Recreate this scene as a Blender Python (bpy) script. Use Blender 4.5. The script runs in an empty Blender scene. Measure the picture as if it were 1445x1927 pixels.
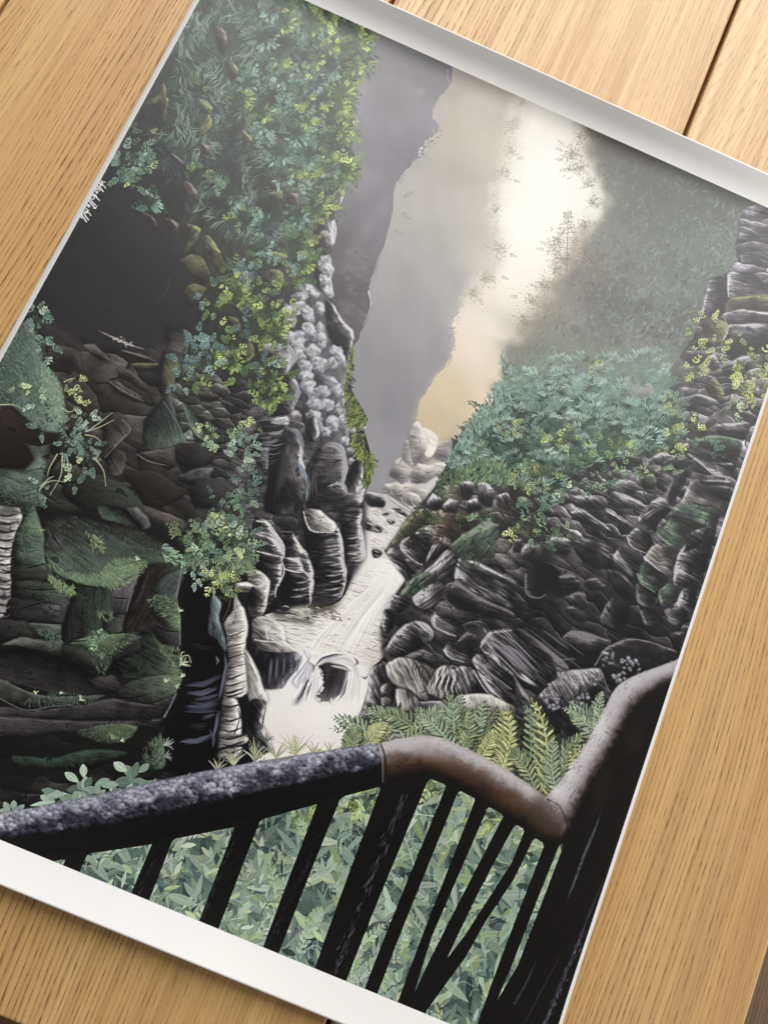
import bpy, bmesh, math
import numpy as np
from mathutils import Matrix, Vector

SC = bpy.context.scene
# ---------------------------------------------------------------- camera
VR = ((0.182, -0.06726, 0.40149), (0.00774, -0.10265, 0.41181))
def rodrigues(w):
    t = math.sqrt(sum(v * v for v in w)); k = [v / t for v in w]
    K = Matrix(((0, -k[2], k[1]), (k[2], 0, -k[0]), (-k[1], k[0], 0)))
    return Matrix.Identity(3) + K * math.sin(t) + (K @ K) * (1 - math.cos(t))
cam = bpy.data.cameras.new('camera'); co = bpy.data.objects.new('camera', cam); SC.collection.objects.link(co)
co.matrix_world = Matrix.Translation(VR[1]) @ rodrigues(VR[0]).to_4x4()
cam.sensor_fit = 'VERTICAL'; cam.sensor_height = 36.0; cam.lens = 1447.0 / 1927.0 * 36.0
cam.clip_start = 0.01; cam.clip_end = 50.0
SC.camera = co
# ---------------------------------------------------------------- added room fill light and window
W = bpy.data.worlds.new('World'); SC.world = W; W.use_nodes = True
W.node_tree.nodes['Background'].inputs[0].default_value = (0.95, 0.97, 1.0, 1)
W.node_tree.nodes['Background'].inputs[1].default_value = 0.07
def area_lamp(name, loc, target, sx, sy, power, col):
    l = bpy.data.lights.new(name, 'AREA'); l.shape = 'RECTANGLE'; l.size = sx; l.size_y = sy; l.energy = power; l.color = col
    o = bpy.data.objects.new(name, l); SC.collection.objects.link(o); o.location = loc
    o.rotation_euler = (Vector(target) - Vector(loc)).to_track_quat('-Z', 'Y').to_euler()
    return o
area_lamp('window_light', (0.06, 1.66, 1.28), (0.0, 0.0, 0.0), 2.4, 1.85, 75.0, (1.0, 0.985, 0.96))
area_lamp('left_fill_light', (-2.6, 0.1, 1.15), (0.0, 0.0, 0.0), 2.2, 1.6, 8.0, (1.0, 0.93, 0.85))  # added soft fill lamp on the left, stands in for room bounce
area_lamp('right_fill_light', (2.6, -0.3, 1.2), (0.0, 0.0, 0.0), 2.2, 1.6, 32.0, (1.0, 0.93, 0.85))  # second added fill lamp, warm and stronger, brightens from the right
SC.view_settings.view_transform = 'Standard'; SC.view_settings.look = 'None'; SC.view_settings.exposure = 0.0; SC.view_settings.gamma = 1.0
SC.view_settings.use_curve_mapping = False
SC.cycles.use_denoising = True
SC.cycles.max_bounces = 6

# ---------------------------------------------------------------- helpers
def link(name, me, mat=None, parent=None):
    o = bpy.data.objects.new(name, me); SC.collection.objects.link(o)
    if mat: me.materials.append(mat)
    if parent: o.parent = parent
    return o
def empty(name, loc=(0, 0, 0), rz=0.0):
    o = bpy.data.objects.new(name, None); SC.collection.objects.link(o); o.location = loc; o.rotation_euler = (0, 0, rz); o.empty_display_size = .05
    return o
def box_mesh(name, lo, hi, bev=0.0, seg=3, wav=0.0):
    bm = bmesh.new(); bmesh.ops.create_cube(bm, size=1.0)
    for v in bm.verts:
        v.co = Vector([lo[i] + (v.co[i] + .5) * (hi[i] - lo[i]) for i in range(3)])
    if bev: bmesh.ops.bevel(bm, geom=list(bm.edges), offset=bev, segments=seg, profile=.5, affect='EDGES')
    me = bpy.data.meshes.new(name); bm.to_mesh(me); bm.free()
    for p in me.polygons: p.use_smooth = False
    return me
class NT:
    """tiny helper for node trees"""
    def __init__(s, name):
        s.m = bpy.data.materials.new(name); s.m.use_nodes = True; s.t = s.m.node_tree; s.b = s.t.nodes['Principled BSDF']
    def n(s, typ, **kw):
        n = s.t.nodes.new(typ)
        for k, v in kw.items():
            if k.startswith('i_'):
                key = k[2:]; n.inputs[int(key) if key.isdigit() else key].default_value = v
            else: setattr(n, k, v)
        return n
    def l(s, a, b): s.t.links.new(a, b)
    def math(s, op, a, b=None, c=None, clamp=False):
        n = s.n('ShaderNodeMath', operation=op, use_clamp=clamp)
        for i, v in enumerate((a, b, c)):
            if v is None: continue
            if isinstance(v, (int, float)): n.inputs[i].default_value = v
            else: s.l(v, n.inputs[i])
        return n.outputs[0]
    def noise(s, vec, scale, detail=3.0, rough=.55):
        n = s.n('ShaderNodeTexNoise'); n.inputs['Scale'].default_value = scale; n.inputs['Detail'].default_value = detail; n.inputs['Roughness'].default_value = rough
        s.l(vec, n.inputs['Vector']); return n.outputs['Fac']
    def mapv(s, vec, sc):
        n = s.n('ShaderNodeVectorMath', operation='MULTIPLY'); s.l(vec, n.inputs[0]); n.inputs[1].default_value = sc; return n.outputs[0]
    def mix(s, f, a, b, mode='MIX'):
        n = s.n('ShaderNodeMix', data_type='RGBA', blend_type=mode); s.l(f, n.inputs[0]) if not isinstance(f, float) else setattr(n.inputs[0], 'default_value', f)
        for k, v in ((6, a), (7, b)):
            if isinstance(v, tuple): n.inputs[k].default_value = (*v, 1)
            else: s.l(v, n.inputs[k])
        return n.outputs[2]
    def rng(s, x, a, b, c=0.0, d=1.0, smooth=True):
        n = s.n('ShaderNodeMapRange', interpolation_type='SMOOTHSTEP' if smooth else 'LINEAR'); s.l(x, n.inputs[0])
        for i, v in enumerate((a, b, c, d)): n.inputs[i + 1].default_value = v
        return n.outputs[0]

# ---------------------------------------------------------------- wood
def wood(name, light, mid, dark, pore, ring=0.0031, rough=.37, contrast=1.0, figure=1.0):
    """ash-like boards: growth rings running down the board, broken dark pore lines, soft figure"""
    w = NT(name)
    tc = w.n('ShaderNodeTexCoord'); oi = w.n('ShaderNodeObjectInfo')
    off = w.n('ShaderNodeVectorMath', operation='ADD'); w.l(tc.outputs['Object'], off.inputs[0])
    cx = w.n('ShaderNodeCombineXYZ'); r = w.math('MULTIPLY', oi.outputs['Random'], 7.3); r2 = w.math('MULTIPLY', oi.outputs['Random'], 41.0)
    w.l(r, cx.inputs[0]); w.l(r2, cx.inputs[1]); w.l(r, cx.inputs[2]); w.l(cx.outputs[0], off.inputs[1]); P = off.outputs[0]
    sep = w.n('ShaderNodeSeparateXYZ'); w.l(P, sep.inputs[0]); X = sep.outputs[0]
    n1 = w.noise(w.mapv(P, (5.0, 1.1, 5.0)), 1.0, 1.5, .4)          # broad figure
    n2 = w.noise(w.mapv(P, (60.0, 3.0, 60.0)), 1.0, 3.0, .6)        # ripple of the rings
    ph = w.math('ADD', X, w.math('ADD', w.math('MULTIPLY', n1, .17 * figure), w.math('MULTIPLY', n2, .012)))
    dens = w.noise(w.mapv(P, (9.0, .7, 9.0)), 1.0, 1.0, .4)
    s = w.math('FRACT', w.math('MULTIPLY', ph, 1.0 / ring))
    ridge = w.rng(s, 0.0, .5, 1.0, 0.0); thin = w.math('MAXIMUM', w.rng(s, 0.0, .28, 1.0, 0.0), w.rng(s, .93, 1.0, 0.0, 1.0))
    front = w.rng(s, .9, 1.0, 0.0, 1.0)
    line = w.math('MAXIMUM', ridge, front)
    dash = w.rng(w.noise(w.mapv(P, (1100.0, 120.0, 1100.0)), 1.0, 3.0, .65), .47, .62)
    dash2 = w.rng(w.noise(w.mapv(P, (600.0, 75.0, 600.0)), 1.0, 3.0, .65), .53, .64)
    fib = w.noise(w.mapv(P, (1600.0, 26.0, 1600.0)), 1.0, 3.0, .6)
    fib2 = w.noise(w.mapv(P, (240.0, 5.0, 240.0)), 1.0, 3.0, .55)
    tone = w.noise(w.mapv(P, (16.0, 2.0, 16.0)), 1.0, 2.0, .5)
    c = w.mix(w.rng(tone, .3, .7), mid, light)
    c = w.mix(w.math('MULTIPLY', w.rng(fib2, .35, .7), .42 * contrast), c, dark)
    c = w.mix(w.math('MULTIPLY', w.rng(fib, .4, .75), .20 * contrast), c, dark)
    c = w.mix(w.math('MULTIPLY', line, w.math('MULTIPLY', w.rng(dens, .35, .65, .12, .5), contrast)), c, dark)
    pm = w.math('MULTIPLY', w.math('MULTIPLY', thin, dash), w.rng(dens, .3, .62, .4, 1.0))
    pm = w.math('MAXIMUM', pm, w.math('MULTIPLY', w.math('MULTIPLY', thin, dash2), w.rng(dens, .3, .7, .4, .85)))
    c = w.mix(w.math('MULTIPLY', pm, .8 * contrast, clamp=True), c, pore)
    w.l(c, w.b.inputs['Base Color'])
    w.l(w.rng(fib2, .3, .7, rough - .06, rough + .08), w.b.inputs['Roughness'])
    w.b.inputs['Specular IOR Level'].default_value = .6
    bp = w.n('ShaderNodeBump', i_Strength=.5, i_Distance=.0004)
    w.l(w.math('SUBTRACT', w.math('MULTIPLY', fib, .4), pm), bp.inputs['Height']); w.l(bp.outputs[0], w.b.inputs['Normal'])
    return w.m
OAK = wood('oiled_ash', (.69, .455, .192), (.60, .358, .134), (.34, .163, .052), (.085, .034, .013))
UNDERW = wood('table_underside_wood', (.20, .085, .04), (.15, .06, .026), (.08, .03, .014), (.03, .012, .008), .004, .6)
FLOORW = wood('dark_floor_boards', (.20, .115, .05), (.155, .085, .036), (.085, .042, .018), (.04, .02, .01), .006, .55, .7)

# ---------------------------------------------------------------- floor and table
floor = link('floor', box_mesh('floor', (-3, -3, -.79), (3, 3.5, -.74)), FLOORW); floor['kind'] = 'structure'
table = empty('wooden_table', (0, 0, 0), -0.0153)
table['label'] = 'oiled light wood table of wide planks with dark gaps under the print'; table['category'] = 'table'
TB, TT = -0.3188, 1.05
for a, b in ((-.4977, -.3016), (-.2992, -.1031), (-.1007, .0954), (.0978, .2964)):
    link('plank', box_mesh('plank', (a, TB, -.026), (b, TT, 0.0), .0016, 3), OAK, table)
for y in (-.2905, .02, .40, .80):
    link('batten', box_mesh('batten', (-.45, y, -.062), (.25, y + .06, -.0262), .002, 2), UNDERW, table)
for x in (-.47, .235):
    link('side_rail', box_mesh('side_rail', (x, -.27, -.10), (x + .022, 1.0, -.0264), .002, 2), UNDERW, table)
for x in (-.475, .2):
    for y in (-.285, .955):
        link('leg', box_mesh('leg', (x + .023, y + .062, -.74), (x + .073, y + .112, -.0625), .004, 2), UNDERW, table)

# ---------------------------------------------------------------- the sheet of paper
# flat extents; where an end springs up it also draws in towards the middle
SX0, SX1, SY0, SY1 = -.2029, .2018, -.2655, .2692
def curl(x, y):
    """height of the sheet above the table: both ends spring up from having been rolled"""
    x = np.asarray(x, float); y = np.asarray(y, float)
    z = np.full(np.broadcast(x, y).shape, .0006)
    d = np.clip(y - .234, 0, None); amp = 1.0 - .5 * np.clip((x - .04) / .15, 0, 1) ** 1.5 - .12 * np.clip((-x - .05) / .15, 0, 1)
    z = z + amp * .46 * np.where(d < .026, d * d / .052, d - .013)
    d = np.clip(-.200 - y, 0, None)
    z = z + (1.0 - .55 * np.clip((x - .02) / .15, 0, 1)) * .5 * .27 * d * d / .0655
    return z + .00025 * np.sin(x * 17 + 1) * np.sin(y * 13)
# ---------------------------------------------------------------- the print: paper, ink
def grid_mesh(name, xs, ys, off):
    X, Y = np.meshgrid(xs, ys); lift = curl(X, Y) - .0006; Z = lift + .0006 + off
    Y = Y + np.where(Y > 0, -.90, .395) * lift
    ny, nx = X.shape
    me = bpy.data.meshes.new(name)
    v = np.stack([X, Y, Z], -1).reshape(-1, 3).astype(np.float32)
    i = (np.arange(ny - 1)[:, None] * nx + np.arange(nx - 1)[None, :]).reshape(-1)
    f = np.stack([i, i + 1, i + nx + 1, i + nx], -1)
    if ys[1] < ys[0]: f = f[:, ::-1]
    me.vertices.add(len(v)); me.vertices.foreach_set('co', v.reshape(-1))
    me.loops.add(f.size); me.loops.foreach_set('vertex_index', f.reshape(-1).astype(np.int32))
    me.polygons.add(len(f)); me.polygons.foreach_set('loop_start', np.arange(0, f.size, 4, dtype=np.int32))
    me.polygons.foreach_set('use_smooth', np.ones(len(f), bool))
    me.update(calc_edges=True)
    return me
pap = NT('white_paper'); pap.b.inputs['Base Color'].default_value = (.86, .85, .84, 1); pap.b.inputs['Roughness'].default_value = .55; pap.b.inputs['Specular IOR Level'].default_value = .35
ptc = pap.n('ShaderNodeTexCoord'); pn = pap.noise(ptc.outputs['Object'], 900.0, 3.0); pbm = pap.n('ShaderNodeBump', i_Strength=.06, i_Distance=.0002); pap.l(pn, pbm.inputs['Height']); pap.l(pbm.outputs[0], pap.b.inputs['Normal'])
pap.l(pap.mix(pap.rng(pap.noise(ptc.outputs['Object'], 14.0, 3.0), .3, .7), (.845, .84, .835), (.87, .865, .86)), pap.b.inputs['Base Color'])
art = empty('art_print', (0, 0, 0))
art['label'] = 'unframed poster print of a river gorge seen over a black railing, white borders'; art['category'] = 'poster'
# sheet with real thickness: top skin, bottom skin and edges
xs = np.linspace(SX0, SX1, 64); ys = np.linspace(SY0, SY1, 520)
top = grid_mesh('sheet', xs, ys, 0.0)
bm = bmesh.new(); bm.from_mesh(top)
ret = bmesh.ops.extrude_face_region(bm, geom=list(bm.faces))
for g in ret['geom']:
    if isinstance(g, bmesh.types.BMVert): g.co.z += .00026
bmesh.ops.recalc_face_normals(bm, faces=list(bm.faces))
bm.to_mesh(top); bm.free()
link('paper_sheet', top, pap.m, art)
# ---------------------------------------------------------------- the printed picture: a small brush engine
# The artwork is flat.  Its outlines were traced in image pixel coordinates of the camera view and are
# rectified here onto the sheet's own plane; everything is then brushed in the plane of the paper.
PW, PH = 0.400, 0.4942                   # printed area in metres
NX = 1240
NY = int(round(NX * PH / PW))
rng = np.random.default_rng(7)

def _rot(w):
    t = np.linalg.norm(w); k = np.array(w) / t
    K = np.array([[0, -k[2], k[1]], [k[2], 0, -k[0]], [-k[1], k[0], 0]])
    return np.eye(3) + math.sin(t) * K + (1 - math.cos(t)) * K @ K
VIEW_R = _rot((0.182, -0.06726, 0.40149)); VIEW_C = np.array((0.00774, -0.10265, 0.41181)); VIEW_F = 1447.0

def T(p):
    """image pixels -> canvas pixels in the plane of the sheet"""
    p = np.asarray(p, float)
    d = np.stack([(p[..., 0] - 722.5) / VIEW_F, -(p[..., 1] - 963.5) / VIEW_F, -np.ones(p.shape[:-1])], -1) @ VIEW_R.T
    k = -VIEW_C[2] / d[..., 2]
    X = VIEW_C[0] + d[..., 0] * k; Y = VIEW_C[1] + d[..., 1] * k
    return np.stack([(X / PW + .5) * NX, (.5 - Y / PH) * NY], -1)

OFF = dict(A=(0, 0), B=(480, 0), C=(965, 0), D=(0, 480), E=(480, 480), F=(965, 480), G=(0, 960), H=(480, 960),
           I=(965, 960), J=(0, 1447), K=(480, 1447), L=(965, 1447))
def z(c, *v):
    """points read off an enlarged tile of the image"""
    if len(v) == 1: v = v[0]
    a = np.array(v, float).reshape(-1, 2)
    return a / 3.0104 + np.array(OFF[c])
def q(*v): return np.array(v, float).reshape(-1, 2)

CV = np.zeros((NY, NX, 3), np.float32)
def rgb(c): return np.array(c, np.float32) / 255.0

# ---- noise
_L = [rng.random((256, 256)).astype(np.float32) for _ in range(6)]
def vn(x, y, k=0):
    L = _L[k % 6]
    xi = np.floor(x).astype(int); yi = np.floor(y).astype(int)
    fx = x - xi; fy = y - yi
    fx = fx * fx * (3 - 2 * fx); fy = fy * fy * (3 - 2 * fy)
    a = L[yi & 255, xi & 255]; b = L[yi & 255, (xi + 1) & 255]; c = L[(yi + 1) & 255, xi & 255]; d = L[(yi + 1) & 255, (xi + 1) & 255]
    return (a * (1 - fx) + b * fx) * (1 - fy) + (c * (1 - fx) + d * fx) * fy
def fbm(x, y, k=0, o=3):
    s = 0; a = .5; t = 0
    for i in range(o):
        s = s + a * vn(x * 2 ** i + 17.3 * i, y * 2 ** i + 9.1 * i, k + i); t += a; a *= .5
    return s / t

# ---- masks
def smooth(P, n=5):
    P = np.asarray(P, float); N = len(P); out = []
    for i in range(N):
        p0, p1, p2, p3 = P[i - 1], P[i], P[(i + 1) % N], P[(i + 2) % N]
        for k in range(n):
            t = k / n
            out.append(.5 * ((2 * p1) + (p2 - p0) * t + (2 * p0 - 5 * p1 + 4 * p2 - p3) * t * t + (3 * p1 - p0 - 3 * p2 + p3) * t ** 3))
    return np.array(out)
def blur1(M, r):
    r = int(round(r))
    if r < 1: return M
    for ax in (0, 1):
        for _ in range(2):
            pad = [(0, 0), (0, 0)]; pad[ax] = (r + 1, r)
            c = np.cumsum(np.pad(M, pad, mode='edge'), axis=ax, dtype=np.float64)
            n = 2 * r + 1
            M = ((c[n:] - c[:-n]) if ax == 0 else (c[:, n:] - c[:, :-n])) / n
    return M.astype(np.float32)
def mask(P, sm=True, soft=0, rough=0, canvas=False):
    """coverage of a closed outline; returns mask, x0, y0 (clipped to the sheet)"""
    P = np.asarray(P, float)
    if sm: P = smooth(P)
    if rough:
        n = len(P); k = np.arange(n)
        P = P + rough * (np.stack([vn(P[:, 0] * .13, P[:, 1] * .13, 1), vn(P[:, 0] * .13 + 50, P[:, 1] * .13, 2)], -1) - .5) * 2
    C = P if canvas else T(P)
    m = int(soft * 2 + 2)
    x0 = int(max(-60, math.floor(C[:, 0].min()) - m)); x1 = int(min(NX + 60, math.ceil(C[:, 0].max()) + m))
    y0 = int(max(-60, math.floor(C[:, 1].min()) - m)); y1 = int(min(NY + 60, math.ceil(C[:, 1].max()) + m))
    if x1 - x0 < 2 or y1 - y0 < 2: return None, 0, 0
    SS = 3; h = (y1 - y0) * SS; w = x1 - x0
    acc = np.zeros((h, w + 2), np.float32)
    A = C - (x0, y0); Bn = np.roll(A, -1, 0)
    for (ax, ay), (bx, by) in zip(A, Bn):
        s = 1.0
        if ay > by: ax, ay, bx, by = bx, by, ax, ay; s = -1.0
        if by - ay < 1e-9: continue
        r0 = max(0, math.ceil(ay * SS - .5)); r1 = min(h, math.ceil(by * SS - .5))
        if r1 <= r0: continue
        r = np.arange(r0, r1); yy = (r + .5) / SS
        xx = np.clip(ax + (bx - ax) * (yy - ay) / (by - ay), 0, w - .001)
        xi = xx.astype(int); f = (xx - xi).astype(np.float32)
        acc[r, xi] += s * (1 - f); acc[r, xi + 1] += s * f
    M = np.clip(np.abs(np.cumsum(acc, 1)[:, :w]), 0, 1).reshape(y1 - y0, SS, w).mean(1)
    if soft: M = blur1(M, soft)
    cx0, cy0 = max(x0, 0), max(y0, 0); cx1, cy1 = min(x1, NX), min(y1, NY)
    if cx1 <= cx0 or cy1 <= cy0: return None, 0, 0
    return M[cy0 - y0:cy1 - y0, cx0 - x0:cx1 - x0], cx0, cy0
def comp(M, x0, y0, col):
    h, w = M.shape
    V = CV[y0:y0 + h, x0:x0 + w]
    V += (col - V) * M[..., None]
def field(x0, y0, h, w, ctrl, pw=3.0, wob=14):
    """smooth colour field through dabs of colour placed at image pixels"""
    st = 3
    yy, xx = np.mgrid[y0:y0 + h + st:st, x0:x0 + w + st:st].astype(np.float32)
    xx = xx + wob * (fbm(xx / 40, yy / 40, 3, 2) - .5) * 2; yy = yy + wob * (fbm(xx / 40 + 31, yy / 40, 4, 2) - .5) * 2
    num = 0; den = 0
    pts = T(np.array([(c[0], c[1]) for c in ctrl]))
    for (px, py), c in zip(pts, ctrl):
        wt = 1.0 / (((xx - px) ** 2 + (yy - py) ** 2) + 60) ** (pw / 2)
        num = num + wt[..., None] * rgb(c[2]); den = den + wt
    F = num / den[..., None]
    # bilinear upsample
    Y = np.arange(h) / st; X = np.arange(w) / st
    yi = Y.astype(int); xi = X.astype(int); fy = (Y - yi)[:, None, None]; fx = (X - xi)[None, :, None]
    return (F[yi][:, xi] * (1 - fy) * (1 - fx) + F[yi + 1][:, xi] * fy * (1 - fx) + F[yi][:, xi + 1] * (1 - fy) * fx + F[yi + 1][:, xi + 1] * fy * fx).astype(np.float32)

def poly(P, col=None, ctrl=None, a=1.0, sm=True, soft=0, rough=0, tex=0.0, tang=0.0, tl=30, tw=5, canvas=False, wob=14):
    M, x0, y0 = mask(P, sm, soft, rough, canvas)
    if M is None: return
    h, w = M.shape
    C = field(x0, y0, h, w, ctrl, 3.0, wob) if ctrl else np.broadcast_to(rgb(col), (h, w, 3)).copy()
    if tex:
        yy, xx = np.mgrid[y0:y0 + h, x0:x0 + w].astype(np.float32)
        c, s = math.cos(math.radians(tang)), math.sin(math.radians(tang))
        C = C * (1 + tex * 2 * (fbm((xx * c + yy * s) / tl, (-xx * s + yy * c) / tw, 0) - .5))[..., None]
    comp(M * a, x0, y0, C)

def cdir(ctr, ang):
    """an image direction (degrees, y down) as a canvas direction"""
    a = math.radians(ang); d = T(np.array(ctr) + (math.cos(a), math.sin(a))) - T(np.array(ctr))
    return d / np.linalg.norm(d)
def ramp(I, stops):
    I = np.clip(I, 0, 1); xs = [s[0] for s in stops]
    return np.stack([np.interp(I, xs, [s[1][k] / 255.0 for s in stops]) for k in range(3)], -1).astype(np.float32)
RK = [(0, (14, 13, 15)), (.35, (40, 38, 41)), (.65, (90, 87, 91)), (.85, (148, 145, 150)), (1, (202, 200, 204))]
RD = [(0, (12, 11, 12)), (.45, (32, 30, 32)), (.8, (70, 67, 71)), (1, (126, 122, 128))]
RG = [(0, (18, 18, 18)), (.35, (38, 40, 38)), (.62, (60, 70, 63)), (.85, (94, 112, 98)), (1, (136, 154, 130))]
RB = [(0, (22, 17, 16)), (.4, (46, 40, 39)), (.75, (84, 76, 76)), (1, (140, 130, 130))]
RP = [(0, (44, 42, 44)), (.3, (98, 94, 94)), (.6, (160, 156, 153)), (.85, (206, 202, 198)), (1, (236, 234, 230))]
RO = [(0, (28, 26, 24)), (.4, (58, 56, 50)), (.75, (100, 102, 76)), (1, (150, 156, 104))]
def rock(P, rp=RK, ang=20, base=.35, con=.9, L=26, wd=3.2, rim=.55, rdir=-60, rw=4, line=.75, soft=1, rough=1.8, a=1.0, sm=False, sh=.42):
    """a painted rock: strata brushed along ang, a lit rim on the side rdir, a dark outline"""
    P = np.asarray(P, float)
    ctr = P.mean(0)
    if not sm:
        P = smooth(P, 4) * .55 + np.repeat(P, 4, 0) * 0 + _lin(P, 4) * .45
    if line:
        M, x0, y0 = mask(P, False, 3, rough)
        if M is None: return
        comp(np.clip(M * 1.1, 0, 1) * line * .5 * a, x0, y0, rgb((13, 12, 13)))
    M, x0, y0 = mask(P, False, soft, rough)
    if M is None: return
    h, w = M.shape
    yy, xx = np.mgrid[y0:y0 + h, x0:x0 + w].astype(np.float32)
    d = cdir(ctr, ang); o = rng.random() * 90
    wx = 5 * (fbm(xx / 26 + o, yy / 26, 5, 2) - .5); 
    u = (xx * d[0] + yy * d[1]) / L + o; v = (-xx * d[1] + yy * d[0] + wx * 2) / wd + o
    n = fbm(u, v, int(o), 2)
    n2 = fbm(xx / 22 + o, yy / 22, 2, 3)
    nf = vn(u * 1.7 + 5, v * 2.6 + 9, 4)
    I = base + con * ((n - .5) * .62 + (nf - .5) * .2) + .85 * (n2 - .5)
    big = max(3, .22 * min(h, w))
    B = blur1(M, big); r = cdir(ctr, rdir)
    gy, gx = np.gradient(B)
    sg = -(gx * r[0] + gy * r[1])
    I = I + sh * np.clip(sg * big * 2.2, -1, 1)
    if rim:
        b2 = blur1(M, rw); gy, gx = np.gradient(b2)
        e = -(gx * r[0] + gy * r[1]) * rw * 2.2
        I = I + rim * np.clip(e, 0, 1) * (.55 + .9 * n)
    # cracks
    cr = np.abs(fbm(u * .7 + 40, v * .35 + 40, 3, 2) - .5)
    I = I - .35 * np.clip(1 - cr / .035, 0, 1) * (n2 > .45)
    C = ramp(I, rp)
    comp(M * a, x0, y0, C)
def _lin(P, n):
    Q = np.roll(P, -1, 0); return np.concatenate([P + (Q - P) * (k / n) for k in range(n)], 1).reshape(len(P), n, 2).reshape(-1, 2)

# ---- strokes
def leafc(a, b, w, col, al=1.0, p=.8, tip=.5):
    """lens-shaped dab from a to b in canvas pixels"""
    dx, dy = b[0] - a[0], b[1] - a[1]; L = math.hypot(dx, dy)
    if L < .6: return
    m = w + 1.5
    x0 = max(0, int(min(a[0], b[0]) - m)); x1 = min(NX, int(max(a[0], b[0]) + m) + 2)
    y0 = max(0, int(min(a[1], b[1]) - m)); y1 = min(NY, int(max(a[1], b[1]) + m) + 2)
    if x1 <= x0 or y1 <= y0: return
    X = np.arange(x0, x1, dtype=np.float32)[None, :] - a[0]; Y = np.arange(y0, y1, dtype=np.float32)[:, None] - a[1]
    ux, uy = dx / L, dy / L
    t = (X * ux + Y * uy) / L; v = np.abs(Y * ux - X * uy)
    tt = np.clip(t, 0, 1)
    r = w * (np.sin(np.pi * tt ** (.5 / tip if tip != .5 else 1.0)) + 1e-6) ** p
    A = np.clip(r - v + .5, 0, 1) * np.clip((t + .02) * L + .5, 0, 1) * np.clip((1.02 - t) * L + .5, 0, 1) * np.clip(w * 1.6, 0, 1)
    V = CV[y0:y1, x0:x1]
    V += (col - V) * (A * al)[..., None]
def curve(P, w0, w1, col, al=1.0, n=8, canvas=False, wm=None):
    """tapered brush line through image-pixel points (Catmull-Rom)"""
    C = np.asarray(P, float)
    if not canvas: C = T(C)
    if len(C) > 2:
        E_ = np.vstack([2 * C[0] - C[1], C, 2 * C[-1] - C[-2]]); out = []
        for i in range(1, len(E_) - 2):
            for k in range(n):
                t = k / n; p0, p1, p2, p3 = E_[i - 1], E_[i], E_[i + 1], E_[i + 2]
                out.append(.5 * ((2 * p1) + (p2 - p0) * t + (2 * p0 - 5 * p1 + 4 * p2 - p3) * t * t + (3 * p1 - p0 - 3 * p2 + p3) * t ** 3))
        C = np.array(out + [C[-1]])
    m = max(w0, w1, wm or 0) + 2
    x0 = max(0, int(C[:, 0].min() - m)); x1 = min(NX, int(C[:, 0].max() + m) + 2); y0 = max(0, int(C[:, 1].min() - m)); y1 = min(NY, int(C[:, 1].max() + m) + 2)
    if x1 <= x0 or y1 <= y0: return
    X = np.arange(x0, x1, dtype=np.float32)[None, :]; Y = np.arange(y0, y1, dtype=np.float32)[:, None]
    best = np.full((y1 - y0, x1 - x0), -9, np.float32); N = len(C) - 1
    for i in range(N):
        ax, ay = C[i]; bx, by = C[i + 1]; dx, dy = bx - ax, by - ay; l2 = dx * dx + dy * dy + 1e-9
        t = np.clip(((X - ax) * dx + (Y - ay) * dy) / l2, 0, 1)
        d = np.hypot(X - ax - t * dx, Y - ay - t * dy); g = (i + t) / N
        w = w0 + (w1 - w0) * g
        if wm is not None: w = w + (wm - (w0 + w1) / 2) * 4 * g * (1 - g)
        np.maximum(best, w - d, out=best)
    wx = max(w0, w1, wm or 0)
    if wx > 1.3:
        A = np.clip((best + .3) / (.3 + .75 * wx), 0, 1) ** .8 * np.clip(.45 + 1.1 * fbm(X / 4 + 0 * Y, Y / 4 + 0 * X, 2, 2), 0, 1.1) * al
        A = np.clip(A, 0, 1)
    else: A = np.clip(best + .5, 0, 1) * al
    V = CV[y0:y1, x0:x1]; V += (rgb(col) - V) * A[..., None]
def pick(cols, j=.10):
    c = rgb(cols[rng.integers(len(cols))])
    return np.clip(c * (1 + j * (rng.random() * 2 - 1)) + (rng.random(3) - .5) * .02, 0, 1).astype(np.float32)
def leaf(x, y, ang, L, w, cols, al=1.0, vein=None, tip=.5):
    """a leaf laid in image pixels"""
    a = math.radians(ang); p = T(np.array([(x, y), (x + L * math.cos(a), y + L * math.sin(a))]))
    s = np.linalg.norm(p[1] - p[0]) / max(L, 1e-6)
    c = pick(cols)
    leafc(p[0], p[1], w * s, c, al, tip=tip)
    if vein is not None:
        m = p[0] + (p[1] - p[0]) * .1; leafc(m, p[0] + (p[1] - p[0]) * .92, max(.45, .1 * w * s), np.clip(c * vein, 0, 1), .8)
def sprig(x, y, ang, L, n, ll, lw, cols, curl=0, al=1.0, stem=None, spread=48, vein=None):
    """paired leaves along a stem"""
    px, py = x, y; a = ang
    pts = [(x, y)]
    for i in range(n):
        a2 = math.radians(a); px += L / n * math.cos(a2); py += L / n * math.sin(a2); a += curl / n; pts.append((px, py))
    if stem: curve(np.array(pts), .8, .4, stem, al, 3)
    for i, (px, py) in enumerate(pts[1:]):
        f = 1 - .45 * i / n
        d = ang + curl * i / n
        for s in (-1, 1):
            leaf(px, py, d + s * (spread + rng.normal() * 9), ll * f * rng.uniform(.8, 1.15), lw * f, cols, al, vein)
    leaf(px, py, ang + curl, ll * .8, lw * .7, cols, al, vein)
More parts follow.
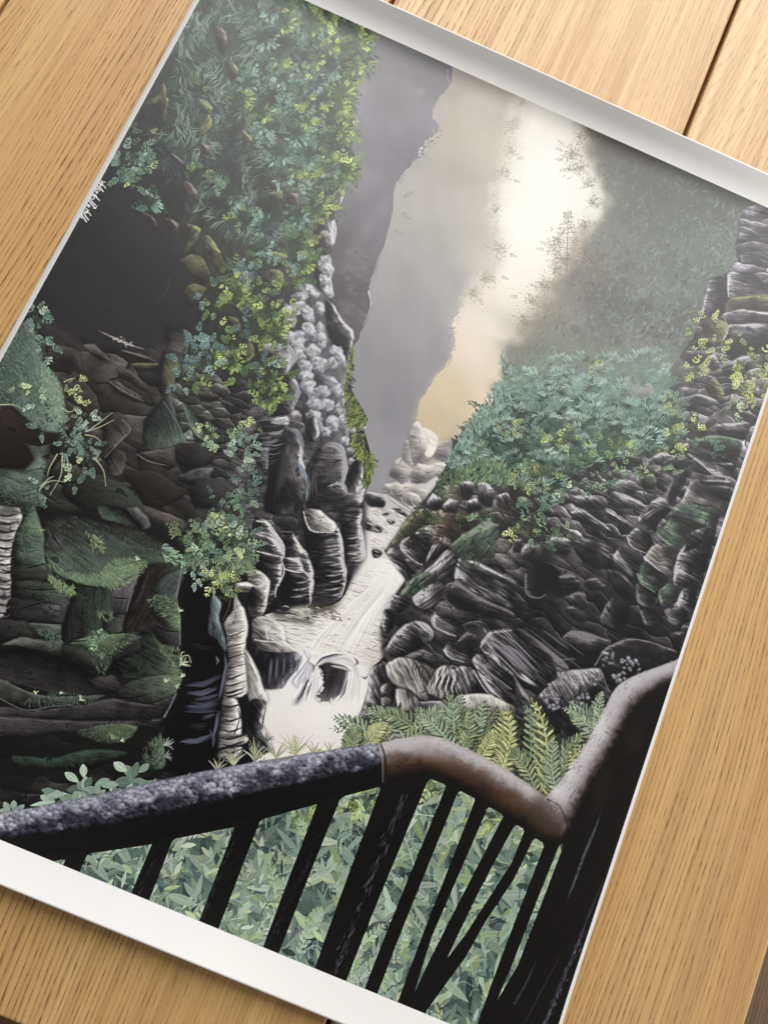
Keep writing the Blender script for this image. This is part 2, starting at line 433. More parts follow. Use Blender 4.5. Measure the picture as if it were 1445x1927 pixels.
def cluster(x, y, rx, ry, n, ll, lw, cols, al=1.0, nl=4, dirn=None, dark=None, vein=None, spread=48):
    if dark is not None:
        for _ in range(int(n * 2.2)):
            r = math.sqrt(rng.random()); t = rng.random() * 6.283
            leaf(x + r * rx * math.cos(t), y + r * ry * math.sin(t), rng.random() * 360, ll * 1.3, lw * 1.2, dark, .75)
    if dark is None:
        dk = [tuple(v * .42 for v in c) for c in cols]
        for _ in range(int(n * 1.1)):
            r = math.sqrt(rng.random()); t = rng.random() * 6.283
            leaf(x + r * rx * .9 * math.cos(t), y + r * ry * .9 * math.sin(t), rng.random() * 360, ll * 1.2, lw * 1.2, dk, .55 * al)
    for i_ in range(int(n * .62 + .5)):
        r = math.sqrt(rng.random()) ; t = rng.random() * 6.283
        dx, dy = r * math.cos(t), r * math.sin(t)
        a = math.degrees(math.atan2(dy * ry, dx * rx)) + rng.normal() * 35 if dirn is None else dirn + rng.normal() * 40
        s = .55 + .65 * rng.random()
        g = rng.uniform(.62, 1.08) if i_ < n * .4 else 1.0
        sprig(x + dx * rx * .85, y + dy * ry * .85, a, ll * 2.1 * s, nl + rng.integers(-1, 2), ll * s, lw * s * .82, [tuple(v * g for v in cols[rng.integers(len(cols))])], rng.normal() * 20, al, vein=vein, spread=spread)
def inside(P, n, sm=True):
    """n random image-pixel points inside an outline"""
    P = np.asarray(P, float); P = smooth(P, 3) if sm else P
    lo, hi = P.min(0), P.max(0); out = []
    Q = np.roll(P, -1, 0)
    while len(out) < n:
        S = lo + rng.random((n * 3 + 20, 2)) * (hi - lo)
        c = np.zeros(len(S), bool)
        for (ax, ay), (bx, by) in zip(P, Q):
            if ay == by: continue
            k = (ay > S[:, 1]) != (by > S[:, 1]); c ^= k & (S[:, 0] < (bx - ax) * (S[:, 1] - ay) / (by - ay) + ax)
        out.extend(S[c].tolist())
    return np.array(out[:n])
def fur(P, n, L, w, cols, ang=-90, wob=50, al=.85, sc=60, pal2=None, jit=18, sort=True):
    """hair, grass and small foliage: short dabs whose direction follows a slow noise"""
    S = inside(P, n)
    if sort: S = S[np.argsort(S[:, 1] + rng.random(len(S)) * 25)]
    N1 = fbm(S[:, 0] / sc, S[:, 1] / sc, 1, 2); N2 = fbm(S[:, 0] / (sc * .7) + 9, S[:, 1] / (sc * .7), 2, 3)
    for (x, y), a, b in zip(S, N1, N2):
        cs = cols
        if pal2 is not None:
            i = int(np.clip((b - .5) * 2.4 * len(pal2) + len(pal2) / 2 + rng.normal() * .5, 0, len(pal2) - 1)); cs = pal2[i]
        leaf(x, y, ang + wob * 4 * (a - .5) + rng.normal() * jit, L * rng.uniform(.6, 1.3), w * rng.uniform(.7, 1.2), cs, al)
def tuft(x, y, n, L, w, cols, ang=-90, spread=60, al=.9, bend=25):
    for _ in range(n):
        a = ang + rng.uniform(-1, 1) * spread; l = L * rng.uniform(.6, 1.15)
        a1 = math.radians(a); a2 = math.radians(a + bend * np.sign(a - ang + 1e-3) * rng.random())
        p1 = (x + .5 * l * math.cos(a1), y + .5 * l * math.sin(a1)); p2 = (p1[0] + .5 * l * math.cos(a2), p1[1] + .5 * l * math.sin(a2))
        curve(np.array([(x, y), p1, p2]), w, .3, pick(cols) * 255, al, 3)
def frond(pts, pl, n, cols, w=1.6, rach=None, al=1.0, back=62, vein=None, both=True, tip=.5):
    """a fern frond: leaflets along a curved midrib, longest below the middle"""
    P = np.asarray(pts, float); t = np.linspace(0, 1, n + 1)
    if len(P) == 3: C = ((1 - t) ** 2)[:, None] * P[0] + (2 * t * (1 - t))[:, None] * P[1] + (t ** 2)[:, None] * P[2]
    else: C = P[0] + (P[-1] - P[0]) * t[:, None]
    for i in range(n):
        d = C[min(i + 1, n)] - C[max(i - 1, 0)]; a = math.degrees(math.atan2(d[1], d[0]))
        f = math.sin(math.pi * min(1, .22 + .78 * t[i])) ** .7 * .95 + .08
        for s in ((-1, 1) if both else (1,)):
            leaf(C[i][0], C[i][1], a + s * (back - 14 * t[i]) + rng.normal() * 4, pl * f * rng.uniform(.85, 1.1), w * (.6 + .5 * f), cols, al, vein, tip)
    if rach: curve(C[::max(1, n // 6)], 1.0, .4, rach, al, 3)
def blobs(P, n, r, hi, lo, ldir=-50, al=.9):
    S = inside(P, n)
    for x, y in S: ball(x, y, r * rng.uniform(.6, 1.3), r * rng.uniform(.5, 1.1), hi, lo, ldir, al)
def ball(x, y, rx, ry, hi, lo, ldir=-50, al=1.0, rot=0, noise=.35):
    """a rounded dab lit from ldir"""
    t = np.linspace(0, 6.2832, 14)[:-1]; c, s = math.cos(math.radians(rot)), math.sin(math.radians(rot))
    k = 1 + .2 * (rng.random(13) - .5) * 2
    P = np.stack([x + (rx * np.cos(t) * c - ry * np.sin(t) * s) * k, y + (rx * np.cos(t) * s + ry * np.sin(t) * c) * k], -1)
    M, x0, y0 = mask(P, True, 1)
    if M is None: return
    h, w = M.shape; yy, xx = np.mgrid[y0:y0 + h, x0:x0 + w].astype(np.float32)
    cc = T(np.array((x, y))); d = cdir((x, y), ldir)
    R = np.linalg.norm(T(np.array((x + rx, y))) - cc) * .5 + np.linalg.norm(T(np.array((x, y + ry))) - cc) * .5
    I = .6 + .5 * ((xx - cc[0]) * d[0] + (yy - cc[1]) * d[1]) / R + noise * (fbm(xx / 5, yy / 5, 1, 2) - .5) * 2
    I = np.clip(I, 0, 1) ** 1.15
    comp(M * al, x0, y0, rgb(lo) + (rgb(hi) - rgb(lo)) * I[..., None])
def glow(x, y, rx, ry, col, a):
    c = T(np.array((x, y))); ex = np.linalg.norm(T(np.array((x + rx, y))) - c); ey = np.linalg.norm(T(np.array((x, y + ry))) - c)
    x0 = max(0, int(c[0] - 2.2 * ex)); x1 = min(NX, int(c[0] + 2.2 * ex)); y0 = max(0, int(c[1] - 2.2 * ey)); y1 = min(NY, int(c[1] + 2.2 * ey))
    if x1 <= x0 or y1 <= y0: return
    yy, xx = np.mgrid[y0:y1, x0:x1].astype(np.float32)
    comp(a * np.exp(-((xx - c[0]) / ex) ** 2 - ((yy - c[1]) / ey) ** 2) * (.75 + .5 * fbm(xx / 30, yy / 30, 2)), x0, y0, rgb(col))
def fuzz(path, n, L, w, cols, spread=8, ang=None, al=.6, jit=60):
    """small dabs scattered along a line"""
    P = np.asarray(path, float); seg = np.linalg.norm(np.diff(P, axis=0), axis=1); cum = np.r_[0, np.cumsum(seg)]
    for t in rng.random(n) * cum[-1]:
        i = min(np.searchsorted(cum, t, 'right') - 1, len(seg) - 1); p = P[i] + (P[i + 1] - P[i]) * (t - cum[i]) / seg[i]
        leaf(p[0] + rng.normal() * spread, p[1] + rng.normal() * spread, (rng.random() * 360 if ang is None else ang + rng.normal() * jit), L * rng.uniform(.5, 1.4), w * rng.uniform(.6, 1.3), cols, al)

def slabs(P, n, size, ang, rps, flat=.5, base=.35, con=.9, rdir=-60, rim=.5, line=.6, da=14, a=1.0):
    """loose broken stone: irregular slabs lying along ang, back to front"""
    S = inside(P, n); S = S[np.argsort(S[:, 1])]
    for x, y in S:
        s = size * rng.uniform(.5, 1.4); m = rng.integers(5, 8); t = np.sort(rng.random(m) * .8 + np.arange(m)) / m * 6.283
        r = rng.uniform(.75, 1.1, m); an = ang + rng.normal() * da; c, sn = math.cos(math.radians(an)), math.sin(math.radians(an))
        u, v = s * r * np.cos(t), s * flat * r * np.sin(t)
        rock(np.stack([x + u * c - v * sn, y + u * sn + v * c], -1), rps[rng.integers(len(rps))], an, base + rng.normal() * .06, con, 18, 2.6, rim, rdir, 2.5, line, a=a)

def tone(c, a, b):
    k = rng.uniform(a, b); return tuple(v * k for v in c)

def hair(P, n, spread, w, col, al=.5, dark=.6):
    """a dry brush mark: many fine lines side by side that fade out"""
    P = np.asarray(P, float)
    for _ in range(n):
        o = rng.normal(size=2) * spread; k = rng.uniform(dark, 1.05); t0 = rng.random() * .35; t1 = 1 - rng.random() * .35
        d = np.r_[0, np.cumsum(np.linalg.norm(np.diff(P, axis=0), axis=1))]; tt = np.linspace(t0, t1, 6) * d[-1]
        Q = np.stack([np.interp(tt, d, P[:, 0]), np.interp(tt, d, P[:, 1])], 1) + o
        curve(Q, .25, .25, tuple(min(255, v * k) for v in col), al, 3, wm=w * rng.uniform(.6, 1.3))

def face(P, ctrl, ang=20, cell=14, asp=2.4, con=1.0, soft=4, a=1.0, hi=.5, up=-70, bend=0, sm=False, warp=10):
    """a broken rock face: close-fitting slabs bedded along ang, each with its own plane of light, dark joints and lit ledges"""
    P = np.asarray(P, float); ctr = P.mean(0)
    M, x0, y0 = mask(P, sm, soft, 2)
    if M is None: return
    h, w = M.shape; yy, xx = np.mgrid[y0:y0 + h, x0:x0 + w].astype(np.float32); o = rng.random() * 200
    d = cdir(ctr, ang); sc = .8
    wx = warp * (fbm(xx / 45 + o, yy / 45, 1, 3) - .5) * 2; wy = warp * (fbm(xx / 45, yy / 45 + o, 2, 3) - .5) * 2
    X, Y = xx + wx, yy + wy
    if bend:
        r = (X - X.mean()) / max(w, 1); Y = Y + bend * r * r * h
    u = (X * d[0] + Y * d[1]) / (cell * sc * asp) + o; v = (-X * d[1] + Y * d[0]) / (cell * sc) + o
    iu = np.floor(u).astype(int); iv = np.floor(v).astype(int)
    F1 = np.full((h, w), 9., np.float32); F2 = F1.copy(); ID = np.zeros((h, w), np.float32); DV = ID.copy(); DU = ID.copy()
    for j in (-1, 0, 1):
        for i in (-1, 0, 1):
            a_, b_ = iu + i, iv + j
            ru = _L[0][b_ & 255, a_ & 255]; rv = _L[1][b_ & 255, a_ & 255]; rid = _L[2][b_ & 255, a_ & 255]
            du = u - (a_ + .1 + .8 * ru); dv = v - (b_ + .15 + .7 * rv); D = np.abs(du) * .8 + np.hypot(du, dv) * .55 + np.abs(dv) * .35
            n1 = D < F1; F2 = np.where(n1, F1, np.minimum(F2, D)); ID = np.where(n1, rid, ID); DV = np.where(n1, dv, DV); DU = np.where(n1, du, DU); F1 = np.where(n1, D, F1)
    g = F2 - F1
    q_ = cdir(ctr, up); sgn = q_[0] * -d[1] + q_[1] * d[0]; side = q_[0] * d[0] + q_[1] * d[1]
    lit = DV * sgn * 1.5 + DU * side * .7
    st = fbm(u * asp * .55, v * 3.4, 3, 2) - .5; n2 = fbm(xx / 26 + o, yy / 26, 4, 3) - .5; fine = fbm(xx / 3.2, yy / 3.2, 5, 2) - .5
    I = (ID - .5) * .75 + lit * .75 + st * 1.3 + n2 * 1.6 + fine * .4
    C = field(x0, y0, h, w, ctrl) * np.exp(con * I)[..., None]
    led = np.clip((lit - .22) * 3, 0, 1) * np.clip(1 - np.abs(g - .16) / .16, 0, 1) * np.clip(.5 + 2.4 * (n2 + .12) + st, 0, 1) * hi
    C = C + (np.float32((.74, .73, .75)) - C) * np.clip(led, 0, .85)[..., None]
    jt = np.clip(1 - g / (.06 + .06 * (n2 + .3)), 0, 1) * .85 * np.clip((fbm(xx / 17 + o, yy / 17, 1, 2) - .36) * 4.5, 0, 1)
    C = C * (1 - jt)[..., None]
    comp(M * a, x0, y0, np.clip(C, 0, .92).astype(np.float32))
def wisp(x, y, rx, ry, n, L, w, cols, al=.4):
    """feathery mass of fine twig and leaf marks, denser in the middle"""
    for _ in range(n):
        r = abs(rng.normal()) * .5; t = rng.random() * 6.283; px, py = x + r * rx * math.cos(t), y + r * ry * math.sin(t)
        leaf(px, py, math.degrees(t) + rng.normal() * 55, L * rng.uniform(.4, 1.2), w * rng.uniform(.6, 1.3), cols, al * rng.uniform(.5, 1.1))

def block(P, dk, lt, dirn=0, ang=20, pw=1.3, edge=.5, soft=1.2, a=1.0, tex=.5, rim=None, rough=2.0, L=22, wd=3.0):
    """one weathered rock plane: turns from shade dk to light lt along dirn, brushed along ang, darker where it tucks under its neighbour"""
    P = np.asarray(P, float); ctr = P.mean(0)
    P = smooth(P, 4) * .5 + _lin(P, 4) * .5
    M, x0, y0 = mask(P, False, 4, rough)
    if M is None: return
    comp(np.clip(M * 1.2, 0, 1) * .6 * a, x0, y0, rgb((12, 11, 11)))
    M, x0, y0 = mask(P, False, soft, rough)
    h, w = M.shape; yy, xx = np.mgrid[y0:y0 + h, x0:x0 + w].astype(np.float32)
    d = cdir(ctr, dirn); s = cdir(ctr, ang); o = rng.random() * 99
    pr = xx * d[0] + yy * d[1]; ins = M > .3
    if not ins.any(): return
    lo, hi_ = np.percentile(pr[ins], 4), np.percentile(pr[ins], 97)
    wb = 14 * (fbm(xx / 30 + o, yy / 30, 2, 3) - .5) * 2
    t = np.clip((pr + wb - lo) / max(hi_ - lo, 1), 0, 1) ** pw
    u = (xx * s[0] + yy * s[1]) / L + o; v = (-xx * s[1] + yy * s[0]) / wd + o
    st = fbm(u, v, 1, 3) - .5; n2 = fbm(xx / 16 + o, yy / 16, 4, 3) - .5; fi = fbm(xx / 2.6, yy / 2.6, 5, 2) - .5
    I = t + tex * (st * .75 + n2 * .75 + fi * .35)
    B = blur1(M, 5); gy, gx = np.gradient(B); sh = (gx * d[0] + gy * d[1]) * 10
    I = I - edge * np.clip(sh, 0, 1)
    C = rgb(dk) + (rgb(lt) - rgb(dk)) * np.clip(I, -.25, 1.35)[..., None]
    if rim is not None:
        b2 = blur1(M, 2.2); gy, gx = np.gradient(b2); r_ = np.clip(-(gx * d[0] + gy * d[1]) * 5.5, 0, 1) * np.clip(.3 + 2.2 * (st + n2 + .2), 0, 1)
        C = C + (rgb(rim) - C) * (r_ * .8)[..., None]
    ck = np.abs(fbm(u * .5 + 30, v * .22 + 30, 3, 2) - .5); C = C * (1 - .6 * np.clip(1 - ck / .02, 0, 1) * (n2 > .02))[..., None]
    comp(M * a, x0, y0, np.clip(C, .02, 1))

def fan(x, y, r, ang, pal, spread=95, L=11, w=2.9, n=26):
    """a bunch of broad leaves fanning out towards ang: dark at the heart, pale at the tips"""
    glow(x, y, r * .8, r * .7, tuple(v * .75 for v in pal[0]), .6)
    for k in range(n):
        f = k / n; a = ang + rng.normal() * spread * .45; q_ = r * (.1 + .75 * f) * rng.uniform(.7, 1.1)
        px, py = x + q_ * math.cos(math.radians(a)), y + q_ * math.sin(math.radians(a))
        c = pal[min(len(pal) - 1, int(f * len(pal)))]
        leaf(px, py, a + rng.normal() * 26, L * rng.uniform(.7, 1.15), w * rng.uniform(.75, 1.1), [tone(c, .88, 1.08)], .9)
# ---------------------------------------------------------------- the picture: sky, far cliffs, mist
GREYB = [(150, 146, 140), (135, 132, 126), (168, 164, 156)]
poly(q(-700, -300, 1800, -300, 1800, 2400, -700, 2400), (30, 28, 29), sm=False)
poly(q(500, -150, 1700, 400, 1600, 800, 950, 1000, 680, 1000, 560, 500), ctrl=[
    (1000, 210, (226, 222, 214)), (1050, 260, (228, 226, 222)), (1040, 340, (246, 245, 242)), (1000, 480, (247, 244, 238)), (1080, 400, (246, 243, 236)),
    (930, 600, (240, 231, 217)), (900, 650, (236, 222, 198)), (850, 740, (228, 208, 172)), (830, 790, (222, 200, 164)), (860, 820, (214, 196, 166)), (910, 740, (232, 216, 190)),
    (935, 690, (228, 214, 194)), (800, 850, (190, 184, 178))], wob=30)
for x, y, rx, ry, c, a in ((1000, 420, 40, 70, (252, 251, 247), .6), (900, 690, 40, 30, (238, 230, 214), .5), (870, 760, 30, 20, (226, 196, 150), .4), (935, 640, 24, 30, (240, 234, 224), .5)):
    glow(x, y, rx, ry, c, a)
# beige middle cliff
poly(q(840, 20, 940, 90, 1004, 130, 990, 190, 976, 235, 968, 300, 950, 340, 936, 390, 940, 430, 950, 470, 930, 510, 905, 540, 878, 562, 860, 592, 850, 618, 855, 640, 838, 690, 822, 706, 800, 740, 786, 765, 784, 800, 770, 835, 757, 870, 742, 905, 727, 936, 715, 930, 694, 922, 640, 900, 630, 650, 690, 480, 735, 360, 805, 250), ctrl=[
    (860, 155, (160, 152, 142)), (900, 215, (178, 172, 160)), (945, 280, (188, 182, 168)), (850, 330, (172, 167, 158)), (900, 400, (184, 180, 172)), (800, 450, (168, 166, 164)),
    (850, 550, (168, 166, 168)), (780, 600, (156, 155, 158)), (760, 750, (146, 145, 151)), (720, 880, (156, 155, 161)), (700, 690, (150, 148, 154)), (800, 380, (178, 174, 168)),
    (745, 520, (162, 160, 162)), (820, 690, (152, 150, 156)), (840, 240, (176, 168, 154)), (920, 480, (186, 180, 170))], rough=3, tex=.035, tang=60, tl=60, tw=22)
RIMC = [(206, 194, 172), (190, 178, 156), (218, 208, 190)]
fuzz(q(985, 190, 972, 250, 965, 310, 945, 350, 932, 400, 948, 455, 935, 510, 900, 540), 520, 8, 1.2, [(166, 158, 142), (152, 146, 132), (180, 170, 152)], 9, al=.55)
fuzz(q(978, 230, 968, 300, 948, 345, 936, 395, 950, 440, 952, 490, 930, 530, 885, 565), 260, 8, 1.8, RIMC, 8, al=.4)
for x, y, r in ((960, 235, 16), (955, 320, 18), (930, 470, 22), (905, 530, 16), (960, 280, 14), (940, 380, 14), (945, 500, 12)):
    wisp(x, y, r * 1.2, r * 1.4, 110, 7, 1.1, [(150, 142, 126), (166, 157, 140), (138, 132, 120), (196, 187, 168)], .45)
fuzz(q(862, 592, 850, 620, 853, 645, 838, 690), 60, 7, 1.5, [(140, 134, 132), (124, 120, 122)], 3, al=.6)
curve(q(824, 704, 800, 740, 787, 766, 786, 800, 770, 838), 1.2, .8, (196, 190, 182), .5)
EDGE = q(988, 190, 974, 240, 966, 300, 946, 345, 934, 400, 950, 455, 934, 512, 900, 545, 872, 575)
for k_ in range(90):
    f_ = rng.random() * (len(EDGE) - 1.01); i_ = int(f_); c_ = EDGE[i_] + (EDGE[i_ + 1] - EDGE[i_]) * (f_ - i_)
    if k_ % 2: glow(c_[0] - rng.random() * 22, c_[1], rng.uniform(5, 14), rng.uniform(6, 16), (222, 214, 198), .4)
    else: glow(c_[0] + rng.random() * 12, c_[1], rng.uniform(5, 12), rng.uniform(6, 14), [(168, 160, 146), (152, 145, 132)][k_ % 4 // 2], .5)
for k_ in range(40):
    f_ = rng.random() * (len(EDGE) - 1.01); i_ = int(f_); c_ = EDGE[i_] + (EDGE[i_ + 1] - EDGE[i_]) * (f_ - i_)
    wisp(c_[0] - 3, c_[1], 14, 13, 40, 7, 1.0, [(150, 142, 126), (138, 130, 116), (170, 161, 144), (206, 198, 180)], .4)
# blue-grey cliff
poly(q(560, -90, 700, -20, 862, 60, 850, 128, 848, 160, 823, 190, 812, 222, 824, 236, 818, 256, 795, 272, 782, 302, 753, 335, 741, 362, 738, 400, 722, 465, 708, 500, 693, 545, 698, 577, 684, 615, 668, 648, 640, 665, 590, 600), ctrl=[
    (720, 110, (112, 110, 116)), (800, 145, (104, 102, 108)), (760, 200, (124, 121, 129)), (690, 200, (132, 129, 138)), (700, 300, (122, 119, 129)), (760, 290, (112, 109, 119)), (680, 400, (112, 109, 117)),
    (640, 470, (92, 89, 93)), (655, 560, (84, 81, 84)), (690, 480, (112, 109, 117)), (800, 225, (128, 125, 135)), (675, 340, (132, 128, 137)), (730, 370, (118, 115, 124))], rough=2.5, tex=.06, tang=70, tl=50, tw=18)
curve(q(842, 132, 841, 150, 846, 160, 838, 174), 1.4, 1.0, (150, 148, 158), .8); curve(q(822, 190, 812, 222), 1, .8, (152, 149, 158), .6)
curve(q(693, 548, 697, 577, 684, 612), 1.8, 1.0, (214, 212, 216), .85); curve(q(720, 468, 706, 502, 694, 542), 1.4, 1.0, (160, 158, 166), .7); curve(q(752, 336, 741, 362, 738, 400, 724, 460), 1.3, 1.0, (150, 147, 154), .55)
for x, y, rx, ry, a in ((680, 175, 12, 26, .5), (790, 175, 10, 10, .4), (660, 230, 14, 30, .35), (655, 480, 12, 20, .25), (655, 580, 14, 14, .35), (690, 600, 10, 12, .3), (700, 330, 20, 14, .25), (720, 390, 12, 18, .25), (690, 430, 10, 24, .25)): glow(x, y, rx, ry, (158, 154, 163), a)
for x, y, rx, ry, a in ((640, 540, 20, 40, .35), (650, 440, 16, 40, .3), (760, 300, 30, 16, .2), (640, 610, 14, 26, .4), (700, 510, 8, 26, .3)): glow(x, y, rx, ry, (78, 75, 80), a)
for _ in range(70):
    x, y = 640 + rng.random() * 55, 470 + rng.random() * 140
    if x < 700 - (y - 470) * .1: ball(x, y, 6, 5, (126, 122, 128), (88, 85, 89), -60, .35)
fuzz(q(815, 225, 824, 240, 815, 258, 797, 272, 785, 300), 40, 7, 1.6, [(108, 105, 112), (128, 125, 134), (150, 147, 156)], 4, al=.8)
for x, y, a in ((748, 350, -60), (755, 375, -30), (752, 398, 40), (735, 436, 10), (790, 290, 30), (796, 276, -10)): sprig(x, y, a, 20, 4, 8, 2.2, [(112, 109, 110), (128, 125, 124)], 0, .3)
# misty right-hand hill
poly(q(1086, 225, 1300, 320, 1650, 460, 1650, 760, 1330, 700, 1230, 680, 1100, 700, 1000, 700, 940, 712, 944, 690, 960, 645, 985, 610, 1010, 575, 1022, 545, 1042, 520, 1062, 492, 1068, 470, 1088, 440, 1112, 420, 1134, 395, 1130, 368, 1118, 330, 1100, 285), soft=3, ctrl=[
    (1100, 245, (104, 98, 88)), (1140, 270, (92, 88, 82)), (1200, 300, (88, 87, 83)), (1300, 350, (94, 98, 92)), (1380, 390, (88, 94, 89)), (1180, 400, (110, 111, 106)), (1280, 440, (116, 128, 119)), (1350, 470, (108, 122, 114)),
    (1200, 500, (114, 115, 110)), (1100, 500, (124, 115, 105)), (1060, 560, (126, 118, 108)), (1120, 580, (108, 104, 102)), (1000, 630, (130, 120, 108)), (970, 670, (108, 100, 92)), (1250, 540, (116, 128, 120)), (1180, 600, (104, 108, 104)),
    (1330, 560, (108, 114, 109)), (1280, 620, (98, 104, 100)), (1130, 640, (104, 102, 100)), (1060, 640, (110, 104, 98))], rough=4)
HM = q(1140, 290, 1400, 400, 1390, 480, 1320, 640, 1150, 650, 1010, 640, 1080, 500, 1150, 400)
S = inside(HM, 1500)
for x, y in S:
    f = min(1, max(.15, (x + y - 1450) / 420))
    leaf(x, y, rng.normal() * 60 - 60, rng.uniform(9, 22), rng.uniform(1.5, 3.2), [(148, 166, 156), (134, 150, 142), (156, 168, 160), (92, 96, 94), (84, 86, 86), (120, 116, 116)], .12 + .24 * f)
for _ in range(150):
    x, y = inside(HM, 1)[0]
    glow(x, y, rng.uniform(10, 26), rng.uniform(8, 18), [(150, 164, 156), (96, 97, 96), (140, 134, 130)][rng.integers(3)], .22)
for x, y in ((1205, 580), (1265, 587), (1213, 575), (1235, 632), (1160, 640), (1190, 648), (1080, 620), (1165, 285), (1120, 540), (1175, 530)):
    ball(x, y, rng.uniform(6, 12), rng.uniform(6, 11), (100, 104, 102), (74, 75, 76), -70, .6)
for x, y, w_ in ((1265, 545, 20), (1290, 560, 24), (1240, 600, 22), (1180, 620, 20), (1310, 520, 26), (1330, 625, 22), (1200, 560, 20), (1350, 500, 22), (1150, 600, 16), (1345, 440, 20), (1290, 480, 22), (1230, 480, 20)):
    for k in range(9): leaf(x + rng.normal() * 8, y + rng.normal() * 6, -90 + (k - 4) * 20 + rng.normal() * 8, w_ * rng.uniform(.7, 1.2), 2.6, [(146, 174, 156), (124, 152, 134), (136, 160, 146)], .5)
# glowing edge of the hill and its trees
fuzz(q(1085, 240, 1098, 285, 1115, 330, 1130, 375, 1110, 418, 1086, 440, 1066, 480, 1040, 520, 1020, 548, 1005, 580, 965, 640), 900, 8, 1.1, [(150, 138, 118), (132, 122, 106), (172, 160, 138), (198, 186, 162)], 11, al=.5)
fuzz(q(1080, 300, 1108, 345, 1122, 380, 1100, 415, 1075, 445, 1030, 520, 1000, 570, 955, 640), 300, 7, 1.6, [(214, 204, 184), (226, 218, 200), (204, 192, 168)], 8, al=.55)
EDG2 = q(1092, 250, 1105, 300, 1122, 345, 1130, 380, 1108, 420, 1080, 445, 1062, 490, 1035, 525, 1012, 565, 985, 610, 958, 650)
for k_ in range(110):
    f_ = rng.random() * (len(EDG2) - 1.01); i_ = int(f_); c_ = EDG2[i_] + (EDG2[i_ + 1] - EDG2[i_]) * (f_ - i_)
    if k_ % 2: glow(c_[0] + rng.random() * 18, c_[1], rng.uniform(5, 13), rng.uniform(5, 13), (226, 218, 200), .34)
    else: glow(c_[0] - rng.random() * 14, c_[1], rng.uniform(5, 12), rng.uniform(5, 12), [(160, 149, 132), (138, 127, 112)][k_ % 4 // 2], .5)
TR = [(146, 138, 122), (160, 151, 134), (176, 166, 148), (132, 124, 110)]
for x, y, r, n in ((1078, 290, 22, 30), (1100, 262, 16, 20), (1098, 320, 20, 24), (1075, 310, 18, 14), (1118, 345, 16, 18), (1125, 380, 14, 16), (1090, 430, 20, 22), (1050, 440, 22, 22), (1065, 480, 22, 24), (1035, 465, 12, 8), (1020, 540, 20, 20), (1000, 565, 18, 16), (1045, 500, 18, 18), (985, 600, 16, 14)):
    wisp(x, y, r * 1.25, r * 1.15, n * 7, 7.5, 1.0, TR, .5)
curve(q(1066, 396, 1066, 440, 1064, 505), .7, 1.6, (134, 124, 108), .9)
for i in range(9):
    wisp(1066, 408 + i * 11, 5 + i * 3, 7, 26 + i * 4, 6, .9, TR, .6)
curve(q(960, 571, 990, 568, 1012, 571), .5, .9, (130, 116, 100), .8); curve(q(1012, 552, 996, 556, 978, 552), .8, .4, (130, 116, 100), .7)
wisp(992, 552, 12, 6, 40, 5, .9, TR, .6)
glow(1000, 420, 60, 120, (246, 243, 236), .35); glow(905, 640, 50, 50, (240, 230, 212), .3); glow(1030, 560, 60, 50, (238, 226, 204), .28); glow(960, 650, 40, 40, (232, 216, 190), .3); glow(1110, 400, 40, 50, (236, 230, 216), .25); glow(930, 500, 40, 60, (240, 234, 224), .3); glow(1060, 350, 40, 60, (244, 242, 236), .25); glow(960, 330, 26, 70, (238, 234, 226), .22)
CV *= .9
for x, y, rx, ry, c, a in ((1028, 300, 46, 80, (240, 238, 233), .7), (1062, 375, 48, 50, (242, 240, 234), .7), (1005, 450, 46, 66, (242, 238, 231), .7), (990, 400, 40, 60, (246, 244, 238), .6), (1010, 240, 24, 40, (226, 224, 220), .6), (965, 520, 30, 34, (247, 242, 233), .75), (915, 600, 34, 40, (243, 235, 222), .75), (900, 660, 36, 30, (236, 224, 204), .6), (960, 420, 16, 50, (236, 230, 218), .5), (945, 350, 12, 24, (238, 232, 222), .45)): glow(x, y, rx, ry, c, a)
glow(1250, 400, 150, 110, (52, 58, 52), .55); glow(1180, 295, 110, 50, (40, 35, 29), .6); glow(1330, 370, 90, 40, (52, 56, 51), .5); glow(1150, 570, 110, 70, (66, 66, 63), .45); glow(1320, 560, 70, 70, (62, 69, 64), .45)
for x, y in inside(HM, 700):
    f = min(1, max(.2, (x + y - 1450) / 420)); leaf(x, y, rng.normal() * 50 - 70, rng.uniform(7, 17), rng.uniform(1.2, 2.6), [(128, 148, 136), (112, 132, 122), (138, 150, 142), (58, 62, 58), (50, 52, 50)], .12 + .26 * f)
def dim(c): return (c[0] * .905, c[1] * .9, c[2] * .885)
SKYG = q(992, 180, 1090, 228, 1102, 285, 1119, 330, 1131, 368, 1129, 395, 1109, 420, 1085, 440, 1067, 470, 1058, 495, 1038, 522, 1018, 548, 1002, 578, 978, 612, 956, 648, 944, 690, 940, 720, 900, 790, 860, 840, 786, 806, 786, 766, 801, 740, 824, 704, 839, 690, 856, 640, 851, 618, 861, 592, 880, 562, 906, 540, 930, 510, 946, 470, 937, 430, 933, 390, 945, 345, 963, 300, 972, 240)
poly(SKYG, soft=7, a=.72, rough=7, ctrl=[(a, b, dim(c)) for a, b, c in ((1010, 215, (226, 222, 215)), (1050, 270, (236, 233, 228)), (1050, 330, (249, 248, 245)), (1085, 380, (251, 250, 247)), (1000, 430, (251, 250, 246)), (970, 500, (250, 247, 241)), (930, 590, (246, 239, 228)), (900, 650, (240, 229, 210)), (950, 620, (240, 232, 220)), (850, 740, (230, 212, 180)), (820, 790, (222, 202, 168)), (910, 740, (236, 221, 197)), (860, 815, (214, 198, 172)))])
for x, y, r, c in ((960, 560, 30, (250, 247, 240)), (890, 690, 24, (240, 230, 214)), (860, 720, 26, (228, 206, 170)), (925, 700, 16, (238, 228, 210)), (1010, 500, 34, (252, 250, 246))): glow(x, y, r, r * .7, dim(c), .4)
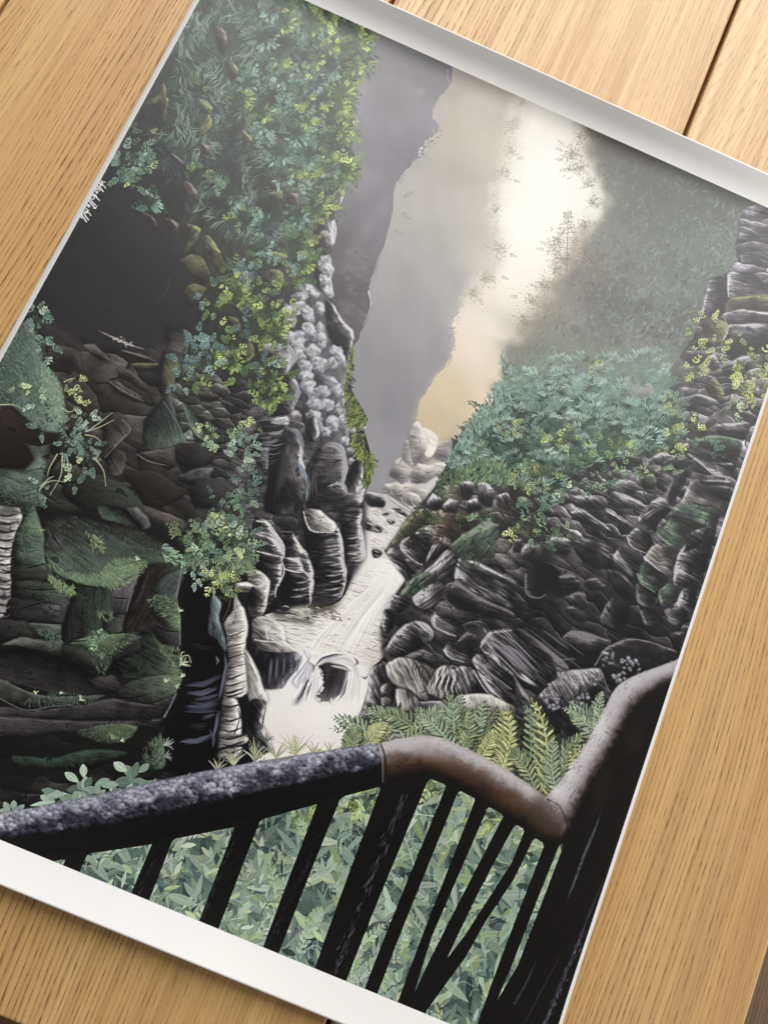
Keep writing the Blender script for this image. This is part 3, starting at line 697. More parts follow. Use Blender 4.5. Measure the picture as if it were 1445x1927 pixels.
# trees standing out against the glow
TQ = [(122, 113, 98), (136, 126, 110), (152, 142, 124), (106, 98, 86)]
curve(q(1067, 394, 1066, 440, 1064, 510), .6, 1.5, (118, 108, 94), .9)
for i in range(11):
    y = 402 + i * 9.5; b = 5 + i * 3.0
    for s in (-1, 1):
        curve(q(1066, y, 1066 + s * b * .6, y - 2, 1066 + s * b, y + 3 + i * .4), .7, .3, (128, 118, 102), .7, 3); wisp(1066 + s * b * .65, y + 1, b * .6, 5, 10 + i * 2, 6, .9, TQ, .65)
for x, y, r, n in ((1076, 292, 20, 120), (1092, 262, 14, 70), (1090, 318, 16, 80), (1072, 318, 14, 50), (1106, 345, 12, 60), (1116, 380, 12, 60), (1096, 425, 16, 80), (1045, 455, 16, 70), (1062, 490, 18, 90), (1036, 470, 9, 26), (1022, 535, 16, 80), (1000, 566, 14, 60), (1046, 510, 16, 70), (984, 604, 14, 60), (958, 240, 12, 50), (948, 325, 14, 60), (930, 395, 12, 50), (940, 470, 18, 90), (915, 525, 16, 80), (960, 285, 12, 50), (890, 552, 12, 50)): wisp(x, y, r * 1.15, r * 1.1, int(n * 1.5), 7, .95, TQ if x > 975 else [(150, 143, 130), (164, 156, 142), (138, 132, 122)], .55)
for x, y, a in ((1060, 285, 190), (1058, 300, 170), (1066, 318, 160), (1062, 275, 210), (1030, 462, 200), (1024, 470, 180), (1012, 540, 190), (975, 560, 185), (968, 300, -10), (962, 340, 10), (955, 480, 10), (940, 520, 20), (900, 560, 60)): sprig(x, y, a, 13, 4, 5, 1.1, [(140, 131, 116), (156, 147, 130)], 10, .7)
# ---------------------------------------------------------------- river bed, far boulders
poly(q(690, 935, 727, 930, 760, 900, 800, 900, 850, 900, 850, 960, 790, 1000, 770, 1080, 790, 1100, 740, 1180, 760, 1240, 720, 1290, 700, 1350, 660, 1420, 600, 1470, 450, 1490, 440, 1330, 500, 1300, 470, 1160, 560, 1150, 640, 1130, 670, 1050), ctrl=[
    (745, 945, (190, 187, 187)), (720, 990, (218, 215, 213)), (750, 1010, (210, 206, 204)), (720, 1060, (234, 232, 231)), (755, 1085, (238, 236, 236)), (690, 1110, (230, 226, 222)), (620, 1170, (233, 229, 225)), (680, 1190, (230, 226, 222)), (560, 1210, (226, 223, 219)),
    (640, 1290, (236, 234, 233)), (580, 1350, (235, 231, 231)), (560, 1400, (234, 228, 224)), (700, 1240, (210, 205, 199)), (660, 1330, (232, 229, 227)), (520, 1400, (233, 230, 228)), (540, 1250, (234, 231, 229))])
for P in (z('E', 730, 1300, 850, 1290, 1000, 1350, 960, 1410, 860, 1420, 730, 1350), z('E', 760, 1250, 790, 1170, 830, 1140, 880, 1180, 890, 1250, 830, 1300), z('E', 830, 1130, 850, 1050, 880, 1060, 900, 1150, 890, 1210, 840, 1170),
          z('E', 870, 1040, 890, 960, 930, 950, 1000, 1100, 1000, 1160, 900, 1200), z('E', 880, 1230, 920, 1180, 980, 1190, 1080, 1170, 1060, 1230, 960, 1290, 880, 1290), z('E', 1000, 1150, 1030, 1060, 1120, 1060, 1110, 1150, 1060, 1170), z('E', 820, 1370, 870, 1340, 930, 1360, 940, 1410, 860, 1420)):
    rock(P, [(0, (84, 80, 82)), (.4, (140, 135, 135)), (1, (222, 217, 211))], 10, .45, .5, 20, 4, .5, -60, 3, .25)
poly(z('E', 940, 990, 975, 985, 1030, 1030, 1030, 1080, 1000, 1140, 960, 1130, 985, 1060), (226, 220, 212), soft=1, tex=.1)
for i in range(16):
    t = i / 15; x0, y0 = 726 + 80 * t, 945 + 5 * t
    curve(q(728 + 95 * t, 935 + 2 * t, 740 + 80 * t, 945 + 10 * t, 775 + 50 * t, 965 - 3 * t), .4, 1.2, [(120, 116, 120), (236, 230, 224), (160, 154, 154)][i % 3], .6)
for P in (z('E', 610, 1380, 640, 1340, 700, 1360, 735, 1400, 720, 1430, 640, 1420), z('H', 600, 60, 650, 50, 720, 100, 710, 130, 620, 110), z('H', 660, 225, 690, 220, 720, 245, 700, 268, 668, 265), z('H', 740, 55, 780, 50, 795, 70, 770, 80), z('H', 790, 0, 840, 10, 870, 35, 840, 35), z('H', 720, 20, 750, 15, 760, 25, 735, 30), z('E', 770, 1440, 820, 1430, 830, 1445)):
    rock(P, RK, 15, .3, .5, 12, 3, .6, -80, 2, .6)
# ripples
RV = q(650, 1090, 720, 1050, 770, 1090, 745, 1170, 735, 1240, 680, 1250, 560, 1230, 500, 1180, 560, 1160, 640, 1140)
for x, y in inside(RV, 430):
    an = 14 + (x - 640) * .05; c = [(96, 92, 92), (140, 134, 130), (242, 240, 239), (244, 242, 241), (186, 176, 168)][rng.integers(5)]
    l = rng.uniform(8, 24); curve(q(x, y, x + l * .5, y + l * .5 * math.tan(math.radians(an)) - 1.2, x + l, y + l * math.tan(math.radians(an))), .3, .3, c, .45, 3, wm=rng.uniform(.45, 1.0))
for x, y in inside(q(690, 960, 740, 960, 780, 1000, 740, 1040, 700, 1050), 90):
    l = rng.uniform(6, 18); curve(q(x, y, x + l * .5, y + l * .1, x + l, y + l * .5), .3, .3, [(150, 140, 134), (242, 238, 234), (186, 174, 164)][rng.integers(3)], .6, 3, wm=1.1)
for k_ in range(70):
    o_ = rng.uniform(-1, 1); hair(q(742 + 16 * o_, 1040, 722 + 22 * o_, 1100, 668 + 44 * o_, 1160, 628 + 64 * o_, 1215, 610 + 56 * o_, 1265), 2, 2.5, .9, [(247, 246, 245), (240, 238, 236), (206, 200, 196)][k_ % 3], .4, .95)
glow(735, 1075, 26, 30, (246, 243, 239), .7); glow(745, 1110, 20, 20, (242, 238, 232), .5)
for _ in range(60):
    x, y = 700 + rng.random() * 30, 1185 + rng.random() * 60; curve(q(x, y, x + 6, y - 3 + rng.normal() * 2), .8, .3, [(118, 122, 118), (150, 150, 146), (222, 216, 208)][rng.integers(3)], .55)
# ---------------------------------------------------------------- right bank: dark rocks
TEAL = [[(30, 40, 37), (38, 50, 46), (24, 32, 30)], [(62, 84, 74), (50, 70, 62), (76, 98, 86)], [(110, 136, 122), (90, 118, 104), (130, 156, 140)], [(80, 104, 80), (64, 86, 68), (102, 124, 92)]]
LIME = [(152, 164, 88), (172, 182, 104), (130, 146, 78), (188, 196, 126)]
PALE = [(168, 190, 160), (150, 176, 148), (190, 206, 170), (206, 216, 168)]
BANK = q(845, 880, 789, 952, 769, 973, 746, 1010, 724, 1036, 742, 1062, 764, 1088, 746, 1116, 726, 1146, 714, 1180, 728, 1205, 726, 1232, 694, 1259, 690, 1294, 676, 1339, 656, 1372, 646, 1400, 640, 1470, 1000, 1560, 1300, 1300, 1500, 720, 1600, 430, 1407, 385, 1393, 409, 1380, 465, 1385, 490, 1367, 516, 1334, 526, 1324, 553, 1317, 593, 1300, 640, 1240, 720, 1200, 850, 1000, 900)
poly(BANK, ctrl=[(800, 980, (40, 38, 36)), (900, 950, (42, 40, 38)), (1000, 1100, (22, 21, 22)), (900, 1180, (20, 19, 20)), (1150, 1150, (18, 17, 19)), (1150, 1000, (30, 29, 30)), (1250, 900, (44, 42, 45)), (1350, 750, (52, 50, 54)), (1400, 500, (56, 54, 58)), (1200, 1250, (14, 13, 15)), (800, 1250, (26, 24, 26)), (800, 1380, (26, 26, 24)), (1250, 1100, (30, 29, 33))], sm=False, rough=3, tex=.3, tang=30, tl=40, tw=5)
CT = [(800, 960, (66, 62, 56)), (850, 1000, (64, 60, 54)), (900, 950, (62, 60, 58)), (960, 1060, (40, 38, 39)), (1000, 1150, (20, 19, 20)), (900, 1140, (34, 32, 33)), (830, 1130, (60, 57, 58)), (1150, 1150, (26, 25, 27)), (1100, 960, (54, 52, 54)), (1180, 960, (62, 60, 62)), (1250, 900, (66, 63, 67)), (1350, 750, (72, 70, 74)), (1400, 500, (66, 64, 69)), (1430, 650, (64, 62, 66)), (1200, 1250, (18, 17, 19)), (1060, 1210, (24, 23, 25)), (800, 1250, (48, 46, 48)), (880, 1230, (40, 38, 40)), (760, 1320, (50, 48, 50)), (950, 1280, (44, 42, 45)), (1250, 1100, (52, 50, 56)), (1330, 950, (66, 63, 70)), (1060, 1040, (40, 38, 40)), (1170, 1060, (44, 42, 46))]
face(q(720, 1250, 714, 1180, 750, 1110, 840, 1060, 1000, 1120, 1100, 1180, 1060, 1300, 1000, 1400, 700, 1400, 660, 1380), CT, 33, 34, 3.4, .9, 3, 1, .5, -110)
face(q(845, 885, 789, 952, 769, 973, 746, 1010, 724, 1036, 742, 1062, 764, 1088, 740, 1130, 860, 1180, 1000, 1180, 1040, 1000, 1000, 920, 900, 900), CT, 28, 22, 3.0, 1.0, 3, 1, .6, -130)
face(q(1000, 920, 1100, 880, 1230, 850, 1300, 900, 1260, 1040, 1150, 1100, 1020, 1060), CT, 30, 18, 3.8, .95, 5, 1, .6, -70)
face(q(1020, 1040, 1200, 1010, 1280, 1080, 1320, 1250, 1200, 1260, 1050, 1180, 960, 1120), CT, 36, 26, 2.8, .75, 6, .9, .15, -80)
face(q(1230, 850, 1300, 790, 1420, 720, 1600, 800, 1500, 1200, 1270, 1200, 1230, 1050, 1260, 950), CT, 22, 27, 3.0, .9, 5, 1, .5, -120)
face(q(1407, 385, 1393, 409, 1380, 465, 1385, 490, 1367, 516, 1334, 526, 1324, 553, 1317, 593, 1300, 640, 1270, 700, 1290, 800, 1420, 760, 1600, 760, 1600, 430), CT, 7, 19, 4.4, .85, 2, 1, .5, -120)
# pillar at the right edge
FR = [(z('F', 1110, 140, 1210, 120, 1215, 240, 1190, 330, 1150, 360, 1060, 345, 1085, 220), RK, 5, .38, 1.1, 190), (z('F', 1215, 110, 1330, 95, 1400, 150, 1500, 230, 1215, 240), RK, 10, .58, 1.0, 190), (z('F', 1220, 250, 1500, 230, 1500, 320, 1200, 320), RO, 4, .5, .6, -90),
      (z('F', 1205, 355, 1260, 310, 1350, 320, 1500, 335, 1500, 390, 1300, 380), RK, 6, .6, .8, -90), (z('F', 1220, 400, 1500, 400, 1500, 560, 1350, 570, 1240, 620, 1190, 500), RK, 6, .34, .7, -90), (z('F', 1060, 390, 1120, 360, 1200, 380, 1210, 440, 1180, 500, 1080, 480), RO, 60, .62, .6, 0),
      (z('F', 1180, 640, 1260, 585, 1380, 570, 1300, 690, 1200, 690), RK, -20, .5, .8, -90), (z('F', 1080, 600, 1130, 565, 1170, 640, 1120, 660), RK, 0, .6, .6, -90), (z('F', 1080, 750, 1130, 690, 1190, 780, 1160, 840, 1080, 770), RO, 25, .5, 1.0, -60),
      (z('F', 955, 815, 1060, 790, 1165, 840, 1080, 865), RK, 20, .6, .9, -90), (z('F', 1130, 900, 1240, 850, 1140, 960, 1060, 1010, 1040, 990), RP, 130, .3, .7, -90), (z('F', 1150, 965, 1340, 950, 1300, 1055, 1160, 1020), RK, 15, .5, .9, -90), (z('F', 1010, 1060, 1130, 1020, 1290, 1060, 1255, 1170, 1100, 1110), RG, 12, .5, .7, -90),
      (z('F', 985, 1120, 1090, 1130, 1255, 1180, 1225, 1265, 1130, 1240, 1060, 1180), RK, 20, .5, .7, 120), (z('F', 1140, 1180, 1250, 1185, 1230, 1230), RK, 10, .4, .8, -90), (z('F', 920, 1110, 985, 1065, 985, 1130, 930, 1130), RP, 140, .25, .7, -90), (z('F', 760, 1150, 850, 1120, 900, 1150, 830, 1185, 770, 1190), RK, 25, .6, .9, -90),
      (z('F', 830, 1180, 960, 1130, 1000, 1190, 880, 1240), RD, 25, .5, .8, -90), (z('F', 940, 1400, 1000, 1290, 1040, 1270, 1060, 1320, 1200, 1400, 1190, 1500, 900, 1450), RP, 25, .3, .9, 200), (z('F', 1060, 1275, 1230, 1285, 1215, 1312, 1090, 1305), RK, 8, .6, .8, -90), (z('F', 1060, 1320, 1215, 1315, 1200, 1400), RD, 12, .5, 1.0, -90), (z('F', 880, 1290, 970, 1220, 985, 1250, 900, 1400, 860, 1390), RD, 110, .5, .8, 180),
      (z('F', 755, 1425, 820, 1370, 875, 1400, 870, 1450, 780, 1460), RK, 15, .6, .7, -90), (z('F', 550, 1300, 620, 1270, 690, 1290, 705, 1330, 640, 1375, 560, 1340), RK, 20, .55, .9, -90), (z('F', 560, 1330, 700, 1390, 740, 1440, 530, 1430), RK, 28, .45, 1.2, -60), (z('F', 335, 1370, 440, 1360, 520, 1400, 510, 1450, 350, 1430), RK, 32, .5, 1.2, -70),
      (z('F', 245, 1365, 300, 1350, 330, 1400, 260, 1425), RK, 60, .5, .7, -90), (z('F', 265, 1305, 330, 1240, 410, 1160, 470, 1150, 530, 1190, 545, 1235, 440, 1220, 420, 1250, 330, 1290), RK, 30, .52, .9, -100), (z('F', 580, 1160, 660, 1120, 720, 1150, 700, 1200, 600, 1200), RD, 20, .5, .9, -90)]
for P, rp, an, b, cn, rd in FR: rock(P, rp, an, b - .1, cn * .9, 26, 3, .45, rd, 3, .5, a=.85)
for P in (z('F', 725, 1260, 780, 1240, 810, 1280, 790, 1330, 730, 1320), z('F', 20, 1380, 70, 1370, 90, 1410, 60, 1440, 20, 1430)): rock(P, RG, 0, .5, .4, 12, 4, .4, -70, 4, .8)
curve(z('F', 1210, 115, 1212, 240), 1.4, 1, (200, 198, 204), .8, n=8); curve(z('F', 1265, 20, 1215, 110), .8, .8, (150, 148, 152), .6); curve(z('F', 985, 1128, 1060, 1185, 1130, 1242, 1220, 1262), 2, 1.2, (176, 174, 186), .85)
curve(z('F', 1185, 480, 1210, 420, 1190, 360), 1.6, 1, (180, 178, 180), .7)
IR = [(z('I', 320, 10, 400, 5, 540, 105, 560, 150, 460, 100, 330, 50), RK, 33, .5, 1.2, -90), (z('I', 520, 0, 640, 60, 645, 110, 540, 50), RK, 35, .5, 1.0, -90), (z('I', 700, 40, 800, -10, 890, 0, 765, 120, 720, 80), RK, -35, .48, 1.0, 200), (z('I', 800, 130, 860, 80, 900, 25, 1050, 80, 1005, 170, 930, 230, 870, 200), RG, 30, .66, .8, 150),
      (z('I', 900, 0, 1000, -30, 1160, 0, 1140, 105, 1050, 75), RG, 20, .6, .6, 200), (z('I', 640, 150, 690, 100, 760, 130, 790, 190, 740, 240, 660, 200), RK, 30, .4, .7, 190), (z('I', 738, 270, 800, 190, 900, 210, 935, 240, 890, 375, 840, 350, 752, 300), RP, 30, .32, .9, 180), (z('I', 698, 355, 740, 290, 830, 350, 885, 400, 800, 465, 720, 410), RG, 30, .56, .8, 180),
      (z('I', 558, 270, 600, 215, 690, 280, 722, 330, 690, 385, 600, 320), RK, 38, .55, 1.3, 190), (z('I', 688, 430, 720, 410, 805, 480, 770, 555, 700, 525), RD, 25, .65, .7, 180), (z('I', 815, 462, 870, 420, 952, 430, 940, 480, 880, 535, 828, 530), RG, 10, .6, .5, 180), (z('I', 903, 345, 940, 230, 1060, 110, 1145, 105, 1040, 440, 910, 425), RK, 25, .48, 1.1, 190),
      (z('I', 920, 520, 960, 440, 1035, 455, 1005, 570, 930, 550), RK, 20, .42, .7, 190), (z('I', 713, 560, 800, 570, 860, 650, 750, 665), RD, 25, .55, .7, 190), (z('I', 855, 565, 960, 545, 985, 600, 960, 655, 880, 640), RD, 20, .62, .7, 190), (z('I', 1000, 130, 1110, 100, 1080, 180, 960, 240), RK, 30, .3, .9, -90),
      (z('I', 65, 350, 150, 285, 235, 320, 275, 400, 262, 492, 130, 505, 75, 470), RD, 5, .28, .5, 150), (z('I', 400, 400, 460, 385, 525, 430, 512, 462, 420, 452), RD, 0, .6, .7, -90), (z('I', 285, 560, 330, 540, 412, 580, 412, 632, 340, 622), RD, 25, .6, .8, -90), (z('I', 275, 500, 330, 475, 395, 465, 425, 540, 390, 575, 330, 530), RD, 40, .6, .8, -90), (z('I', 490, 600, 560, 490, 665, 600, 600, 685, 500, 640), RD, 45, .55, .9, 200),
      (z('I', 275, 725, 340, 675, 550, 742, 460, 812, 370, 815), RD, 15, .75, .6, -90), (z('I', 455, 880, 520, 780, 640, 728, 760, 740, 925, 800, 905, 880, 720, 930, 600, 972, 520, 965), RD, 20, .4, .6, -110), (z('I', 130, 1070, 220, 960, 240, 912, 330, 905, 480, 895, 520, 960, 560, 1050, 500, 1085, 440, 1200, 300, 1245, 230, 1150), RK, 60, .45, .9, -110),
      (z('I', -60, 690, 0, 675, 80, 690, 310, 890, 180, 935, 40, 820), RD, 38, .62, 1.0, -40), (z('I', -40, 800, 0, 830, 200, 970, 180, 1005, 0, 900), RK, 38, .45, 1.0, -40), (z('I', -30, 900, 0, 930, 105, 1100, 60, 1115, 0, 1040), RK, 50, .5, .8, -40), (z('I', 0, 170, 50, 165, 40, 230, 0, 245), RK, 40, .5, .5, -90), (z('I', 45, 225, 80, 190, 128, 220, 100, 275, 50, 280), RK, 60, .6, .5, -110),
      (z('I', 165, 200, 220, 150, 335, 170, 310, 255, 200, 240), RK, 30, .5, 1.0, -110), (z('I', 330, 180, 400, 160, 520, 200, 560, 330, 450, 330, 360, 260), RD, 30, .42, 1.0, -90), (z('I', 520, 340, 600, 350, 680, 450, 650, 540, 560, 440), RD, 40, .4, .9, -90), (z('I', 250, 380, 330, 360, 380, 420, 300, 480), RD, 10, .5, .8, -90), (z('I', 880, 700, 960, 690, 930, 760, 880, 740), RD, 20, .4, .8, -90)]
for P, rp, an, b, cn, rd in IR: rock(P, rp, an, b - .08, cn, 26, 3, .45, rd, 3, .6, a=.9)
curve(z('I', 68, 360, 72, 470, 140, 495, 180, 475), 2.2, 1.2, (120, 116, 122), .7); curve(z('I', 640, 150, 665, 205, 740, 240), 1.8, 1, (178, 178, 176), .85); curve(z('I', 738, 265, 775, 300, 830, 345), 2.6, 1.4, (196, 190, 204), .8); curve(z('I', 698, 360, 720, 412, 795, 462), 2, 1, (130, 160, 140), .8); curve(z('I', 458, 875, 520, 785, 640, 732, 760, 742, 900, 790), 1.6, .8, (120, 118, 124), .7)
for P, n in ((z('I', 500, 800, 560, 790, 560, 880, 500, 880), 14), (z('I', 600, 840, 680, 830, 730, 900, 640, 910), 26), (z('I', 560, 930, 640, 920, 650, 950, 570, 970), 16), (z('I', 220, 930, 300, 910, 300, 970, 240, 1000), 16), (z('I', 310, 940, 380, 930, 380, 1000, 320, 1000), 20), (z('I', 150, 1050, 260, 1030, 250, 1130, 200, 1120), 24), (z('I', 320, 1060, 420, 1030, 400, 1110, 330, 1110), 20), (z('I', 400, 920, 480, 900, 500, 970, 420, 1000), 12)):
    blobs(P, n, 3.2, (196, 196, 206), (84, 82, 90), -60, .75)
for _ in range(26):
    t = rng.random(); x, y = -40 + 330 * t + rng.normal() * 60, 690 + 200 * t + rng.normal() * 70; a_ = z('I', x, y, x + 70, y + 52, x + 130, y + 100); curve(a_, .5, .3, (92, 90, 98), .55, 4, wm=1.2)
# near bank beside the water
HR = [(z('H', 735, 240, 800, 140, 870, 40, 960, -10, 1005, 40, 960, 100, 880, 140, 800, 190), RO, 60, .4, .8, 200), (z('H', 815, 190, 870, 150, 1000, 210, 965, 300, 930, 305, 850, 250), RK, 35, .3, 1.0, 200), (z('H', 745, 240, 810, 195, 880, 330, 940, 310, 885, 395, 850, 390, 795, 320), RK, 38, .5, 1.3, 200), (z('H', 900, 140, 960, 90, 1010, 150, 1000, 210), RK, 10, .45, 1.2, -90),
      (z('H', 1005, 170, 1030, 60, 1100, -10, 1210, 40, 1180, 110, 1060, 150), [(0, (26, 20, 18)), (.5, (72, 58, 50)), (1, (142, 128, 116))], 15, .45, 1.0, 200), (z('H', 965, 295, 1005, 200, 1095, 205, 1010, 285), RK, -60, .35, .8, 200), (z('H', 1095, 215, 1170, 140, 1250, 90, 1290, 65, 1375, 80, 1375, 160, 1310, 310, 1220, 285, 1120, 240), RG, -40, .6, .9, -100),
      (z('H', 955, 345, 1040, 275, 1080, 225, 1135, 250, 1165, 310, 1090, 395, 980, 405), RK, -45, .55, 1.0, 210), (z('H', 815, 470, 880, 395, 985, 345, 1015, 430, 900, 475, 850, 505), RG, -30, .52, .9, 210), (z('H', 895, 485, 1000, 415, 1095, 440, 1085, 500, 960, 565, 900, 525), RK, -30, .6, .8, 200), (z('H', 735, 560, 790, 475, 885, 500, 870, 545, 780, 605), RK, 25, .5, 1.2, 200), (z('H', 715, 640, 738, 560, 790, 600, 780, 665, 740, 705), RK, 20, .4, .9, 200),
      (z('H', 1135, 330, 1160, 265, 1235, 315, 1460, 440, 1460, 560, 1280, 485, 1130, 405), RK, 32, .45, 1.2, 190), (z('H', 1180, 300, 1250, 290, 1460, 400, 1460, 440), RK, 30, .55, 1.0, -60), (z('H', 995, 620, 1040, 575, 1165, 640, 1185, 700, 1120, 715, 1020, 665), RK, 30, .5, 1.3, 170), (z('H', 735, 800, 790, 695, 870, 635, 965, 635, 1015, 700, 960, 765, 830, 835, 750, 835), RK, 35, .36, .9, 200), (z('H', 870, 640, 965, 635, 1015, 700, 960, 760), RK, 35, .55, 1.1, -60),
      (z('H', 1068, 790, 1110, 735, 1225, 760, 1235, 840, 1185, 855, 1090, 825), RK, 25, .4, 1.1, 160), (z('H', 1120, 760, 1200, 690, 1260, 720, 1240, 790, 1180, 790), RD, -30, .6, 1.0, -90), (z('H', 825, 835, 950, 785, 1025, 830, 1000, 885), RD, 15, .6, .8, -90), (z('H', 1130, 400, 1280, 500, 1460, 580, 1460, 640, 1150, 560, 1080, 500), RD, 20, .4, .8, -90),
      (z('H', 640, 990, 650, 895, 740, 865, 800, 980, 805, 1110, 620, 1145), RK, 60, .36, 1.0, 200), (z('H', 740, 875, 810, 832, 880, 838, 965, 868, 1025, 910, 990, 965, 970, 1085, 880, 1020, 790, 985, 750, 935), RP, 62, .42, 1.3, 200), (z('H', 800, 1010, 870, 1025, 925, 1070, 935, 1130, 870, 1165, 805, 1110), RP, 70, .45, .9, 200), (z('H', 705, 1000, 765, 970, 770, 1020, 745, 1050, 715, 1045), RP, 40, .2, .8, 200), (z('H', 710, 1060, 770, 1060, 770, 1110, 725, 1110), RP, 40, .2, .8, 200),
      (z('H', 975, 1000, 1040, 890, 1125, 878, 1145, 1010, 1060, 1065, 1000, 1045), RP, 110, .3, 1.5, 200), (z('H', 1105, 900, 1220, 888, 1325, 1030, 1150, 1040), RK, 60, .4, 1.3, 200), (z('H', 1105, 1105, 1150, 1048, 1290, 1038, 1380, 1060, 1460, 1110, 1460, 1205, 1330, 1190, 1140, 1185), RP, 80, .38, .7, -100), (z('H', 1228, 850, 1280, 808, 1460, 940, 1460, 1100, 1320, 1020), RK, 42, .45, 1.4, 190),
      (z('H', 1272, 760, 1330, 685, 1460, 668, 1560, 720, 1680, 860, 1700, 960, 1580, 1000, 1460, 930, 1300, 812), RK, 42, .46, 1.4, 190), (z('H', 540, 1240, 600, 1140, 800, 1110, 900, 1160, 950, 1240, 700, 1330), RD, 10, .4, .8, -90), (z('H', 1300, 1160, 1400, 1140, 1460, 1250, 1380, 1250), RD, 60, .6, 1.3, 180)]
for P, rp, an, b, cn, rd in HR: rock(P, rp, an, b - .02, cn, 24, 3, .5, rd, 3, .7, a=.92)
curve(z('H', 820, 200, 838, 235, 900, 285, 945, 308), 2.0, 1, (206, 202, 200), .8); curve(z('H', 870, 150, 825, 190), 1.2, 1, (170, 168, 166), .7); curve(z('H', 1000, 615, 1010, 650, 1080, 690, 1130, 712), 2, 1, (160, 158, 164), .8); curve(z('H', 1068, 790, 1100, 830, 1180, 858), 2.2, 1, (190, 190, 196), .8)
curve(z('H', 1275, 770, 1320, 700, 1445, 678), 2, 1.4, (176, 174, 182), .75); curve(z('H', 1232, 905, 1290, 1000, 1320, 1035), 1.6, 1, (190, 188, 196), .8); curve(z('H', 1230, 850, 1300, 900, 1445, 1010), 1.2, .8, (140, 138, 146), .7)
for _ in range(22):
    t = rng.random(); x, y = 1290 + rng.random() * 140, 700 + rng.random() * 110; curve(z('H', x, y, x + 60, y + 40, x + 170, y + 150), .4, .3, (128, 126, 134), .6, 4, wm=1.3)
for i in range(9):
    x = 990 + i * 17; curve(z('H', x + 20, 895 + 3 * i, x + 18, 950, x + 2, 1000, x + 12, 1045), .6, .4, (214, 212, 212) if i % 2 else (24, 22, 24), .8, 4, wm=1.6)
for i in range(8): curve(z('H', 900 + i * 18, 850 + i * 8, 890 + i * 18, 900 + i * 6, 920 + i * 12, 985 + i * 8), .5, .4, (40, 38, 40), .7, 4, wm=1.4)
# vegetation of the right slope
SL = q(942, 666, 965, 690, 1031, 674, 1121, 664, 1170, 668, 1214, 655, 1261, 668, 1250, 700, 1262, 745, 1280, 775, 1290, 806, 1278, 832, 1217, 858, 1150, 862, 1090, 885, 1052, 915, 1035, 950, 990, 925, 950, 912, 892, 905, 845, 900, 828, 896, 845, 868, 856, 829, 889, 802, 902, 779, 925, 762, 928, 736, 945, 719)
poly(SL, rough=3, ctrl=[(960, 690, (98, 108, 100)), (1000, 720, (66, 82, 76)), (1150, 720, (72, 92, 84)), (1200, 770, (70, 90, 82)), (1000, 800, (38, 52, 48)), (1100, 800, (42, 58, 52)), (950, 850, (42, 56, 48)), (900, 890, (52, 66, 46)), (1200, 830, (50, 66, 58)), (940, 760, (66, 84, 76)), (1100, 870, (42, 56, 52)), (870, 850, (70, 96, 84))])
for x, y in inside(SL, 60): glow(x, y, rng.uniform(8, 22), rng.uniform(5, 12), (22, 30, 28), .55)
fur(SL, 2600, 13, 1.8, None, -80, 70, .8, 40, TEAL, 34)
for x, y in inside(SL, 46):
    glow(x, y, rng.uniform(8, 20), rng.uniform(5, 10), (34, 46, 44), .6)
for x, y in inside(SL, 230):
    f = (y - 660) / 260; cs = TEAL[2] if f < .5 else TEAL[1 + (rng.random() < .35) * 2]
    n = rng.integers(5, 9); r = rng.uniform(15, 32); a0 = -90 + rng.normal() * 25
    for k in range(n):
        a = math.radians(a0 + (k - n / 2) * 24 + rng.normal() * 6); L = r * rng.uniform(.7, 1.1)
        frond([(x, y), (x + .6 * L * math.cos(a), y + .6 * L * math.sin(a) - 3), (x + L * math.cos(a) + 3 * np.sign(math.cos(a)), y + L * math.sin(a) + 3)], 5.4, 8, [tone(cs[k % 3], .72, 1.1)], .95, al=.8)
fur(q(942, 668, 1031, 676, 1121, 666, 1214, 660, 1220, 690, 1100, 700, 960, 710), 160, 13, 2.4, [(150, 168, 154), (136, 156, 142), (122, 142, 130)], -85, 50, .5)
fur(q(900, 780, 945, 720, 960, 760, 900, 830, 850, 880, 845, 860), 240, 14, 1.6, [(110, 142, 130), (92, 124, 112), (132, 158, 144)], -95, 40, .8)
glow(1100, 668, 160, 24, (112, 117, 110), .6); glow(1000, 690, 60, 20, (116, 120, 112), .4); glow(1220, 665, 60, 18, (112, 120, 114), .35)
BF = [(112, 146, 138), (132, 164, 154), (94, 128, 120)]
for P, l in (([(1228, 716), (1222, 680), (1202, 676)], 9), ([(1230, 716), (1226, 675), (1222, 652)], 9), ([(1233, 714), (1240, 676), (1262, 666)], 9), ([(1226, 718), (1210, 690), (1170, 676)], 8), ([(1236, 712), (1246, 690), (1258, 680)], 7)): frond(P, l, 14, BF, 1.3, (132, 158, 148), .55)
MF = [(100, 126, 116), (84, 110, 101), (118, 142, 130)]
for P, l in (([(1196, 842), (1180, 800), (1156, 770)], 11), ([(1192, 830), (1196, 795), (1206, 765)], 11), ([(1190, 845), (1220, 805), (1258, 800)], 10), ([(1176, 852), (1200, 820), (1216, 800)], 9), ([(1110, 850), (1118, 800), (1150, 795)], 10), ([(1100, 850), (1090, 810), (1068, 790)], 9), ([(1050, 880), (1040, 840), (1015, 830)], 9), ([(1010, 860), (1020, 820), (1050, 815)], 9), ([(1060, 800), (1080, 770), (1110, 765)], 8), ([(1000, 800), (1020, 770), (1040, 762)], 8)): frond(P, l, 14, [(84, 108, 96), (70, 94, 82), (100, 124, 110)], 1.6, (112, 138, 122), .7)
for x, y, r, n in ((1195, 735, 12, 10), (1215, 738, 10, 8)): ball(x, y, 14, 10, (166, 158, 160), (110, 104, 106), -80, .7)
for k_ in range(46): glow(rng.uniform(960, 1270), rng.uniform(655, 700), rng.uniform(14, 40), rng.uniform(7, 18), [(104, 108, 100), (96, 104, 98), (112, 112, 104)][k_ % 3], .3)
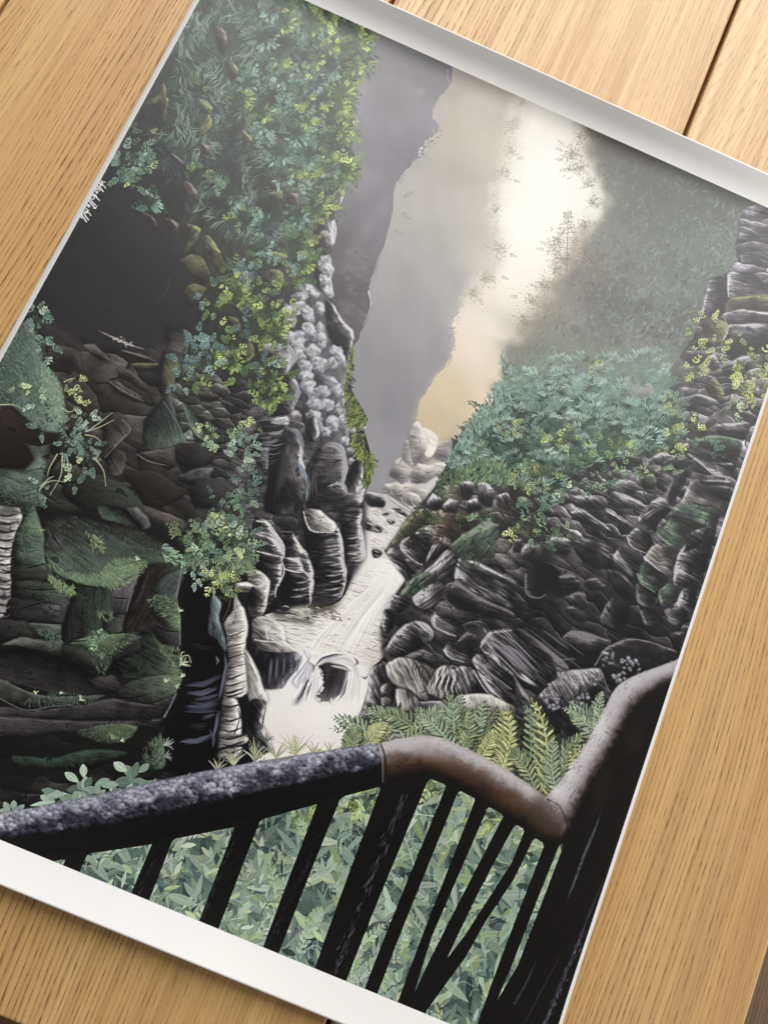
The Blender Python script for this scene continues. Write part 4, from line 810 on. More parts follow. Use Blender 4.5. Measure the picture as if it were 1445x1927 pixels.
fur(q(950, 660, 1120, 650, 1230, 645, 1260, 680, 1120, 690, 960, 700), 240, 14, 1.6, [(112, 124, 114), (98, 114, 104), (124, 134, 124)], -85, 60, .4)
for x, y in inside(SL, 300):
    a0 = -90 + rng.normal() * 40; n = rng.integers(4, 8); r = rng.uniform(8, 15); c_ = tone([(132, 160, 148), (152, 178, 166), (116, 144, 132)][rng.integers(3)], .8, 1.08)
    for k in range(n): leaf(x + (k - n / 2) * 2.6, y + abs(k - n / 2) * 1.0 + rng.normal(), a0 + (k - n / 2) * 12 + rng.normal() * 6, r * rng.uniform(.7, 1.1), 1.15, [c_], .85)
for x, y in [k for k in inside(SL, 60) if k[1] > 735]: glow(x, y + 4, rng.uniform(5, 14), rng.uniform(2, 5), (20, 26, 25), .7)
# lime and yellow sprigs
for c, x, y, rx, ry, n in (('F', 1030, 660, 60, 50, 22), ('F', 1340, 650, 90, 80, 34), ('F', 1290, 780, 60, 50, 20), ('F', 1390, 600, 50, 50, 16), ('F', 1380, 760, 40, 60, 14), ('F', 910, 840, 30, 40, 9), ('F', 1000, 975, 35, 28, 9), ('F', 890, 1060, 45, 30, 10), ('F', 490, 1070, 40, 40, 9), ('F', 600, 1110, 60, 40, 13), ('F', 1100, 390, 50, 40, 12), ('F', 1150, 530, 40, 40, 8), ('F', 1255, 470, 30, 14, 6), ('F', 430, 600, 40, 14, 6), ('F', 300, 1030, 60, 30, 10), ('F', 230, 1060, 50, 40, 10), ('F', 1000, 500, 60, 30, 9)):
    p = z(c, x, y)[0]; cluster(p[0], p[1], rx / 3, ry / 3, n, 8, 2.0, LIME if x > 800 else [(146, 166, 92), (164, 182, 104), (120, 144, 84)], .9, 3)
for c, x, y, rx, ry, n, cs in (('F', 60, 1270, 90, 60, 30, [(132, 154, 100), (112, 136, 88), (150, 170, 110)]), ('F', 180, 1250, 40, 30, 9, LIME), ('F', 920, 1200, 40, 40, 12, [(130, 160, 126), (110, 140, 110), (156, 182, 142)]), ('F', 780, 1210, 30, 25, 8, PALE), ('F', 650, 1220, 70, 40, 18, [(112, 140, 100), (92, 120, 88)]), ('F', 500, 1260, 50, 50, 16, [(96, 128, 108), (120, 148, 120)]), ('F', 370, 1320, 90, 30, 20, [(86, 122, 104), (108, 142, 118)]), ('F', 140, 1390, 90, 50, 22, [(84, 116, 96), (104, 136, 110)]), ('F', 290, 1330, 30, 16, 6, PALE), ('F', 1080, 1080, 60, 30, 12, [(96, 138, 112), (80, 118, 98)]), ('F', 1240, 890, 30, 20, 6, PALE),
                          ('I', 80, 110, 80, 55, 26, [(98, 134, 104), (120, 154, 116), (150, 176, 120), (76, 106, 86)]), ('I', 30, 120, 30, 16, 8, LIME), ('I', 280, 125, 50, 26, 14, [(110, 130, 100), (130, 150, 110), (90, 110, 86)]), ('I', 170, 170, 60, 26, 10, [(78, 106, 86)]), ('H', 1310, 30, 80, 30, 18, [(98, 134, 104), (120, 154, 116)]), ('H', 930, 40, 90, 60, 22, [(78, 92, 62), (60, 74, 52)]), ('H', 1100, 60, 70, 40, 14, [(86, 92, 60), (70, 82, 56)]), ('H', 1230, 220, 70, 60, 20, [(80, 100, 74), (64, 82, 62)]), ('H', 930, 420, 40, 40, 12, [(72, 94, 74), (56, 76, 60)]), ('E', 1420, 960, 50, 40, 8, LIME), ('E', 1280, 870, 50, 20, 7, [(90, 120, 84), (70, 96, 70)])):
    p = z(c, x, y)[0]; cluster(p[0], p[1], rx / 3, ry / 3, n, 8, 1.9, cs, .85, 3)
fur(z('E', 1100, 1290, 1180, 1220, 1300, 1170, 1400, 1190, 1445, 1250, 1445, 1310, 1250, 1310, 1140, 1310), 330, 11, 1.7, [(104, 124, 88), (86, 108, 80), (124, 142, 96), (66, 86, 68)], -80, 60, .8)
fur(z('E', 1010, 1330, 1080, 1240, 1160, 1260, 1110, 1330, 1050, 1400), 120, 10, 1.6, [(62, 82, 62), (84, 104, 76), (50, 60, 48)], -60, 60, .8)
for P in (z('E', 1160, 1300, 1200, 1280, 1240, 1310, 1210, 1390, 1170, 1380), z('E', 1260, 1300, 1310, 1290, 1360, 1350, 1330, 1430, 1260, 1400), z('E', 1060, 1420, 1100, 1380, 1150, 1400, 1140, 1460, 1070, 1460), z('E', 960, 1430, 1000, 1350, 1060, 1390, 1040, 1450), z('E', 1190, 1400, 1250, 1380, 1280, 1440, 1200, 1460), z('E', 1360, 1370, 1420, 1350, 1460, 1400, 1400, 1440)): rock(P, RK, 70, .45, .8, 14, 3, .5, -90, 3, .8)
# ---------------------------------------------------------------- left cliff
LC = q(330, -200, 560, -60, 700, 60, 690, 100, 694, 130, 668, 146, 662, 190, 656, 215, 667, 245, 660, 290, 655, 335, 632, 400, 626, 440, 616, 480, 620, 492, 626, 513, 622, 530, 628, 556, 627, 572, 643, 603, 656, 620, 664, 636, 661, 653, 656, 693, 663, 736, 679, 762, 693, 789, 684, 809, 697, 855, 701, 872, 696, 908, 688, 925, 681, 945, 682, 987, 684, 1020, 686, 1046, 676, 1056, 649, 1053, 651, 1073, 649, 1103, 643, 1126, 623, 1135, 600, 1128, 585, 1139, 587, 1160, 560, 1158, 520, 1150, 500, 1156, 520, 1175, 536, 1200, 560, 1225, 562, 1255, 540, 1280, 530, 1295, 500, 1290, 503, 1330, 494, 1372, 505, 1400, 512, 1412, 480, 1430, 440, 1450, 400, 1500, -100, 1650, -700, 1500, -600, 1200)
poly(LC, sm=False, rough=2, tex=.25, tang=70, tl=24, tw=7, ctrl=[(380, 60, (54, 62, 58)), (330, 200, (42, 46, 45)), (300, 300, (34, 33, 35)), (500, 200, (42, 54, 48)), (620, 200, (52, 66, 50)), (250, 480, (33, 31, 33)), (180, 560, (34, 32, 34)), (300, 620, (32, 30, 32)), (100, 800, (26, 23, 23)), (300, 850, (30, 26, 26)), (200, 960, (30, 27, 27)), (100, 1200, (32, 31, 33)), (370, 1200, (11, 10, 11)), (350, 1350, (10, 9, 10)), (200, 1460, (14, 13, 13)), (60, 1480, (18, 17, 17)), (560, 850, (46, 43, 46)), (560, 1000, (34, 31, 33)), (420, 500, (46, 48, 44)), (600, 500, (60, 58, 62)), (640, 650, (56, 54, 57)), (500, 1240, (20, 19, 22)), (560, 1100, (20, 18, 19)), (460, 1000, (26, 24, 24))])
# the dark hollow
poly(q(150, 440, 215, 345, 262, 360, 290, 410, 312, 450, 350, 500, 366, 540, 352, 590, 372, 630, 350, 660, 300, 690, 220, 650, 140, 640, 60, 580), (35, 33, 36), soft=8, a=.9, tex=.12, tang=20)
CL = [(100, 560, (44, 42, 43)), (200, 640, (46, 42, 42)), (160, 720, (40, 36, 35)), (240, 760, (55, 52, 51)), (300, 700, (58, 56, 54)), (330, 800, (62, 66, 62)), (250, 860, (45, 42, 41)), (180, 880, (38, 35, 34)), (350, 900, (43, 42, 41)), (300, 950, (44, 40, 39)), (420, 820, (40, 38, 38)), (430, 900, (46, 45, 46)), (120, 960, (40, 40, 38)), (60, 1050, (50, 52, 48)), (130, 1100, (54, 60, 54)), (220, 1060, (58, 68, 60)), (300, 1120, (48, 46, 46)), (180, 1200, (50, 56, 51)), (60, 1260, (48, 47, 47)), (250, 1260, (52, 60, 53)), (120, 1330, (56, 54, 54)), (300, 1320, (50, 48, 48)), (60, 1420, (26, 25, 25)), (250, 1420, (24, 25, 24)), (330, 1240, (46, 52, 46)), (-200, 1100, (50, 50, 50)), (-300, 1350, (40, 40, 40))]
face(q(60, 590, 140, 640, 230, 660, 330, 660, 400, 700, 470, 780, 490, 900, 470, 1010, 380, 1020, 250, 990, 100, 960, 40, 850, 100, 760), CL, 30, 46, 3.0, .55, 9, .95, .12, -60)
face(q(330, 690, 470, 720, 500, 800, 490, 960, 420, 980, 330, 900), CL, 15, 18, 2.2, .9, 8, .9, .3, -50)
face(q(-300, 950, 30, 930, 200, 960, 330, 1030, 345, 1100, 340, 1290, 310, 1400, 150, 1420, -300, 1420), CL, 10, 40, 3.0, .75, 8, .95, .18, -60, warp=18)
face(q(-300, 1380, 100, 1370, 310, 1400, 320, 1480, 100, 1520, -300, 1520), CL, 8, 24, 3.0, .8, 8, .9, .1, -80)
LG = [(560, 850, (74, 71, 75)), (500, 900, (64, 62, 65)), (620, 880, (74, 72, 76)), (560, 980, (44, 42, 45)), (640, 980, (46, 44, 46)), (560, 1080, (34, 32, 34)), (620, 1080, (40, 38, 40)), (480, 1050, (50, 48, 49)), (440, 1000, (44, 43, 43))]
face(q(470, 760, 560, 740, 660, 850, 690, 940, 686, 1050, 640, 1130, 580, 1150, 500, 1150, 440, 1060, 440, 960), LG, 5, 26, 1.6, .8, 4, .9, .3, -20)
# ---- grey cloud-like lava column (tile E)
rock(z('E', 240, 150, 320, 170, 400, 240, 450, 300, 500, 370, 555, 440, 550, 520, 530, 640, 510, 760, 530, 900, 530, 1050, 450, 1100, 330, 1060, 280, 900, 250, 740, 170, 620, 230, 560, 150, 430, 150, 280), [(0, (46, 44, 48)), (.5, (84, 82, 88)), (1, (140, 138, 146))], 60, .35, .6, 18, 5, .4, 0, 4, .3)
rock(z('E', 330, 60, 400, -20, 420, 10, 440, 90, 430, 150, 448, 240, 400, 240, 340, 150), RK, 70, .45, .6, 18, 5, .5, -20, 4, .4)
rock(z('E', 395, 260, 440, 280, 495, 370, 550, 430, 556, 470, 530, 600, 470, 560, 420, 470, 400, 380), RK, 60, .28, .6, 20, 4, .8, -20, 3, .6)
HI, LO = (204, 206, 212), (74, 73, 79)
for x, y, rx, ry, rt in ((220, 320, 30, 40, 20), (250, 290, 28, 26, 0), (300, 340, 26, 44, -10), (370, 310, 24, 36, -10), (290, 195, 46, 24, 25), (330, 225, 34, 18, 30), (395, 160, 26, 40, -20), (415, 215, 20, 34, -20), (385, 60, 26, 30, 0), (410, 90, 28, 30, 0), (395, 20, 24, 22, 0), (255, 240, 40, 24, 0), (180, 330, 26, 34, 0), (200, 390, 30, 24, 0), (250, 470, 44, 26, 10), (310, 440, 32, 44, -20), (372, 425, 22, 34, -10), (375, 490, 26, 40, 0), (240, 520, 40, 30, 20), (330, 560, 34, 44, -20), (370, 625, 38, 40, -10), (290, 640, 34, 40, 0), (250, 580, 30, 36, 0), (460, 560, 30, 40, -20), (492, 605, 20, 40, -10), (440, 620, 24, 36, 0),
                         (300, 740, 34, 46, -10), (330, 790, 26, 30, 0), (380, 780, 40, 36, 0), (460, 760, 36, 30, 30), (430, 720, 30, 24, 0), (410, 850, 36, 30, 0), (340, 850, 44, 26, 10), (480, 880, 26, 40, 0), (440, 960, 36, 36, 0), (330, 910, 32, 26, 0), (495, 950, 22, 40, 0), (350, 960, 26, 30, 0), (395, 1000, 26, 24, 0), (300, 690, 26, 22, 0), (500, 830, 20, 30, 0), (480, 800, 24, 24, 0), (270, 690, 24, 20, 0), (200, 470, 26, 30, 0)):
    p = z('E', x, y)[0]; ball(p[0], p[1], rx / 2.5, ry / 2.5, HI, LO, -55, .92, rt, .5); ball(p[0] + 2 + rng.normal() * 4, p[1] - 2 + rng.normal() * 4, rx / 5, ry / 5, HI, (130, 130, 137), -55, .6, rt, .5)
for x, y, rx, ry in ((550, 995, 24, 24), (605, 980, 22, 18), (510, 1060, 26, 30), (540, 1110, 24, 20), (545, 1175, 22, 22), (590, 1180, 20, 30), (575, 1215, 22, 20)):
    p = z('E', x, y)[0]; ball(p[0], p[1], rx / 3, ry / 3, (206, 207, 212), (70, 68, 74), -60, .95)
# lower bulbs and columns
ER = [(z('E', 0, 520, 110, 498, 185, 512, 232, 580, 170, 690, 60, 640), RK, 20, .5, .5, -30), (z('E', 60, 560, 140, 540, 170, 580, 160, 650, 90, 630), RB, 10, .3, .4, -30), (z('E', 150, 740, 215, 690, 255, 780, 200, 900, 90, 925, 120, 820), RK, 60, .4, .5, -30), (z('E', 20, 940, 180, 915, 190, 980, 100, 1150, 60, 1250, -20, 1100), RK, 0, .45, 1.2, -30), (z('E', 95, 1000, 170, 965, 245, 990, 272, 1080, 272, 1160, 312, 1290, 292, 1460, 60, 1460, 70, 1300), RK, 75, .24, .4, -10),
      (z('E', 290, 1200, 350, 1100, 430, 1058, 500, 1090, 522, 1200, 500, 1290, 525, 1350, 625, 1320, 605, 1400, 560, 1435, 300, 1460, 280, 1300), RK, 0, .28, .45, -20), (z('E', 545, 1180, 600, 1160, 622, 1300, 570, 1350, 505, 1320), RK, 70, .3, .6, 20), (z('E', 300, 930, 340, 920, 370, 1010, 330, 1060, 290, 1000), RK, 60, .4, .6, -30)]
for P, rp, an, b, cn, rd in ER: rock(P, rp, an, b + .08, cn, 26, 4, .6, rd, 3.5, .6)
for pts, n, sp, c in (((165, 972, 240, 1000, 268, 1080, 262, 1130), 26, 1.6, (136, 144, 152)), ((215, 1150, 265, 1210, 300, 1290, 285, 1400), 34, 2.2, (140, 154, 164)), ((390, 1070, 450, 1075, 500, 1120, 512, 1200, 498, 1270, 500, 1310), 40, 1.6, (186, 184, 190)), ((420, 1310, 470, 1290, 510, 1310, 520, 1350), 24, 1.4, (190, 188, 192)),
                      ((100, 520, 190, 520, 225, 580, 180, 670), 40, 2.6, (176, 178, 182)), ((220, 700, 252, 780, 215, 860), 22, 1.8, (160, 166, 170)), ((90, 945, 140, 950, 185, 930), 24, 1.8, (176, 178, 184)), ((70, 1010, 130, 1010, 165, 990), 20, 1.6, (140, 142, 148)), ((40, 1060, 90, 1060, 140, 1040), 16, 1.6, (110, 112, 118)), ((160, 1100, 150, 1250, 120, 1400), 20, 5, (64, 62, 66)), ((330, 1180, 320, 1280, 330, 1380), 20, 5, (76, 73, 76)), ((400, 1150, 430, 1220, 420, 1300), 20, 6, (78, 75, 79))):
    hair(z('E', *pts), n, sp, .8, c, .5)
poly(z('E', 380, 1090, 440, 1062, 490, 1095, 490, 1130, 440, 1100), (150, 148, 154), soft=4, a=.5)
for i in range(26):
    y = 1010 + rng.random() * 180; x = 20 + rng.random() * 90 - (y - 1000) * .25; curve(z('E', x, y, x + 40, y + 6, x + 80, y - 6), .4, .3, (110, 111, 116), .4, 4, wm=.9)
# columns by the water (tile H)
CR = [(z('H', 480, -10, 605, -10, 600, 80, 616, 180, 622, 260, 590, 292, 510, 280, 490, 160), RK, 2, .3, 1.0, 0), (z('H', 265, -10, 420, 45, 472, 100, 492, 180, 502, 300, 517, 340, 507, 430, 490, 490, 440, 522, 330, 500, 325, 340, 290, 230), RK, 0, .3, 1.2, 0), (z('H', 275, -5, 370, 5, 462, 88, 445, 127, 340, 122, 280, 70), RP, 20, .38, .7, 0),
      (z('H', 150, 110, 212, 128, 242, 180, 272, 220, 302, 260, 332, 340, 332, 430, 317, 535, 280, 560, 150, 592, 80, 560, 160, 400, 165, 280), RK, 5, .3, 1.1, 0), (z('H', 0, 40, 60, 58, 112, 120, 162, 200, 167, 270, 150, 400, 110, 470, 60, 505, -20, 330), RK, 10, .3, .9, -20), (z('H', -40, 330, 0, 330, 60, 370, 87, 410, 50, 585, -30, 595), RP, 5, .3, 1.2, -10),
      (z('H', 210, 190, 250, 200, 270, 240, 230, 250), RP, 20, .4, .9, -20), (z('H', 160, 270, 250, 270, 275, 350, 170, 340), RK, 5, .55, 1.1, -20), (z('H', 0, 130, 90, 130, 150, 200, 160, 260, 40, 230, 0, 200), RK, 15, .5, .9, -30), (z('H', -10, 620, 60, 598, 150, 650, 172, 685, 182, 740, 252, 802, 60, 805, -10, 740), RP, 30, .55, .9, -30), (z('H', -10, 740, 60, 802, 250, 812, 246, 882, 150, 1002, 60, 1010, 10, 900), [(0, (18, 17, 20)), (.6, (60, 58, 68)), (1, (150, 148, 172))], 105, .25, .8, 0)]
for P, rp, an, b, cn, rd in CR: rock(P, rp, an, b + .02, cn, 30, 3.4, .7, rd, 3.5, .7)
for pts, w in (((470, 105, 492, 180, 500, 290, 514, 340, 506, 420, 488, 488), 2.2), ((275, 10, 300, 90, 340, 120, 450, 125), 2), ((110, 120, 160, 195, 164, 260), 2.4), ((215, 135, 245, 190, 300, 250), 2.4), ((275, 340, 328, 400, 310, 440), 2.6), ((600, 90, 614, 180, 620, 262, 590, 288), 1.8), ((10, 230, 90, 250, 165, 265), 2), ((0, 440, 50, 420, 84, 400), 3), ((310, 430, 315, 530), 1.6), ((165, 330, 220, 345, 270, 350), 1.6), ((10, 60, 70, 70, 110, 115), 2.4), ((150, 280, 165, 350, 120, 440, 115, 490), 1.8), ((60, 660, 75, 740), 2), ((0, 730, 60, 740, 160, 745), 1.4)):
    curve(z('H', *pts), w * .7, w * .5, (212, 210, 208), .8, 6, wm=w)
for x, y, l in ((400, 215, 85), (390, 245, 95), (420, 300, 80), (400, 360, 100), (420, 395, 80), (390, 440, 100), (430, 470, 60), (520, 150, 85), (530, 190, 80), (520, 235, 90), (540, 260, 70), (210, 440, 100), (200, 480, 100), (230, 400, 80), (30, 480, 40), (20, 520, 50), (10, 560, 40)):
    curve(z('H', x, y + 10, x + l * .5, y + 6, x + l, y - 6), .4, .8, (176, 174, 172), .7, 6, wm=2.2)
# ripple shadows at the foot of the columns
for P in (z('H', 320, 515, 440, 525, 480, 520, 430, 580, 340, 580, 320, 545), z('H', 90, 580, 200, 590, 320, 600, 320, 645, 250, 640, 120, 610)): poly(P, (52, 48, 46), soft=4, a=.8, rough=3)
poly(z('H', 200, 560, 310, 545, 318, 620, 250, 600), (206, 208, 196), soft=3, a=.85)
for _ in range(80):
    x, y = 110 + rng.random() * 370, 540 + rng.random() * 90; l = rng.uniform(20, 46); curve(z('H', x, y, x + l * .5, y - 2, x + l, y + 6), .4, .3, [(40, 36, 34), (206, 196, 184), (110, 98, 88)][rng.integers(3)], .6, 3, wm=1.3)
# falls round the boulders
WS, WB = (240, 236, 232), (156, 162, 190)
poly(z('H', 230, 740, 320, 790, 420, 810, 560, 830, 640, 900, 630, 1010, 600, 1120, 520, 1220, 300, 1240, 100, 1180, 70, 1080, 160, 1000, 240, 890), (240, 237, 234), soft=9, a=.85)
for i in range(40):
    t = i / 39; hair(z('H', 235 + 70 * t, 750 + 30 * t, 300 + 14 * t, 835, 325 - 120 * t, 935 + 40 * t, 180 + 130 * t, 1100 - 30 * t), 3, 1.4, .8, [(250, 248, 246), (206, 202, 204), (176, 180, 202), (250, 248, 246), (150, 152, 172)][i % 5], .5, .9)
poly(z('H', 258, 1000, 302, 945, 292, 1010, 264, 1080, 215, 1102, 236, 1050), (104, 106, 118), soft=3, a=.75)
hair(z('H', 300, 955, 262, 1040, 228, 1098), 24, 1.4, .8, (58, 58, 68), .6); hair(z('H', 280, 955, 240, 1030, 200, 1090), 16, 2, .8, (246, 244, 242), .6, .95); hair(z('H', 310, 960, 290, 1030, 270, 1090), 12, 1.5, .8, (246, 244, 242), .6, .95)
for i in range(30):
    t = i / 29; hair(z('H', 328 + 6 * t, 890 + 26 * t, 376 + 34 * t, 832 + 16 * t, 500 + 24 * t, 846 - 20 * t, 592 - 24 * t, 905, 570 + 30 * t, 1010), 3, 1.6, .8, [(250, 248, 246), (178, 182, 204), (206, 198, 192), (250, 248, 246), (190, 184, 178)][i % 5], .42, .9)
for i in range(18):
    t = i / 17; hair(z('H', 330 + 30 * t, 890 + 20 * t, 330 + 22 * t, 980, 318 + 24 * t, 1085), 3, 1.6, .9, [(250, 248, 246), (190, 192, 210), (228, 224, 220)][i % 3], .5, .92)
    hair(z('H', 535 + 60 * t, 900, 525 + 64 * t, 990, 470 + 110 * t, 1100), 3, 1.8, .9, [(250, 248, 246), (206, 206, 214), (222, 214, 206)][i % 3], .45, .92)
rock(z('H', 362, 885, 420, 862, 520, 890, 522, 935, 492, 1032, 420, 1092, 338, 1072, 382, 985, 376, 920), [(0, (30, 27, 30)), (.5, (62, 58, 64)), (1, (130, 128, 140))], 105, .3, .7, 34, 5, .4, 0, 3, .35)
poly(z('H', 365, 885, 425, 865, 470, 885, 455, 960, 440, 920, 400, 890), (40, 36, 36), soft=3, a=.7); hair(z('H', 425, 925, 420, 1000, 400, 1075), 20, 1.6, 1.0, (30, 28, 32), .5); hair(z('H', 505, 900, 490, 970, 470, 1040), 16, 2, 1.0, (64, 62, 74), .5)
for _ in range(34): fuzz(z('H', 335, 1078, 370, 1088, 420, 1098, 480, 1055), 1, 7, 1.8, [(246, 243, 241), (226, 222, 222)], 2.2, -70, .7, 40)
fuzz(z('H', 342, 1070, 378, 1000, 372, 930, 362, 890), 40, 5, 1.2, [(240, 238, 240), (206, 208, 222)], 1.8, 90, .7, 30)
for pts, n in (((330, 890, 380, 835, 450, 815, 520, 820), 10), ((300, 850, 330, 880, 325, 920), 8), ((560, 880, 580, 860, 560, 830), 8), ((240, 890, 180, 950, 160, 1000), 12), ((320, 960, 300, 1030, 280, 1080), 8), ((525, 940, 505, 1030, 470, 1075), 8), ((600, 930, 620, 950, 640, 930), 6), ((270, 820, 250, 860, 265, 880), 8)): hair(z('H', *pts), n, 1.3, .5, (84, 86, 108), .6)
hair(z('H', 430, 878, 500, 890, 548, 908), 16, 1.2, .8, (216, 212, 214), .6)
for i in range(14): x = 80 + i * 13; hair(z('H', x, 815, x - 4, 880, x - 12, 985 - i * 5), 5, 1.6, .9, (120, 120, 140) if i % 3 == 1 else (30, 28, 34), .45)
glow(600, 1345, 60, 40, (240, 236, 232), .6); glow(560, 1400, 50, 30, (232, 218, 204), .5)
# pale rocks beside the pool (tiles G, H)
GR2 = [(z('G', 1330, 468, 1382, 560, 1407, 660, 1392, 760, 1402, 900, 1412, 1012, 1370, 1052, 1250, 1062, 1252, 1010, 1292, 850, 1282, 700, 1268, 640, 1322, 570), RP, -12, .55, .9, 0), (z('G', 1258, 1072, 1342, 1068, 1372, 1200, 1362, 1282, 1220, 1284, 1250, 1180), RP, 5, .52, .9, 0), (z('G', 1390, 778, 1450, 880, 1500, 1010, 1520, 1080, 1440, 1100, 1408, 1080, 1400, 900), RP, 60, .5, .9, 0), (z('G', 1410, 1080, 1510, 1080, 1490, 1200, 1530, 1290, 1545, 1370, 1450, 1340, 1400, 1260), RK, 60, .3, 1.0, 0),
       (z('G', 1218, 1285, 1402, 1270, 1392, 1320, 1228, 1345), RP, 5, .3, 1.1, 0), (z('G', 1210, 1372, 1372, 1338, 1332, 1402, 1200, 1402), RP, -8, .4, 1.0, 0), (z('G', 1335, 420, 1400, 405, 1460, 430, 1450, 460, 1370, 462), RP, -5, .4, 1.0, -60), (z('G', 1440, 430, 1500, 500, 1440, 560, 1380, 520), RD, 40, .4, .8, 0)]
for P, rp, an, b, cn, rd in GR2: rock(P, rp, an, b, cn, 22, 3.4, .5, rd, 4, .9)
for y in (700, 770, 830, 890, 940, 985, 1020, 1045, 1110, 1180, 1240, 1290, 1320, 1360): curve(z('G', 1262 + (y % 3) * 8, y, 1310, y + 10 - (y % 4) * 5, 1395, y - 24), .6, .4, (22, 20, 22), .85, 5, wm=2.2 if y > 930 else 1.0)
curve(z('G', 1350, 1120, 1358, 1180, 1330, 1260), 1, 1.6, (30, 28, 30), .8)
# black buttress with blue glints
poly(z('G', 1040, 360, 1200, 400, 1250, 600, 1292, 830, 1272, 1000, 1242, 1250, 1212, 1460, 930, 1460, 940, 1180, 1000, 1050, 1035, 930, 1030, 700, 1010, 500), (9, 8, 9), soft=2, rough=2)
rock(z('G', 1208, 470, 1252, 520, 1245, 620, 1284, 760, 1285, 800, 1230, 740, 1180, 690, 1190, 610), [(0, (28, 30, 34)), (.6, (84, 94, 98)), (1, (150, 166, 168))], 75, .5, .6, 20, 3, .3, 0, 3, 0)
for pts, n, sp, c in (((1050, 985, 1150, 985, 1260, 935), 34, 2.6, (78, 80, 98)), ((1060, 1030, 1150, 1035, 1235, 1000), 30, 2.2, (84, 86, 104)), ((1050, 1105, 1150, 1110, 1240, 1085), 34, 2.4, (88, 90, 110)), ((1040, 1135, 1140, 1140, 1235, 1130), 20, 1.6, (64, 66, 82)), ((1010, 1305, 1120, 1300, 1205, 1265), 34, 2.0, (96, 98, 120)), ((1100, 1070, 1180, 1060, 1245, 1040), 20, 1.8, (74, 76, 92)), ((1150, 1175, 1220, 1150), 14, 1.6, (70, 70, 86)), ((1270, 800, 1282, 880, 1262, 980, 1240, 1080), 30, 1.2, (104, 106, 124)), ((1242, 1130, 1227, 1220, 1205, 1300), 26, 1.2, (96, 98, 116)), ((1225, 820, 1238, 850, 1230, 870), 10, .8, (120, 116, 112)), ((1190, 1240, 1215, 1290, 1210, 1340), 20, 1.2, (84, 84, 100)), ((1080, 760, 1200, 780), 16, 4, (36, 35, 38)), ((1070, 1220, 1180, 1215), 16, 3, (44, 44, 52))):
    hair(z('G', *pts), n, sp, .75, c, .5)
# ---- big mossy rocks (tiles D, G)
MOSS = [(86, 102, 90), (70, 88, 78), (104, 122, 102), (58, 72, 66)]
MOSL = [(118, 138, 98), (104, 126, 90), (138, 154, 108), (90, 112, 86)]
DR = [(z('D', -400, 700, 0, 585, 60, 480, 130, 395, 182, 378, 240, 520, 252, 620, 330, 700, 362, 780, 372, 920, 352, 1000, 250, 1005, 130, 905, 50, 860, -300, 900), RG, 55, .64, .7, 200, 1), (z('D', -300, 1000, 0, 900, 120, 920, 230, 1010, 300, 1030, 290, 1130, 200, 1150, 0, 1160, -300, 1200), RB, 5, .08, .4, -90, 0), (z('D', -300, 1250, 0, 1210, 140, 1225, 225, 1140, 272, 1168, 242, 1280, 205, 1460, -300, 1460), RG, 12, .56, .9, 200, 1),
      (z('D', 590, 960, 640, 893, 702, 930, 747, 990, 720, 1030, 600, 1152, 588, 1060), RB, 65, .62, .7, -30, 0), (z('D', 818, 945, 928, 818, 962, 860, 1052, 1040, 1042, 1070, 900, 1102, 818, 1092), RG, 70, .52, .8, 0, 0), (z('D', 775, 1130, 1020, 1088, 1002, 1190, 950, 1212, 850, 1172), RB, 12, .5, .8, 90, 0), (z('D', 600, 1150, 650, 1090, 722, 1130, 702, 1230, 640, 1252), RB, 60, .5, .6, -30, 0), (z('D', 690, 540, 800, 560, 880, 595, 820, 600), RB, 18, .7, .8, -90, 0), (z('D', 740, 620, 905, 618, 902, 658, 820, 662), RO, 10, .55, .6, -90, 0),
      (z('D', 668, 652, 720, 640, 890, 790, 790, 762, 690, 700), RB, 38, .6, .8, -60, 0), (z('D', 608, 710, 680, 728, 835, 832, 760, 832, 650, 760), RB, 32, .62, .8, -60, 0), (z('D', 1030, 840, 1150, 930, 1205, 1055, 1120, 1032), RG, 55, .52, .8, 180, 0), (z('D', 1040, 755, 1250, 800, 1200, 842), RB, 12, .55, .7, -90, 0), (z('D', 650, 1330, 760, 1330, 802, 1400, 800, 1480, 640, 1460), RG, 40, .6, .7, 0, 0), (z('D', 1000, 1250, 1210, 1200, 1170, 1290, 1080, 1312), RK, -10, .35, 1.1, -60, 0), (z('D', 470, 515, 540, 510, 640, 610, 560, 590), RB, 40, .48, .5, -60, 0),
      (z('D', 940, 420, 1000, 410, 1080, 450, 1060, 560, 960, 540), RB, 20, .45, .9, -30, 0), (z('D', 1045, 200, 1100, 168, 1172, 190, 1130, 265, 1068, 302), RO, 40, .4, .6, -60, 0), (z('D', 1020, 40, 1090, -5, 1150, 25, 1192, 110, 1150, 172, 1060, 90), RO, 60, .42, .7, -60, 0), (z('D', 1180, -10, 1250, 5, 1284, 80, 1250, 105), RO, 60, .5, .7, 0, 0), (z('D', 1288, 350, 1350, 368, 1362, 440, 1320, 472), RO, 40, .42, .6, -40, 0), (z('D', 1366, 500, 1432, 498, 1442, 570, 1392, 612), RO, 40, .45, .6, -30, 0), (z('D', 930, 550, 1010, 590, 1010, 680, 960, 760, 900, 680), RO, 70, .34, .7, 0, 0), (z('D', 860, 1300, 960, 1290, 1060, 1340, 1000, 1400, 880, 1390), RB, 15, .35, .8, -90, 0), (z('D', 620, 1330, 660, 1290, 760, 1300, 720, 1340), RB, 20, .4, .6, -90, 0)]
BC = {id(RB): ((31, 29, 28), (86, 82, 80), (118, 113, 111)), id(RG): ((34, 39, 37), (86, 103, 92), (112, 130, 114)), id(RO): ((40, 37, 33), (104, 106, 74), (136, 142, 92)), id(RK): ((24, 22, 24), (92, 89, 93), (150, 147, 152)), id(RD): ((22, 20, 21), (60, 57, 60), (90, 87, 90))}
